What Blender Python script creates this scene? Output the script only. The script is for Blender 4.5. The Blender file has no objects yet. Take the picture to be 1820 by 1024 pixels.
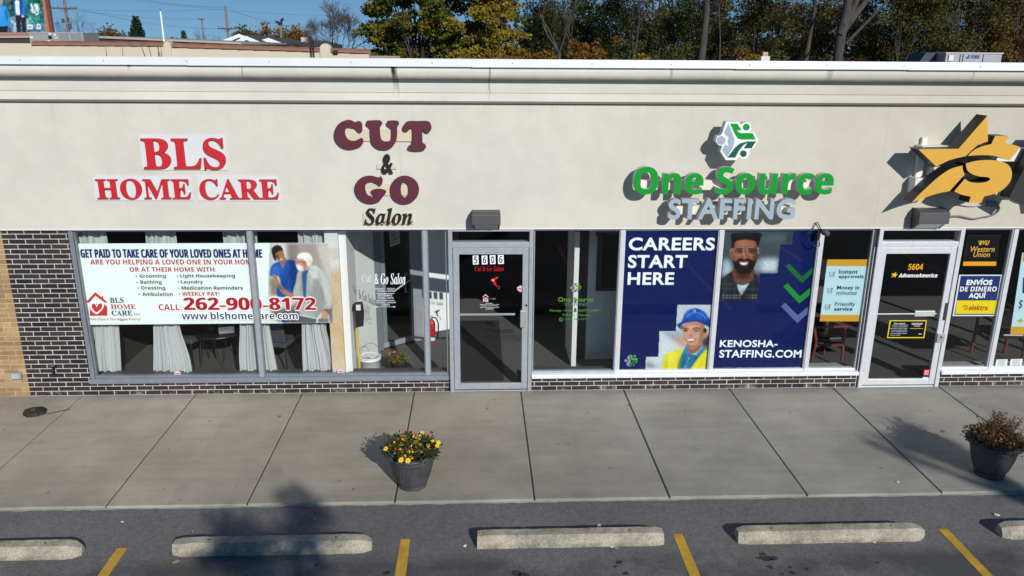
import bpy, bmesh, math, random
import numpy as np
from mathutils import Vector
from mathutils.geometry import tessellate_polygon

SC = bpy.context.scene
COL = SC.collection
R = math.radians
random.seed(7)

# ------------------------------------------------------------------ camera, sky, sun, exposure
PITCH, YAW, ROLL, FPX = R(16.8156), R(2.5749), R(.4378), 1421.97
CAM = Vector((0, -9.953, 4.4772))
fwd = Vector((math.sin(YAW) * math.cos(PITCH), math.cos(YAW) * math.cos(PITCH), -math.sin(PITCH)))
_r0 = Vector((math.cos(YAW), -math.sin(YAW), 0))
_u0 = _r0.cross(fwd)
rgt = _r0 * math.cos(ROLL) + _u0 * math.sin(ROLL)
upv = -_r0 * math.sin(ROLL) + _u0 * math.cos(ROLL)
cam = bpy.data.cameras.new('camera')
cam.sensor_fit = 'HORIZONTAL'
cam.sensor_width = 36
cam.lens = FPX / 1820 * 36
cam.clip_end = 2000
co = bpy.data.objects.new('camera', cam)
COL.objects.link(co)
from mathutils import Matrix
co.matrix_world = Matrix(((rgt.x, upv.x, -fwd.x, CAM.x), (rgt.y, upv.y, -fwd.y, CAM.y), (rgt.z, upv.z, -fwd.z, CAM.z), (0, 0, 0, 1)))
SC.camera = co

SUN_EL, SUN_AZ = R(26.5), R(22.0)      # azimuth measured from straight out of the facade towards its right-hand end
W = bpy.data.worlds.new('World')
SC.world = W
W.use_nodes = True
sky = W.node_tree.nodes.new('ShaderNodeTexSky')
sky.sky_type = 'NISHITA'
sky.sun_disc = False
sky.sun_elevation = SUN_EL
sky.sun_rotation = math.pi - SUN_AZ
sky.altitude = 200
sky.air_density = 1.25
sky.dust_density = .06
sky.ozone_density = 2.2
bg = W.node_tree.nodes['Background']
bg.inputs[1].default_value = .078
_hs = W.node_tree.nodes.new('ShaderNodeHueSaturation')
_hs.inputs['Saturation'].default_value = 1.36
_hs.inputs['Hue'].default_value = .506
W.node_tree.links.new(sky.outputs[0], _hs.inputs['Color'])
W.node_tree.links.new(_hs.outputs[0], bg.inputs[0])
# the clear autumn sky stays blue down to the tree line: the pale band of the model's horizon is left below it
_tc = W.node_tree.nodes.new('ShaderNodeTexCoord')
_mp = W.node_tree.nodes.new('ShaderNodeMapping')
_mp.vector_type = 'POINT'
_mp.inputs['Location'].default_value = (0, 0, .19)
W.node_tree.links.new(_tc.outputs['Generated'], _mp.inputs['Vector'])
_nm = W.node_tree.nodes.new('ShaderNodeVectorMath')
_nm.operation = 'NORMALIZE'
W.node_tree.links.new(_mp.outputs[0], _nm.inputs[0])
W.node_tree.links.new(_nm.outputs[0], sky.inputs[0])
sl = bpy.data.lights.new('sun', 'SUN')
sl.energy = 4.1
sl.angle = R(.53)
sl.color = (1, .965, .91)
so = bpy.data.objects.new('sun', sl)
COL.objects.link(so)
sdir = Vector((math.sin(SUN_AZ) * math.cos(SUN_EL), -math.cos(SUN_AZ) * math.cos(SUN_EL), math.sin(SUN_EL)))
so.rotation_euler = sdir.to_track_quat('Z', 'Y').to_euler()
so.location = sdir * 60
SC.view_settings.view_transform = 'Standard'
SC.view_settings.look = 'None'
SC.view_settings.gamma = 1
SC.view_settings.exposure = 0.0

# ------------------------------------------------------------------ measuring helper: a point of the place from a sighting
def P(px, py, Y=0.0):
    """World point where the sight line of photo pixel px, py meets the upright plane y = Y."""
    d = fwd * FPX + rgt * (px - 910) + upv * (512 - py)
    return CAM + d * ((Y - CAM.y) / d.y)
def PZ(px, py, Z=0.0):
    d = fwd * FPX + rgt * (px - 910) + upv * (512 - py)
    return CAM + d * ((Z - CAM.z) / d.z)
def tf(ox, oy, s):
    return lambda pts: [(ox + x / s, oy + y / s) for x, y in pts]
def wz(pts, Y):
    out = []
    for p in pts:
        q = P(p[0], p[1], Y)
        out.append((q.x, q.z))
    return out

# ------------------------------------------------------------------ materials
def lin(h):
    h = h.lstrip('#')
    v = [int(h[i:i + 2], 16) / 255 for i in (0, 2, 4)]
    return tuple(c / 12.92 if c <= .04045 else ((c + .055) / 1.055) ** 2.4 for c in v)
_mc = {}
def M(name, col, rough=.6, metal=0., var=0., vscale=6., bump=0., bscale=80., spec=.5, stretch=(1, 1, 1)):
    if name in _mc:
        return _mc[name]
    if isinstance(col, str):
        col = lin(col)
    m = bpy.data.materials.new(name)
    m.use_nodes = True
    nt = m.node_tree
    b = nt.nodes['Principled BSDF']
    b.inputs['Base Color'].default_value = (*col, 1)
    b.inputs['Roughness'].default_value = rough
    b.inputs['Metallic'].default_value = metal
    b.inputs['Specular IOR Level'].default_value = spec
    if var or bump:
        tc = nt.nodes.new('ShaderNodeTexCoord')
        mp = nt.nodes.new('ShaderNodeMapping')
        mp.inputs['Scale'].default_value = stretch
        nt.links.new(tc.outputs['Object'], mp.inputs['Vector'])
    if var:
        n = nt.nodes.new('ShaderNodeTexNoise')
        n.inputs['Scale'].default_value = vscale
        n.inputs['Detail'].default_value = 6
        n.inputs['Roughness'].default_value = .65
        nt.links.new(mp.outputs[0], n.inputs['Vector'])
        mr = nt.nodes.new('ShaderNodeMapRange')
        mr.inputs[1].default_value = .3
        mr.inputs[2].default_value = .7
        mr.inputs[3].default_value = 1 - var
        mr.inputs[4].default_value = 1 + var
        nt.links.new(n.outputs['Fac'], mr.inputs[0])
        hs = nt.nodes.new('ShaderNodeHueSaturation')
        hs.inputs['Color'].default_value = (*col, 1)
        nt.links.new(mr.outputs[0], hs.inputs['Value'])
        nt.links.new(hs.outputs[0], b.inputs['Base Color'])
    if bump:
        n2 = nt.nodes.new('ShaderNodeTexNoise')
        n2.inputs['Scale'].default_value = bscale
        n2.inputs['Detail'].default_value = 4
        nt.links.new(mp.outputs[0], n2.inputs['Vector'])
        bp = nt.nodes.new('ShaderNodeBump')
        bp.inputs['Strength'].default_value = bump
        bp.inputs['Distance'].default_value = .01
        nt.links.new(n2.outputs['Fac'], bp.inputs['Height'])
        nt.links.new(bp.outputs[0], b.inputs['Normal'])
    _mc[name] = m
    return m
def ink(h):
    return M('ink_' + h.lstrip('#'), h, .6, spec=.08)

class NT:
    """Small node-writing helper for the larger materials."""
    def __init__(s, name):
        s.m = bpy.data.materials.new(name)
        s.m.use_nodes = True
        s.t = s.m.node_tree
        s.b = s.t.nodes['Principled BSDF']
        s.tc = s.t.nodes.new('ShaderNodeTexCoord').outputs['Object']
        s.sep = s.t.nodes.new('ShaderNodeSeparateXYZ')
        s.t.links.new(s.tc, s.sep.inputs[0])
        s.x, s.y, s.z = s.sep.outputs
        _mc[name] = s.m
    def put(s, sock, v):
        if isinstance(v, (int, float)):
            sock.default_value = v
        elif isinstance(v, tuple):
            sock.default_value = (*v, 1) if len(v) == 3 and len(sock.default_value) == 4 else v
        else:
            s.t.links.new(v, sock)
    def math(s, op, a, b=0., c=0.):
        n = s.t.nodes.new('ShaderNodeMath')
        n.operation = op
        s.put(n.inputs[0], a); s.put(n.inputs[1], b); s.put(n.inputs[2], c)
        return n.outputs[0]
    def vec(s, x, y, z=0.):
        n = s.t.nodes.new('ShaderNodeCombineXYZ')
        for i, v in enumerate((x, y, z)):
            s.put(n.inputs[i], v)
        return n.outputs[0]
    def scale(s, v, sc):
        n = s.t.nodes.new('ShaderNodeMapping')
        n.inputs['Scale'].default_value = sc
        s.put(n.inputs['Vector'], v)
        return n.outputs[0]
    def noise(s, scale, detail=5, rough=.6, v=None):
        n = s.t.nodes.new('ShaderNodeTexNoise')
        n.inputs['Scale'].default_value = scale
        n.inputs['Detail'].default_value = detail
        n.inputs['Roughness'].default_value = rough
        s.put(n.inputs['Vector'], s.tc if v is None else v)
        return n.outputs['Fac']
    def rng(s, v, a, b, c=0., d=1., smooth=True):
        n = s.t.nodes.new('ShaderNodeMapRange')
        if smooth:
            n.interpolation_type = 'SMOOTHSTEP'
        s.put(n.inputs[0], v)
        for i, q in enumerate((a, b, c, d)):
            s.put(n.inputs[i + 1], q)
        return n.outputs[0]
    def mix(s, f, a, b, mode='MIX'):
        n = s.t.nodes.new('ShaderNodeMix')
        n.data_type = 'RGBA'
        n.blend_type = mode
        s.put(n.inputs[0], f); s.put(n.inputs[6], a); s.put(n.inputs[7], b)
        return n.outputs[2]
    def val(s, col, v):
        n = s.t.nodes.new('ShaderNodeHueSaturation')
        s.put(n.inputs['Color'], col); s.put(n.inputs['Value'], v)
        return n.outputs[0]
    def bump(s, h, strength, dist=.01):
        n = s.t.nodes.new('ShaderNodeBump')
        n.inputs['Strength'].default_value = strength
        n.inputs['Distance'].default_value = dist
        s.put(n.inputs['Height'], h)
        s.t.links.new(n.outputs[0], s.b.inputs['Normal'])
    def done(s, col, rough=.8, spec=.4):
        s.put(s.b.inputs['Base Color'], col)
        s.put(s.b.inputs['Roughness'], rough)
        s.b.inputs['Specular IOR Level'].default_value = spec
        return s.m

def brick_mat(name, c1, c2, mortar, bw, rh, ms, off, zoff=0.):
    s = NT(name)
    n = s.t.nodes.new('ShaderNodeTexBrick')
    n.offset = .5
    s.put(n.inputs['Vector'], s.vec(s.math('ADD', s.x, off), s.math('ADD', s.z, zoff)))
    n.inputs['Color1'].default_value = (*c1, 1)
    n.inputs['Color2'].default_value = (*c2, 1)
    n.inputs['Mortar'].default_value = (*mortar, 1)
    n.inputs['Scale'].default_value = 1
    n.inputs['Mortar Size'].default_value = ms
    n.inputs['Mortar Smooth'].default_value = .15
    n.inputs['Brick Width'].default_value = bw
    n.inputs['Row Height'].default_value = rh
    big = s.rng(s.noise(2.5), .3, .7, .82, 1.15)
    fine = s.rng(s.noise(90, 3), .3, .7, .8, 1.2)
    col = s.val(n.outputs['Color'], s.math('MULTIPLY', big, fine))
    mort = s.math('MULTIPLY', n.outputs['Fac'], s.rng(s.noise(9, 6, .75), .42, .68, 0, .55))
    col = s.mix(mort, col, (.25, .235, .21))
    # pale lime bloom low on the wall where splashed water dries
    bloom = s.math('MULTIPLY', s.rng(s.z, .0, .11, 1, 0), s.rng(s.noise(5, 6, .75), .52, .66, 0, .55))
    col = s.mix(bloom, col, (.42, .41, .38))
    h = s.math('ADD', s.math('MULTIPLY', n.outputs['Fac'], -1.), s.math('MULTIPLY', s.noise(140, 3), .25))
    s.bump(h, .55, .006)
    return s.done(col, .72)
DARK_BRICK = brick_mat('dark_brick', (.014, .012, .014), (.045, .030, .028), (.62, .59, .55), .2032, .0645, .0052, .05)
TAN_BRICK = brick_mat('tan_brick', (.29, .18, .08), (.44, .30, .145), (.56, .44, .28), .2032, .0645, .0046, .11)

def stucco(name, base, grime):
    s = NT(name)
    big = s.rng(s.noise(.55, 5), .3, .7, .95, 1.04)
    mid = s.rng(s.noise(3.5, 6, .7), .3, .7, .965, 1.035)
    col = s.val(base, s.math('MULTIPLY', big, mid))
    # lens falloff painted into the colour: darker and warmer towards the money shop
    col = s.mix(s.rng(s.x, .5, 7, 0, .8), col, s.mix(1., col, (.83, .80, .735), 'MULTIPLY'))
    streak = s.noise(1, 6, .7, s.scale(s.tc, (9, 9, .55)))
    col = s.mix(s.rng(streak, .55, .8, 0, .05), col, (.30, .28, .23))
    if grime:
        # runoff grime along the lower lip of the roll, and soot-black leaks below two coping joints
        lip = s.math('MULTIPLY', s.rng(s.z, 4.095, 4.16, 1, 0), s.rng(s.z, 4.086, 4.096, 0, 1))
        ns = s.noise(1, 6, .8, s.scale(s.tc, (5, 5, 5)))
        col = s.mix(s.math('MULTIPLY', lip, s.rng(ns, .3, .75, .15, .6)), col, (.16, .15, .12))
        wob = s.math('MULTIPLY', s.math('SUBTRACT', s.noise(11, 4), .5), .05)
        for x0, w, z0, z1, k in ((-.965, .034, 4.0, 4.2, .97), (-.93, .012, 3.9, 4.1, .55), (.155, .014, 3.86, 4.15, .55), (-3.98, .03, 4.21, 4.235, .9), (5.95, .012, 4.08, 4.23, .5), (-2.7, .010, 4.08, 4.2, .5), (2.3, .02, 4.08, 4.16, .35), (4.2, .05, 4.08, 4.15, .3), (-5.6, .012, 4.08, 4.24, .3)):
            dx = s.math('ABSOLUTE', s.math('ADD', s.math('SUBTRACT', s.x, x0), wob))
            f = s.math('MULTIPLY', s.rng(dx, w * .35, w, 1, 0), s.rng(s.z, z0, z1, .25, 1))
            f = s.math('MULTIPLY', f, s.rng(s.z, z0 - .06, z0 + .02, 0, 1))
            col = s.mix(s.math('MULTIPLY', f, k), col, (.012, .012, .010))
    else:
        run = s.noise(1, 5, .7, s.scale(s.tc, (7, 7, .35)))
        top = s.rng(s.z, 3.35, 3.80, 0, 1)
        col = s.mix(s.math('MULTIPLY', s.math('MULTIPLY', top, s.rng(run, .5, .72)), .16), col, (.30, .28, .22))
        for x0 in (-.93, 2.1, 5.15, -4.3):
            dx = s.math('ABSOLUTE', s.math('ADD', s.math('SUBTRACT', s.x, x0), s.math('MULTIPLY', s.noise(2.5, 3), .03)))
            col = s.mix(s.math('MULTIPLY', s.rng(dx, .003, .007, 1, 0), s.rng(s.noise(2.2, 3), .4, .6, .05, .22)), col, (.3, .28, .24))
        # two small chips and faint patched spots
        p = s.noise(14, 2)
        col = s.mix(s.rng(p, .74, .78, 0, .18), col, (.35, .33, .30))
    s.bump(s.noise(170, 4), .16, .004)
    return s.done(col, .9, .2)
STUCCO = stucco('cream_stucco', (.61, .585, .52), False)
STUCCO_C = stucco('cornice_stucco', (.66, .635, .57), True)

def concrete_mat():
    s = NT('walk_concrete')
    big = s.rng(s.noise(.7, 6, .65), .25, .75, .78, 1.18)
    streak = s.rng(s.noise(1, 5, .7, s.scale(s.tc, (.9, 7, 1))), .3, .7, .94, 1.06)
    fine = s.rng(s.noise(160, 3), .25, .75, .9, 1.1)
    slab = s.t.nodes.new('ShaderNodeTexWhiteNoise')
    slab.noise_dimensions = '1D'
    s.put(slab.inputs['W'], s.math('FLOOR', s.math('DIVIDE', s.math('ADD', s.x, 40.9), 1.4515)))
    sv = s.math('MULTIPLY', s.rng(slab.outputs[0], 0, 1, .93, 1.05, False), s.rng(s.x, -4, 4, 1.13, .97))  # tone per slab, times lens falloff painted along the walk
    col = s.val((.305, .288, .25), s.math('MULTIPLY', s.math('MULTIPLY', big, fine), s.math('MULTIPLY', sv, streak)))
    # warmer towards the tan wall: partly slab tone, partly lens falloff painted in
    col = s.mix(s.rng(s.x, -1, 3, .55, 0), col, s.mix(1., col, (1.08, .97, .84), 'MULTIPLY'))
    rust = s.math('MULTIPLY', s.rng(s.noise(1.3, 5, .65), .54, .70), s.rng(s.x, -1.5, 1.5, .5, .2))
    col = s.mix(rust, col, (.34, .27, .2))
    dirt = s.rng(s.noise(2.2, 8, .78), .56, .78, 0, .5)
    col = s.mix(dirt, col, (.17, .165, .15))
    gum = s.t.nodes.new('ShaderNodeTexVoronoi')
    gum.inputs['Scale'].default_value = 3.1
    s.t.links.new(s.tc, gum.inputs['Vector'])
    gs = s.math('MULTIPLY', s.rng(gum.outputs['Distance'], .045, .085, 1, 0), s.rng(s.noise(1.7, 2), .5, .56, 0, .5))
    col = s.mix(gs, col, (.11, .105, .1))
    crk = s.t.nodes.new('ShaderNodeTexVoronoi')
    crk.feature = 'DISTANCE_TO_EDGE'
    crk.inputs['Scale'].default_value = .55
    s.put(crk.inputs['Vector'], s.vec(s.math('ADD', s.x, s.math('MULTIPLY', s.noise(3, 5), .5)), s.math('ADD', s.y, s.math('MULTIPLY', s.noise(2.6, 5), .5))))
    cf = s.math('MULTIPLY', s.rng(crk.outputs['Distance'], .0015, .004, 1, 0), s.rng(s.noise(.5, 2), .56, .6, 0, .22))
    col = s.mix(cf, col, (.10, .095, .09))
    edge = s.math('MULTIPLY', s.rng(s.y, -2.70, -2.45, 1, 0), s.rng(s.noise(4, 6), .4, .65, 0, .3))
    col = s.mix(edge, col, (.16, .155, .14))
    s.bump(s.noise(120, 5), .2, .004)
    return s.done(col, .85, .3)
def asphalt_mat():
    s = NT('asphalt')
    v1 = s.rng(s.noise(95, 3, .7), .28, .72, .55, 1.5)
    v2 = s.rng(s.noise(22, 5, .7), .3, .7, .84, 1.16)
    big = s.rng(s.noise(.6, 6, .6), .3, .7, .86, 1.12)
    col = s.val((.146, .140, .136), s.math('MULTIPLY', s.math('MULTIPLY', v1, v2), big))
    # darker, tyre-polished bays beyond the stops
    bay = s.math('MULTIPLY', s.rng(s.y, -3.75, -3.5, 1, 0), s.rng(s.noise(.9, 5, .7), .38, .62, 0, .75))
    col = s.mix(bay, col, (.05, .05, .052))
    s.bump(s.noise(230, 3), .35, .006)
    return s.done(col, .85, .3)
CONCRETE, ASPHALT = concrete_mat(), asphalt_mat()

def glass_mat(name, tint, ior=1.5):
    m = bpy.data.materials.new(name)
    m.use_nodes = True
    nt = m.node_tree
    out = nt.nodes['Material Output']
    nt.nodes.remove(nt.nodes['Principled BSDF'])
    t = nt.nodes.new('ShaderNodeBsdfTransparent')
    t.inputs[0].default_value = (*tint, 1)
    g = nt.nodes.new('ShaderNodeBsdfGlossy')
    g.inputs['Roughness'].default_value = .004
    f = nt.nodes.new('ShaderNodeFresnel')
    f.inputs[0].default_value = ior
    mx = nt.nodes.new('ShaderNodeMixShader')
    nt.links.new(f.outputs[0], mx.inputs[0])
    nt.links.new(t.outputs[0], mx.inputs[1])
    nt.links.new(g.outputs[0], mx.inputs[2])
    nt.links.new(mx.outputs[0], out.inputs[0])
    return m
GLASS = glass_mat('window_glass', (.955, .97, .965), 1.3)
def sheer_mat():
    m = bpy.data.materials.new('sheer_curtain')
    m.use_nodes = True
    nt = m.node_tree
    b = nt.nodes['Principled BSDF']
    b.inputs['Base Color'].default_value = (.86, .88, .90, 1)
    b.inputs['Roughness'].default_value = .9
    tr = nt.nodes.new('ShaderNodeBsdfTransparent')
    tl = nt.nodes.new('ShaderNodeBsdfTranslucent')
    tl.inputs[0].default_value = (.8, .82, .84, 1)
    a = nt.nodes.new('ShaderNodeMixShader'); a.inputs[0].default_value = .3
    c = nt.nodes.new('ShaderNodeMixShader'); c.inputs[0].default_value = .22
    nt.links.new(b.outputs[0], a.inputs[1]); nt.links.new(tl.outputs[0], a.inputs[2])
    nt.links.new(a.outputs[0], c.inputs[1]); nt.links.new(tr.outputs[0], c.inputs[2])
    nt.links.new(c.outputs[0], nt.nodes['Material Output'].inputs[0])
    return m
SHEER = sheer_mat()

def leaf_mat(name, cols, trans=.35):
    """Leaves: every leaf takes its own hue from a short ramp."""
    m = bpy.data.materials.new(name)
    m.use_nodes = True
    nt = m.node_tree
    b = nt.nodes['Principled BSDF']
    geo = nt.nodes.new('ShaderNodeNewGeometry')
    rp = nt.nodes.new('ShaderNodeValToRGB')
    el = rp.color_ramp.elements
    while len(el) < len(cols):
        el.new(.5)
    for i, c in enumerate(cols):
        el[i].position = i / (len(cols) - 1)
        el[i].color = (*c, 1)
    tc = nt.nodes.new('ShaderNodeTexCoord')
    nz = nt.nodes.new('ShaderNodeTexNoise')
    nz.inputs['Scale'].default_value = .55
    nz.inputs['Detail'].default_value = 3
    nt.links.new(tc.outputs['Object'], nz.inputs['Vector'])
    mr = nt.nodes.new('ShaderNodeMapRange')
    mr.inputs[1].default_value = .32; mr.inputs[2].default_value = .68
    nt.links.new(nz.outputs['Fac'], mr.inputs[0])
    mx = nt.nodes.new('ShaderNodeMix')
    mx.inputs[0].default_value = .5
    nt.links.new(mr.outputs[0], mx.inputs[2]); nt.links.new(geo.outputs['Random Per Island'], mx.inputs[3])
    nt.links.new(mx.outputs[0], rp.inputs[0])
    nt.links.new(rp.outputs[0], b.inputs['Base Color'])
    b.inputs['Roughness'].default_value = .6
    b.inputs['Specular IOR Level'].default_value = .25
    tl = nt.nodes.new('ShaderNodeBsdfTranslucent')
    nt.links.new(rp.outputs[0], tl.inputs[0])
    a = nt.nodes.new('ShaderNodeMixShader')
    a.inputs[0].default_value = trans
    nt.links.new(b.outputs[0], a.inputs[1]); nt.links.new(tl.outputs[0], a.inputs[2])
    nt.links.new(a.outputs[0], nt.nodes['Material Output'].inputs[0])
    return m

ALU = M('dull_aluminium', (.40, .43, .46), .45, .35, .10, 9, .05, 60)
ALU_D = M('grey_aluminium', (.23, .255, .285), .5, .3, .10, 9, .05, 60)
ALU_W = M('bright_aluminium', (.66, .68, .70), .4, .25, .07, 12, .04, 60)
WHITE_MET = M('white_coping_metal', (.80, .82, .83), .45, .1, .05, 3, .03, 20)
BLACK = M('black_plastic', (.012, .012, .013), .45, var=.2, vscale=30)
BLACK_MET = M('black_metal', (.015, .015, .017), .5, .2, .2, 20)
DARK_TRIM = M('near_black_trim', (.03, .03, .034), .7)  # near-black trim of the lobby jamb and hatch frame

# ------------------------------------------------------------------ objects
ORG = {}
def tag(o, label=None, cat=None, group=None, kind=None):
    if label: o['label'] = label
    if cat: o['category'] = cat
    if group: o['group'] = group
    if kind: o['kind'] = kind
    return o
def thing(name, label, cat, loc=(0, 0, 0), group=None):
    o = bpy.data.objects.new(name, None)
    COL.objects.link(o)
    o.location = loc
    o.empty_display_size = .1
    ORG[o.name] = Vector(loc)
    return tag(o, label, cat, group)

class MB:
    """Collects shapes in world coordinates; build() links them as one mesh object."""
    def __init__(s):
        s.v, s.f, s.mi = [], [], []
    def add(s, vs, fs, mi=0):
        n = len(s.v)
        s.v += [tuple(v) for v in vs]
        s.f += [tuple(i + n for i in f) for f in fs]
        s.mi += [mi] * len(fs)
        return s
    def box(s, x0, x1, y0, y1, z0, z1, mi=0):
        vs = [(x, y, z) for z in (z0, z1) for y in (y0, y1) for x in (x0, x1)]
        return s.add(vs, [(0, 2, 3, 1), (4, 5, 7, 6), (0, 1, 5, 4), (2, 6, 7, 3), (0, 4, 6, 2), (1, 3, 7, 5)], mi)
    def hull(s, lo, hi, mi=0):
        """A block between two rings of equal length (lists of points)."""
        n = len(lo)
        fs = [tuple(range(n - 1, -1, -1)), tuple(range(n, 2 * n))]
        fs += [(i, (i + 1) % n, n + (i + 1) % n, n + i) for i in range(n)]
        return s.add(list(lo) + list(hi), fs, mi)
    def prism(s, loops, y0, y1, mf=0, ms=None):
        """Outline(s) in x, z filled at y0 (front) and y1, with sides. First loop outer, the rest holes."""
        if loops and not isinstance(loops[0][0], (tuple, list)):
            loops = [loops]
        ms = mf if ms is None else ms
        flat = [p for l in loops for p in l]
        tri = tessellate_polygon([[Vector((p[0], p[1], 0)) for p in l] for l in loops])
        n = len(flat)
        fr = []
        for a, b, c in tri:
            (ax, az), (bx, bz), (cx, cz) = flat[a], flat[b], flat[c]
            if (bx - ax) * (cz - az) - (bz - az) * (cx - ax) < 0:
                b, c = c, b
            fr.append((a, b, c))
        vs = [(p[0], y0, p[1]) for p in flat]
        if y1 is None:
            return s.add(vs, fr, mf)
        vs += [(p[0], y1, p[1]) for p in flat]
        k = len(s.v)
        s.add(vs, fr, mf)
        sd = [(c + n, b + n, a + n) for a, b, c in fr]
        st = 0
        for li, l in enumerate(loops):
            m = len(l)
            area = sum(l[i][0] * l[(i + 1) % m][1] - l[(i + 1) % m][0] * l[i][1] for i in range(m))
            ccw = (area > 0) == (li == 0)
            for i in range(m):
                a, b = st + i, st + (i + 1) % m
                sd.append((b, a, a + n, b + n) if ccw else (a, b, b + n, a + n))
            st += m
        s.f += [tuple(i + k for i in f) for f in sd]
        s.mi += [ms] * len(sd)
        return s
    def prof(s, pts, x0, x1, mi=0):
        """Profile in y, z run along x."""
        lo = [(x0, y, z) for y, z in pts]
        hi = [(x1, y, z) for y, z in pts]
        n = len(pts)
        tri = tessellate_polygon([[Vector((p[0], p[1], 0)) for p in pts]])
        fs = [(i, (i + 1) % n, n + (i + 1) % n, n + i) for i in range(n)]
        fs += [tuple(t) for t in tri] + [tuple(i + n for i in t[::-1]) for t in tri]
        return s.add(lo + hi, fs, mi)
    def tube(s, pts, rad, seg=6, mi=0, cap=True):
        pts = [Vector(p) for p in pts]
        if not isinstance(rad, (list, tuple)):
            rad = [rad] * len(pts)
        k = len(s.v)
        n = len(pts)
        for i, p in enumerate(pts):
            d = (pts[min(i + 1, n - 1)] - pts[max(i - 1, 0)])
            d = d.normalized() if d.length > 1e-9 else Vector((0, 0, 1))
            a = d.orthogonal().normalized() if i == 0 else (a - d * a.dot(d)).normalized()
            b = d.cross(a)
            for j in range(seg):
                t = 2 * math.pi * j / seg
                q = p + (a * math.cos(t) + b * math.sin(t)) * rad[i]
                s.v.append(tuple(q))
        for i in range(n - 1):
            for j in range(seg):
                j2 = (j + 1) % seg
                s.f.append((k + i * seg + j, k + i * seg + j2, k + (i + 1) * seg + j2, k + (i + 1) * seg + j))
                s.mi.append(mi)
        if cap:
            s.f.append(tuple(k + j for j in range(seg - 1, -1, -1)))
            s.f.append(tuple(k + (n - 1) * seg + j for j in range(seg)))
            s.mi += [mi, mi]
        return s
    def lathe(s, prof, cx, cy, seg=32, mi=0, wob=None):
        k = len(s.v)
        for r, z in prof:
            for j in range(seg):
                t = 2 * math.pi * j / seg
                rr = r + (wob(t, z) if wob else 0)
                s.v.append((cx + rr * math.cos(t), cy + rr * math.sin(t), z))
        for i in range(len(prof) - 1):
            for j in range(seg):
                j2 = (j + 1) % seg
                s.f.append((k + i * seg + j, k + i * seg + j2, k + (i + 1) * seg + j2, k + (i + 1) * seg + j))
                s.mi.append(mi)
        return s
    def build(s, name, mats, parent=None, smooth=False, bevel=0., kind=None):
        if not isinstance(mats, (list, tuple)):
            mats = [mats]
        org = ORG[parent.name] if parent else Vector((0, 0, 0))
        me = bpy.data.meshes.new(name)
        me.from_pydata([(x - org.x, y - org.y, z - org.z) for x, y, z in s.v], [], s.f)
        for m in mats:
            me.materials.append(m)
        me.polygons.foreach_set('material_index', s.mi)
        if smooth:
            me.polygons.foreach_set('use_smooth', [True] * len(me.polygons))
        me.update()
        o = bpy.data.objects.new(name, me)
        COL.objects.link(o)
        ORG[o.name] = org
        if parent:
            o.parent = parent
        if bevel:
            bv = o.modifiers.new('edge', 'BEVEL')
            bv.width = bevel
            bv.segments = 2
            bv.limit_method = 'ANGLE'
        if kind:
            o['kind'] = kind
        return o

def spline(pts, n=6, closed=True):
    """Catmull-Rom curve through the points."""
    out = []
    m = len(pts)
    for i in range(m if closed else m - 1):
        g = lambda k: pts[(i + k) % m] if closed else pts[max(0, min(m - 1, i + k))]
        p0, p1, p2, p3 = g(-1), g(0), g(1), g(2)
        for j in range(n):
            t = j / n
            out.append(tuple(.5 * (2 * b + (c - a) * t + (2 * a - 5 * b + 4 * c - d) * t * t + (3 * b - a - 3 * c + d) * t ** 3) for a, b, c, d in zip(p0, p1, p2, p3)))
    if not closed:
        out.append(tuple(pts[-1]))
    return out
def circ(cx, cy, r, n=24, ry=None):
    return [(cx + r * math.cos(2 * math.pi * i / n), cy + (ry or r) * math.sin(2 * math.pi * i / n)) for i in range(n)]

# ------------------------------------------------------------------ lettering
_ALPH = {'sans': None, 'serif': (0x1D400, 0x1D41A, 0x1D7CE), 'bold': (0x1D5D4, 0x1D5EE, 0x1D7EC), 'italic': (0x1D468, 0x1D482, None),
         'script': (0x1D4D0, 0x1D4EA, None), 'oblique': (0x1D63C, 0x1D656, None)}
def glyphs(body, style):
    a = _ALPH[style]
    if not a:
        return body
    r = ''
    for ch in body:
        if 'A' <= ch <= 'Z': r += chr(a[0] + ord(ch) - 65)
        elif 'a' <= ch <= 'z': r += chr(a[1] + ord(ch) - 97)
        elif ch.isdigit() and a[2]: r += chr(a[2] + ord(ch) - 48)
        else: r += ch
    return r
def text_geo(body, style='sans', offset=0., extrude=0., shear=0., spacing=1., res=4):
    c = bpy.data.curves.new('lettering', 'FONT')
    c.body = glyphs(body, style)
    c.offset = offset
    c.extrude = extrude
    c.shear = shear
    c.space_character = spacing + offset * 2.2
    c.resolution_u = res
    o = bpy.data.objects.new('lettering', c)
    me = bpy.data.meshes.new_from_object(o)
    vs = [tuple(v.co) for v in me.vertices]
    fs = [tuple(p.vertices) for p in me.polygons]
    bpy.data.objects.remove(o)
    bpy.data.curves.remove(c)
    bpy.data.meshes.remove(me)
    return vs, fs
def bounds(vs):
    return min(v[0] for v in vs), max(v[0] for v in vs), min(v[1] for v in vs), max(v[1] for v in vs)

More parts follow.
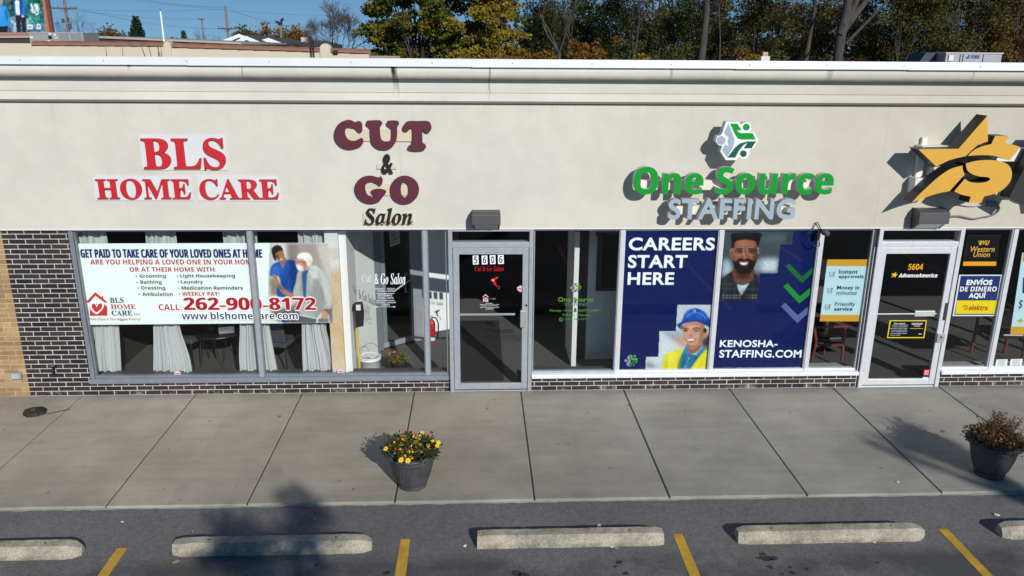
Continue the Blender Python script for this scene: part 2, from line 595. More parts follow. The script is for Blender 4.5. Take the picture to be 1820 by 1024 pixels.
class Print:
    """A flat print (poster, decal, sheet): ink layers laid a fraction of a millimetre apart on the upright plane y = Y."""
    def __init__(s, Y, step=.0005):
        s.Y, s.k, s.step, s.mb, s.mats = Y, 0, step, MB(), []
    def m(s, h):
        mt = ink(h) if isinstance(h, str) else h
        if mt not in s.mats:
            s.mats.append(mt)
        return s.mats.index(mt)
    def up(s):
        s.k += 1
        return s
    def poly(s, h, pts, T=None, smooth=0, world=False, up=True):
        if up:
            s.up()
        loops = pts if isinstance(pts[0][0], (tuple, list)) else [pts]
        L = []
        for l in loops:
            if smooth:
                l = spline(l, smooth)
            if T:
                l = T(l)
            L.append(l if world else wz(l, s.Y))
        s.mb.prism(L, s.Y - s.k * s.step, None, s.m(h))
        return s
    def line(s, h, pts, w, T=None, up=True):
        """A stroke of width w (in the units of pts)."""
        if len(pts) > 3 and pts[0] == pts[-1]:       # a closed stroke is a ring
            q = pts[:-1]
            m_ = len(q)
            ar = sum(q[i][0] * q[(i + 1) % m_][1] - q[(i + 1) % m_][0] * q[i][1] for i in range(m_))
            rings = []
            for sg in (1, -1):
                o = []
                for i in range(m_):
                    a, b, c = q[i - 1], q[i], q[(i + 1) % m_]
                    e1 = Vector((b[0] - a[0], b[1] - a[1])).normalized()
                    e2 = Vector((c[0] - b[0], c[1] - b[1])).normalized()
                    nn = Vector((e1.y + e2.y, -e1.x - e2.x)).normalized() * (w / 2) * sg * (1 if ar > 0 else -1)
                    o.append((b[0] + nn.x, b[1] + nn.y))
                rings.append(o)
            return s.poly(h, rings, T, up=up)
        n = len(pts)
        L, Rr = [], []
        for i, p in enumerate(pts):
            a, b = pts[max(0, i - 1)], pts[min(n - 1, i + 1)]
            dx, dy = b[0] - a[0], b[1] - a[1]
            q = math.hypot(dx, dy) or 1
            L.append((p[0] - dy / q * w / 2, p[1] + dx / q * w / 2))
            Rr.append((p[0] + dy / q * w / 2, p[1] - dx / q * w / 2))
        return s.poly(h, L + Rr[::-1], T, up=up)
    def text(s, h, body, xl, xr, yt, yb, style='sans', T=None, offset=0., shear=0., up=True, outline=None, slant=True, fat=0):
        """Lettering whose ink fills the box xl..xr, yt..yb (photo pixels, or the units of T)."""
        if outline:
            d = outline[1]
            for dx, dy in ((-d, 0), (d, 0), (0, -d), (0, d), (-d * .7, -d * .7), (d * .7, d * .7), (-d * .7, d * .7), (d * .7, -d * .7)):
                s.text(outline[0], body, xl + dx, xr + dx, yt + dy, yb + dy, style, T, offset, shear)
        if fat:
            for d in (-fat, fat):
                s.text(h, body, xl + d, xr + d, yt, yb, style, T, offset, shear)
        if up:
            s.up()
        vs, fs = text_geo(body, style, offset, 0, shear)
        if not vs:
            return s
        x0, x1, y0, y1 = bounds(vs)
        if outline is None and offset:
            pass
        f = (lambda a: T([a])[0]) if T else (lambda a: a)
        ym, xm = (yt + yb) / 2, (xl + xr) / 2
        A, B = P(*f((xl, ym)), s.Y), P(*f((xr, ym)), s.Y)
        zt, zb = P(*f((xm, yt)), s.Y).z, P(*f((xm, yb)), s.Y).z
        y = s.Y - s.k * s.step
        sl = (B.z - A.z) if slant else 0
        out = []
        for v in vs:
            u = (v[0] - x0) / (x1 - x0)
            out.append((A.x + (B.x - A.x) * u, y, zb + (zt - zb) * (v[1] - y0) / (y1 - y0) + sl * (u - .5)))
        s.mb.add(out, fs, s.m(h))
        return s
    def build(s, name, label=None, cat=None, parent=None, group=None):
        o = s.mb.build(name, s.mats, parent)
        if label:
            tag(o, label, cat, group)
        return o

def sign_letters(parent, body, xl, xr, yt, yb, yf, depth, face, side, style, offset=0., shear=0., T=None, spacing=1., name='letter', res=6):
    """Raised letters: one mesh per letter, faces on the plane y = yf, cut from one line of lettering that fills the pixel box."""
    vs, fs = text_geo(body, style, offset, .5, shear, spacing, res)
    x0, x1, y0, y1 = bounds(vs)
    f = (lambda a: T([a])[0]) if T else (lambda a: a)
    ym, xm = (yt + yb) / 2, (xl + xr) / 2
    A, B = P(*f((xl, ym)), yf), P(*f((xr, ym)), yf)
    zt, zb = P(*f((xm, yt)), yf).z, P(*f((xm, yb)), yf).z
    bm = bmesh.new()
    bv = [bm.verts.new((A.x + (B.x - A.x) * (v[0] - x0) / (x1 - x0), yf + (.5 - v[2]) * depth, zb + (zt - zb) * (v[1] - y0) / (y1 - y0))) for v in vs]
    for fc in fs:
        try:
            bm.faces.new([bv[i] for i in fc])
        except ValueError:
            pass
    bmesh.ops.remove_doubles(bm, verts=bm.verts, dist=1e-5)
    bm.verts.ensure_lookup_table()
    seen, parts = set(), []
    for v in bm.verts:
        if v.index in seen or not v.link_faces:
            continue
        st, isl = [v], []
        seen.add(v.index)
        while st:
            q = st.pop()
            isl.append(q)
            for e in q.link_edges:
                w = e.other_vert(q)
                if w.index not in seen:
                    seen.add(w.index)
                    st.append(w)
        parts.append(isl)
    objs = []
    for isl in sorted(parts, key=lambda i: min(v.co.x for v in i)):
        mb = MB()
        ix = {v: i for i, v in enumerate(isl)}
        fcs = {fc for v in isl for fc in v.link_faces}
        mb.v = [tuple(v.co) for v in isl]
        for fc in fcs:
            fc.normal_update()
            mb.f.append(tuple(ix[v] for v in fc.verts))
            mb.mi.append(0 if all(abs(v.co.y - yf) < 1e-4 for v in fc.verts) else 1)
        objs.append(mb.build(name, [face, side], parent))
    bm.free()
    return objs

def _srgb(h):
    h = h.lstrip('#')
    return np.array([int(h[i:i + 2], 16) / 255 for i in (0, 2, 4)])
class Photo:
    """A printed photograph: tones laid on a fine grid, softened like a print, and carried by the sheet as a colour attribute."""
    def __init__(s, T, x0, x1, y0, y1, step, mask, bg):
        s.T, s.step = T, step
        s.xs, s.ys = np.arange(x0, x1 + step, step), np.arange(y0, y1 + step, step)
        k = 2
        s.gx, s.gy = np.meshgrid(np.arange(s.xs[0], s.xs[-1] + step, step / k), np.arange(s.ys[0], s.ys[-1] + step, step / k))
        s.c = np.tile(_srgb(bg), s.gx.shape + (1,)).astype(float)
        s.mask = mask
        s.rng = np.random.default_rng(5)
    def inside(s, pts, gx, gy):
        r = np.zeros(gx.shape, bool)
        n = len(pts)
        for i in range(n):
            (ax, ay), (bx, by) = pts[i][:2], pts[(i + 1) % n][:2]
            if ay == by:
                continue
            c = ((ay > gy) != (by > gy)) & (gx < (bx - ax) * (gy - ay) / (by - ay) + ax)
            r ^= c
        return r
    def poly(s, h, pts, T=None, smooth=0, up=True):
        loops = pts if isinstance(pts[0][0], (tuple, list)) else [pts]
        m = np.zeros(s.gx.shape, bool)
        for l in loops:
            m ^= s.inside(spline(l, smooth) if smooth else l, s.gx, s.gy)
        s.c[m] = _srgb(h)
        return s
    def line(s, h, pts, w, T=None, up=True):
        for (ax, ay), (bx, by) in zip(pts[:-1], pts[1:]):
            dx, dy = bx - ax, by - ay
            L = dx * dx + dy * dy or 1
            t = np.clip(((s.gx - ax) * dx + (s.gy - ay) * dy) / L, 0, 1)
            d = np.hypot(s.gx - ax - t * dx, s.gy - ay - t * dy)
            a = np.clip((w / 2 - d) / s.step + .5, 0, 1)[..., None]
            s.c = s.c * (1 - a) + _srgb(h) * a
        return s
    def blob(s, h, cx, cy, rx, ry, a=.6, rot=0., only=None):
        u, v = s.gx - cx, s.gy - cy
        c_, n_ = math.cos(rot), math.sin(rot)
        u, v = u * c_ + v * n_, -u * n_ + v * c_
        f = a * np.exp(-((u / rx) ** 2 + (v / ry) ** 2))
        if only is not None:
            f = f * s.inside(spline(only, 3), s.gx, s.gy)
        f = f[..., None]
        s.c = s.c * (1 - f) + _srgb(h) * f
        return s
    def blur(s, sig):
        r = int(3 * sig) + 1
        k = np.exp(-.5 * (np.arange(-r, r + 1) / sig) ** 2)
        k /= k.sum()
        for ax in (0, 1):
            p = np.pad(s.c, [(r, r) if i == ax else (0, 0) for i in range(3)], 'edge')
            s.c = sum(w * np.take(p, np.arange(i, i + s.c.shape[ax]), ax) for i, w in enumerate(k))
        return s
    def grain(s, amp, cell=1):
        h, w = s.c.shape[:2]
        n = s.rng.normal(0, amp, (h // cell + 2, w // cell + 2))
        n = np.repeat(np.repeat(n, cell, 0), cell, 1)[:h, :w]
        s.c = np.clip(s.c * (1 + n[..., None]), 0, 1)
        return s
    def build(s, name, parent, Y):
        nx, ny = len(s.xs), len(s.ys)
        c = s.c[::2, ::2][:ny, :nx]
        X_, Y_ = np.meshgrid(s.xs, s.ys)
        vs = []
        for y in s.ys:
            for q in s.T([(x, y) for x in s.xs]):
                w = P(q[0], q[1], Y)
                vs.append((w.x, Y, w.z))
        cm = s.inside(s.mask, X_[:-1, :-1] + s.step / 2, Y_[:-1, :-1] + s.step / 2)
        fs = [(j * nx + i, (j + 1) * nx + i, (j + 1) * nx + i + 1, j * nx + i + 1) for j, i in zip(*np.nonzero(cm))]
        mb = MB().add(vs, fs)
        m = _mc.get('photo_print')
        if not m:
            m = bpy.data.materials.new('photo_print')
            m.use_nodes = True
            at = m.node_tree.nodes.new('ShaderNodeAttribute')
            at.attribute_name = 'print'
            b = m.node_tree.nodes['Principled BSDF']
            m.node_tree.links.new(at.outputs['Color'], b.inputs['Base Color'])
            b.inputs['Roughness'].default_value = .5
            b.inputs['Specular IOR Level'].default_value = .1
            _mc['photo_print'] = m
        o = mb.build(name, m, parent)
        l = np.where(c <= .04045, c / 12.92, ((c + .055) / 1.055) ** 2.4)
        col = np.concatenate([l, np.ones(l.shape[:2] + (1,))], 2).reshape(-1, 4).astype(np.float32)
        a = o.data.color_attributes.new('print', 'FLOAT_COLOR', 'POINT')
        a.data.foreach_set('color', col.ravel())
        return o

# ================================================================== SETTING
g = MB().box(-400, 400, -400, 900, -1.2, -.03)
g.build('asphalt_ground', ASPHALT, kind='structure')
# sidewalk: poured slabs with open joints
JX = [-5.25 - 1.4515 * i for i in range(6, 0, -1)] + [-5.25, -3.769, -2.358, -.862, .576, 1.984, 3.442, 4.888, 6.383] + [6.383 + 1.4515 * i for i in range(1, 6)]
sw = MB().box(JX[0], JX[-1], -2.66, .5, -.12, -.012)
sw.build('sidewalk_joint_fill', M('joint_filler', (.035, .034, .03), .9), kind='structure')
sw = MB()
rj = random.Random(3)
for a, b in zip(JX[:-1], JX[1:]):
    w = .0075
    y0 = -2.69 + rj.uniform(-.008, .008)
    sw.box(a + w, b - w, y0, .5, -.12, rj.uniform(-.002, .002))
sw.build('sidewalk', CONCRETE, bevel=.008, kind='structure')
kl = MB()
xs = np.arange(JX[0], JX[-1], .12)
rk = random.Random(5)
pts = [(x, -2.712 + rk.uniform(-.012, .008)) for x in xs]
for (a, ya), (b, yb) in zip(pts[:-1], pts[1:]):
    kl.add([(a, ya, -.026), (b, yb, -.026), (b, -2.68, -.024), (a, -2.68, -.024)], [(0, 1, 2, 3)])
kl.build('sidewalk_edge_seam', M('pale_seam', (.34, .33, .30), .9, var=.3, vscale=14), kind='structure')
# parking lines: worn yellow paint
def paint_mat():
    s = NT('worn_yellow_paint')
    wear = s.rng(s.noise(38, 5, .75), .58, .7, 0, .75)
    col = s.mix(wear, (.52, .31, .035), (.13, .12, .11))
    return s.done(s.val(col, s.rng(s.noise(6, 4), .3, .7, .8, 1.15)), .75)
PAINT = paint_mat()
for x in (-8.56, -5.94, -3.32, -.698, 1.921, 4.547, 7.17, 9.8):
    m = MB()
    n = 12
    rp_ = random.Random(int(x * 100))
    y = np.linspace(-3.31 - (.06 if x < -3 else 0), -8.2, n)
    vs = []
    for q in y:
        vs += [(x - .047 + rp_.uniform(-.004, .004), q, -.0262), (x + .047 + rp_.uniform(-.004, .004), q, -.0262)]
    m.add(vs, [(2 * i, 2 * i + 2, 2 * i + 3, 2 * i + 1) for i in range(n - 1)])
    tag(m.build('parking_line', PAINT), kind='structure')
# oil drips in the bays
oil = MB()
ro = random.Random(11)
def blot(x, y, r):
    n = 14
    rr = [r * ro.uniform(.65, 1.2) for _ in range(n)]
    ring = spline([(x + rr[i] * math.cos(6.283 * i / n), y + .8 * rr[i] * math.sin(6.283 * i / n)) for i in range(n)], 3)
    oil.add([(a, b, -.0275) for a, b in ring], [tuple(range(len(ring)))])
for px, py, r in ((1355, 985, .035), (1363, 994, .055), (1375, 992, .04), (1369, 1008, .03), (1350, 992, .03), (1404, 1008, .022), (1434, 1012, .026), (1410, 1018, .03), (1099, 1000, .03), (1094, 1007, .025), (1104, 998, .018), (1112, 1019, .03), (687, 1018, .035), (562, 1004, .022), (1560, 1000, .02), (930, 1022, .05), (918, 1019, .05), (1390, 1020, .02), (1477, 985, .012)):
    q = PZ(px, py, -.0275)
    blot(q.x, q.y, r)
tag(oil.build('oil_stains', M('oil_stain', (.018, .017, .017), .45, var=.25, vscale=30)), kind='stuff')
lt = MB()
rl = random.Random(21)
LM = [M('dry_leaf_brown', (.16, .08, .03), .8), M('dry_leaf_tan', (.33, .23, .11), .8), M('paper_scrap', (.7, .7, .68), .8)]
for px, py, k, sz in ((1118, 722, 0, .022), (497, 741, 0, .026), (866, 727, 0, .016), (878, 712, 0, .015), (628, 871, 0, .02), (785, 889, 0, .022), (1086, 834, 0, .014), (1676, 768, 0, .03), (1595, 858, 2, .02), (1568, 834, 0, .014), (218, 929, 2, .018), (313, 1000, 1, .045), (318, 997, 0, .02), (340, 948, 0, .024), (343, 947, 2, .012), (827, 972, 2, .022), (1772, 917, 2, .03), (1090, 973, 2, .05), (1095, 976, 1, .03), (1065, 937, 2, .03), (690, 935, 0, .02), (1555, 966, 2, .018), (640, 756, 0, .012), (1240, 760, 0, .012), (1404, 735, 0, .014), (300, 800, 0, .012), (420, 866, 1, .02), (150, 830, 0, .014), (1010, 846, 0, .01), (1520, 708, 1, .02), (1318, 722, 1, .014), (960, 905, 1, .015), (1330, 905, 0, .014), (560, 925, 2, .01)):
    onwalk = py < 889
    q = PZ(px, py, 0 if onwalk else -.03)
    z = .006 if onwalk else -.024
    n = 6
    a0 = rl.random() * 6
    lt.add([(q.x + sz * rl.uniform(.5, 1.1) * math.cos(a0 + 6.283 * i / n), q.y + sz * rl.uniform(.4, 1) * math.sin(a0 + 6.283 * i / n), z + rl.uniform(0, .012)) for i in range(n)], [tuple(range(n))], k)
tag(lt.build('fallen_leaves', LM), kind='stuff')

# wheel stops
def stop_mat():
    s = NT('wheel_stop_concrete')
    big = s.rng(s.noise(4, 7, .75), .3, .7, .62, 1.22)
    fine = s.rng(s.noise(70, 4), .3, .7, .74, 1.22)
    col = s.val((.375, .335, .26), s.math('MULTIPLY', big, fine))
    vor = s.t.nodes.new('ShaderNodeTexVoronoi')
    vor.inputs['Scale'].default_value = 26
    s.t.links.new(s.tc, vor.inputs['Vector'])
    pit = s.math('MULTIPLY', s.rng(vor.outputs['Distance'], .1, .2, 1, 0), s.rng(s.noise(7, 3), .54, .62))
    col = s.mix(s.math('MULTIPLY', pit, .8), col, (.07, .06, .05))
    pale = s.rng(s.noise(11, 5, .7), .62, .72, 0, .6)
    col = s.mix(pale, col, (.55, .52, .46))
    moss = s.math('MULTIPLY', s.rng(s.z, .055, .02, 0, 1), s.rng(s.noise(6, 5), .45, .65, 0, .5))
    col = s.mix(moss, col, (.12, .11, .07))
    scuff = s.math('MULTIPLY', s.rng(s.noise(1, 5, .7, s.scale(s.tc, (3, 9, 30))), .6, .68, 0, .6), s.rng(s.noise(2.3, 3), .5, .6))
    col = s.mix(scuff, col, (.045, .042, .04))
    s.bump(s.math('SUBTRACT', s.noise(60, 5, .7), s.math('MULTIPLY', pit, .6)), .6, .012)
    return s.done(col, .9, .2)
STOPM = stop_mat()
def wheel_stop(x0, x1, yc, label, seed, endcut):
    root = thing('wheel_stop', label, 'wheel stop', ((x0 + x1) / 2, yc, -.03), 'concrete wheel stops along the sidewalk')
    r = random.Random(seed)
    prof = [(-.095, 0), (-.09, .05), (-.052, .118), (.052, .118), (.09, .05), (.095, 0)]
    m = MB()
    n = 26
    for i in range(n + 1):
        u = i / n
        x = x0 + (x1 - x0) * u
        e = min(x - x0, x1 - x)
        cut = (endcut[0] if x - x0 < x1 - x else endcut[1])
        k = max(0, 1 - e / .085) * cut
        for (y, z) in prof:
            yy = y * (1 - .55 * k) + r.uniform(-.003, .003)
            zz = z * (1 - .30 * k) + (r.uniform(-.003, .003) if z else 0)
            m.v.append((x + (r.uniform(-.006, .006) if i in (0, n) else 0), yc + yy, -.03 + zz))
    p = len(prof)
    for i in range(n):
        for j in range(p):
            j2 = (j + 1) % p
            m.f.append((i * p + j, i * p + j2, (i + 1) * p + j2, (i + 1) * p + j)); m.mi.append(0)
    m.f.append(tuple(range(p))[::-1]); m.f.append(tuple(n * p + j for j in range(p))); m.mi += [0, 0]
    m.build('block', STOPM, root, bevel=.005)
    for u in (.18, .82):      # the pin holes
        x = x0 + (x1 - x0) * u
        MB().lathe([(0, .089), (.011, .089), (.012, .0875)], x, yc, 10).build('anchor_pin', M('rusty_pin', (.09, .045, .025), .8), root)
    return root
wheel_stop(-5.47, -3.64, -3.435, 'concrete wheel stop cut by the photo edge, rounded end by the slanting yellow line', 1, (0, 1.2))
wheel_stop(-2.82, -1.0, -3.43, 'weathered concrete wheel stop with a rust scar, under the tree shadow', 2, (.5, .9))
wheel_stop(-.02, 1.75, -3.40, 'square ended concrete wheel stop in front of door 5606', 3, (.1, .3))
wheel_stop(2.46, 4.29, -3.41, 'concrete wheel stop above the dark oil drips, below the blue posters', 4, (.5, 1.1))
wheel_stop(5.04, 6.87, -3.41, 'concrete wheel stop nearest the second planter, only its chipped end in view', 5, (.7, 1.0))

# ================================================================== THE BUILDING
BLD = thing('strip_mall_building', 'long cream stucco strip mall with glass storefronts and dark brick base', 'building')
XL, XR = -13.0, 14.0
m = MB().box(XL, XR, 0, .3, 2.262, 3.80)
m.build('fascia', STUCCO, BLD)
m = MB().prof([(-.006, 2.262), (-.006, 2.247), (.31, 2.247), (.31, 2.262)], XL, XR)
m.build('drip_edge', M('white_trim', (.72, .72, .70), .5), BLD)
roll = [(-.272, 4.24), (-.278, 4.215), (-.279, 4.19), (-.274, 4.165), (-.263, 4.14), (-.245, 4.118), (-.22, 4.102), (-.205, 4.098), (-.135, 4.097)]
band = [(-.128, 4.06), (-.118, 3.99), (-.110, 3.942), (-.102, 3.937), (-.100, 3.93), (-.100, 3.842), (0.02, 3.80), (.02, 4.24)]
m = MB().prof(roll + band, XL, XR)
m.build('cornice', STUCCO_C, BLD)
m = MB()
joints = [-13, -9.6, -6.45, -3.3, -.05, 3.05, 5.14, 8.3, 11.4, 14]
for a, b in zip(joints[:-1], joints[1:]):
    m.prof([(-.315, 4.242), (-.315, 4.328), (-.305, 4.334), (.2, 4.308), (.2, 4.242)], a + .002, b - .002)
m.build('coping', WHITE_MET, BLD, bevel=.003)
m = MB()
for i, x in enumerate(np.arange(-12.6, 13.8, .93)):
    m.lathe([(0, 0), (.010, 0)], 0, 0, 8) if False else m.box(x - .006, x + .006, -.3185, -.3145, 4.281, 4.293)
tag(m.build('coping_screws', M('screw_grey', (.3, .3, .32), .5), BLD), kind='stuff')
MB().box(XL, XR, .3, 15, 3.6, 3.7).build('roof', M('roof_membrane', (.3, .3, .29), .9, var=.15), BLD)
MB().box(XL, XR, .021, .25, 3.81, 4.24).build('parapet', M('parapet_back', (.5, .48, .43), .9), BLD)
MB().box(XL, XR, 14.7, 15, 0, 3.6).build('rear_wall', M('rear_block', (.4, .38, .34), .9), BLD)

# brick
XT = -5.912
m = MB().box(XT, -5.115, .03, .25, 0, 2.246)
m.build('brick_pier', DARK_BRICK, BLD)
MB().box(XL, XT - .001, .024, .25, 0, 2.2455).build('tan_brick_wall', TAN_BRICK, BLD)
YB = .03
for a, b, z in ((-5.115, -.392, .177), (.722, 5.205, .196), (6.372, XR, .196)):
    MB().box(a, b, YB, .22, 0, z).build('knee_wall', DARK_BRICK, BLD)

# storefront windows
YF, YG = .034, .075
def window(x0, x1, zb, zh, fm, sub=None):
    """One glazed bay between mullion centre lines: head and bottom rail with its pane."""
    w = MB().box(x0, x1, YF + .01, .115, zb, zb + .028).box(x0, x1, YF + .012, .115, zh - .03, zh)
    w.box(x0, x0 + .012, YF + .013, .113, zb + .028, zh - .03).box(x1 - .012, x1, YF + .013, .113, zb + .028, zh - .03)
    fr = w.build('window_frame', fm, BLD, bevel=.002)
    MB().box(x0 + .012, x1 - .012, YG, YG + .006, zb + .028, zh - .03).build('pane', GLASS, fr)
    return fr
def mullion(x, w, z0, z1, fm, y0=YF, y1=.125):
    MB().box(x - w / 2, x + w / 2, y0, y1, z0, z1).build('mullion', fm, BLD, bevel=.003)
ZH = 2.2465
mullion(-5.082, .056, .236, ZH, ALU_D, .036, .09)
for a, b in ((-5.045, -2.905), (-2.845, -.70), (-.642, -.40)):
    window(a, b, .236, ZH, ALU_D)
mullion(-2.875, .058, .236, ZH, ALU)
mullion(-.671, .056, .236, ZH, ALU)
MB().prof([(-.012, .178), (-.012, .206), (.02, .236), (.14, .236), (.14, .178)], -5.112, -.392).build('window_sill', ALU_D, BLD, bevel=.002)
for a, b in ((.73, 1.845), (1.901, 3.135), (3.190, 4.458), (4.514, 5.183), (6.39, 7.055), (7.113, 9.0), (9.06, 10.9)):
    window(a, b, .247, ZH, ALU_W if a > 1.8 else ALU)
for x in (1.873, 3.163, 4.486, 7.084, 9.03, 10.93):
    mullion(x, .056, .247, ZH, ALU_W)
mullion(5.198, .03, .247, ZH, M('bronze_frame', (.05, .05, .055), .5, .3))
for a, b in ((.722, 5.205), (6.372, XR)):
    MB().prof([(-.03, .197), (-.032, .240), (-.02, .247), (.14, .247), (.14, .197)], a, b).build('window_sill', M('white_sill_metal', (.80, .81, .82), .5, .1, .06, 14), BLD, bevel=.002)
MB().box(10.96, XR, .03, .2, .25, ZH).build('end_panel', DARK_BRICK, BLD)
# inner ledges just behind the panes
for a, b, mt in ((-5.05, -1.93, 'slate_ledge'), (-1.74, -.40, 'slate_ledge'), (.73, 2.25, 'slate_ledge')):
    MB().box(a, b, .14, .30, .10, .238).build('window_ledge', M('slate_ledge', (.075, .085, .09), .55, var=.1), BLD)
for a, b in ((4.5, 5.16), (6.40, 10.9)):
    MB().box(a, b, .14, .34, .10, .238).build('window_ledge', M('pale_ledge', (.36, .38, .37), .6, var=.1), BLD)

def door(x0, x1, zt, ztr, fm, hinge_left, deep):
    """Aluminium shop door: frame with transom light, then the leaf with its pane and fittings."""
    f = MB()
    jw = .052
    f.box(x0, x0 + jw, .0, .14, 0, ZH).box(x1 - jw, x1, .0, .14, 0, ZH)
    f.box(x0 + jw, x1 - jw, .006, .135, zt, zt + .072)          # transom bar
    f.box(x0 + jw, x1 - jw, .006, .135, ZH - .03, ZH)
    f.box(x0 + jw, x1 - jw, .02, .12, -.02, .012)
    fr = f.build('door_frame', fm, BLD, bevel=.003)
    MB().box(x0 + jw, x1 - jw, .06, .066, zt + .072, ZH - .03).build('transom_pane', GLASS, fr)
    st = .078
    a, b = x0 + jw + .006, x1 - jw - .006
    lf = MB()
    z0, z1 = .034, zt - .006
    lf.box(a, a + st, .016, .06, z0, z1).box(b - st, b, .016, .06, z0, z1)
    lf.box(a + st, b - st, .018, .058, z0, z0 + .082).box(a + st, b - st, .018, .058, z1 - .085, z1)
    # the leaf's parts hang from the leaf, itself a part of the building
    leaf = lf.build('door', fm, BLD, bevel=.003)
    MB().box(a + st, b - st, .036, .042, z0 + .082, z1 - .085).build('door_pane', GLASS, leaf)
    return a, b, st, leaf
a, b, st, D1 = door(-.372, .72, 2.004, 2.08, ALU, True, False)
zb_ = P(870, 559, .07).z
MB().box(a + .04, b - st - .09, .062, .085, zb_ - .014, zb_ + .014).build('push_bar', ALU, D1, bevel=.004)
q0, q1 = P(924.5, 551, 0), P(934.5, 581, 0)
MB().box(q0.x, q1.x, -.035, .014, q1.z, q0.z).build('pull_handle', M('worn_handle', (.42, .42, .41), .45, .4, .15, 30), D1, bevel=.008)
q = P(935.5, 542.5, .016)
MB().tube([(q.x, .016, q.z), (q.x, .004, q.z)], .014, 12).build('lock', BLACK_MET, D1)
for z in (.5, .62, 1.9):
    MB().tube([(-.318, -.004, z - .03), (-.318, -.004, z + .03)], .009, 8).build('hinge', M('steel_hinge', (.5, .5, .5), .35, .8), D1)
a, b, st, D2 = door(5.232, 6.368, 1.993, 2.07, ALU_W, True, True)
zb_ = P(1620, 558, .07).z
MB().box(a + .04, b - st - .02, .062, .08, zb_ - .007, zb_ + .009).build('push_bar', ALU_W, D2, bevel=.003)
q0, q1 = P(1626, 552.5, .07), P(1660, 562, .07)
MB().box(q0.x, q1.x, .055, .1, q1.z, q0.z).build('push_pad', ALU_W, D2, bevel=.005)
q0, q1 = P(1667, 593, 0), P(1677, 609, 0)
MB().box(q0.x, q1.x, -.006, .016, q1.z, q0.z).build('lock_plate', M('worn_handle', (.42, .42, .41), .45, .4, .15, 30), D2, bevel=.003)
q = P(1672, 599, 0)
MB().tube([(q.x, 0, q.z), (q.x, -.014, q.z)], .013, 12).build('lock', BLACK_MET, D2)
MB().box(b - .03, b + .004, .0, .0155, .98, 1.22).build('strike_guard', M('bronze_frame', (.05, .05, .055), .5, .3), D2)
for i in range(3):
    MB().box(5.205 - i * .004, 5.212 - i * .004, .03 + i * .03, .045 + i * .03, 0, 1.99).build('jamb_rib', ALU_W if i % 2 == 0 else ALU_D, BLD)
MB().box(5.202, 5.2315, .035, .14, 0, 1.992).build('jamb_filler', M('bronze_frame', (.05, .05, .055), .5, .3), BLD)

# ------------------------------------------------------------------ rooms behind the glass
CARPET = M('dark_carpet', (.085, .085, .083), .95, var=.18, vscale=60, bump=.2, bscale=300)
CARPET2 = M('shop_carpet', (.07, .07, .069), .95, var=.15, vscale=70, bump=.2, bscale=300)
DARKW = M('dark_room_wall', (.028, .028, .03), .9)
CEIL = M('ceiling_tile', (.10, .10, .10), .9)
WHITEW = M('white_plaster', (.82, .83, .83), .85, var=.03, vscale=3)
GREYW = M('grey_green_plaster', (.62, .66, .65), .85, var=.04, vscale=3)
part = lambda mb, n, mt: mb.build(n, mt, BLD)
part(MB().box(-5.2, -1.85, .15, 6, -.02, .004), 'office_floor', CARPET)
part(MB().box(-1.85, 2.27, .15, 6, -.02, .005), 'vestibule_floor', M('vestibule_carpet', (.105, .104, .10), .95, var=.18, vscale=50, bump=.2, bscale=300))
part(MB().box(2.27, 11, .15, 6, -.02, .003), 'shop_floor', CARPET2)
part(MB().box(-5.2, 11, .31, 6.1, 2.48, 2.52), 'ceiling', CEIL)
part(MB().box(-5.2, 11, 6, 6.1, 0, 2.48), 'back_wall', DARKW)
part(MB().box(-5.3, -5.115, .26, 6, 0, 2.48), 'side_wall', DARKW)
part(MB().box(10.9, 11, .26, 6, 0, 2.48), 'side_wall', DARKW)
# water-stained partition end between the office and the salon lobby
def stained():
    s = NT('water_stained_plaster')
    n = s.noise(3.2, 5, .55)
    edge = s.math('ADD', s.z, s.math('MULTIPLY', s.math('SUBTRACT', n, .5), .35))
    f = s.math('MULTIPLY', s.rng(edge, 1.80, 1.62, 0, 1), s.rng(edge, .05, .9, .85, 1))
    f2 = s.math('MULTIPLY', s.rng(s.math('ABSOLUTE', s.math('SUBTRACT', edge, 1.88)), .03, .09, 1, 0), .7)
    f = s.math('MAXIMUM', f, f2)
    core = s.rng(n, .35, .7, .55, 1)
    col = s.mix(s.math('MULTIPLY', f, core), (.68, .68, .66), (.60, .40, .20))
    return s.done(col, .85, .2)
pe0, pe1 = P(585, 560, .13).x, P(608, 560, .13).x
part(MB().box(pe0, pe1, .128, .20, .0, 2.26), 'partition_end', stained())
part(MB().box(pe0 + .02, pe1 + .09, .2005, .9, 0, 2.48), 'partition', WHITEW)
part(MB().box(-1.86, -1.80, .95, 6, 0, 2.48), 'partition', DARKW)
def slant_wall(ax, ay, bx, by, th, z0, z1, mt, name='lobby_wall', parent=BLD):
    d = Vector((bx - ax, by - ay)).normalized()
    n = Vector((-d.y, d.x)) * th
    lo = [(ax, ay, z0), (bx, by, z0), (bx + n.x, by + n.y, z0), (ax + n.x, ay + n.y, z0)]
    return MB().hull(lo, [(x, y, z1) for x, y, z in lo]).build(name, mt, parent)
slant_wall(pe1 + .091, .88, -1.52, 1.50, .08, 0, 2.48, WHITEW)
slant_wall(-1.519, 1.505, -1.44, 1.60, .08, 0, 2.48, ALU_D, 'door_jamb')
SD = slant_wall(-1.435, 1.60, -.97, 1.955, .05, .03, .11, ALU, 'salon_door')
slant_wall(-1.435, 1.60, -1.38, 1.642, .05, .111, 2.1, ALU_D, 'door_stile', SD)
slant_wall(-1.03, 1.909, -.97, 1.955, .05, .111, 2.1, ALU, 'door_stile', SD)
slant_wall(-.968, 1.957, -.86, 2.04, .07, 0, 2.48, ALU, 'door_jamb')
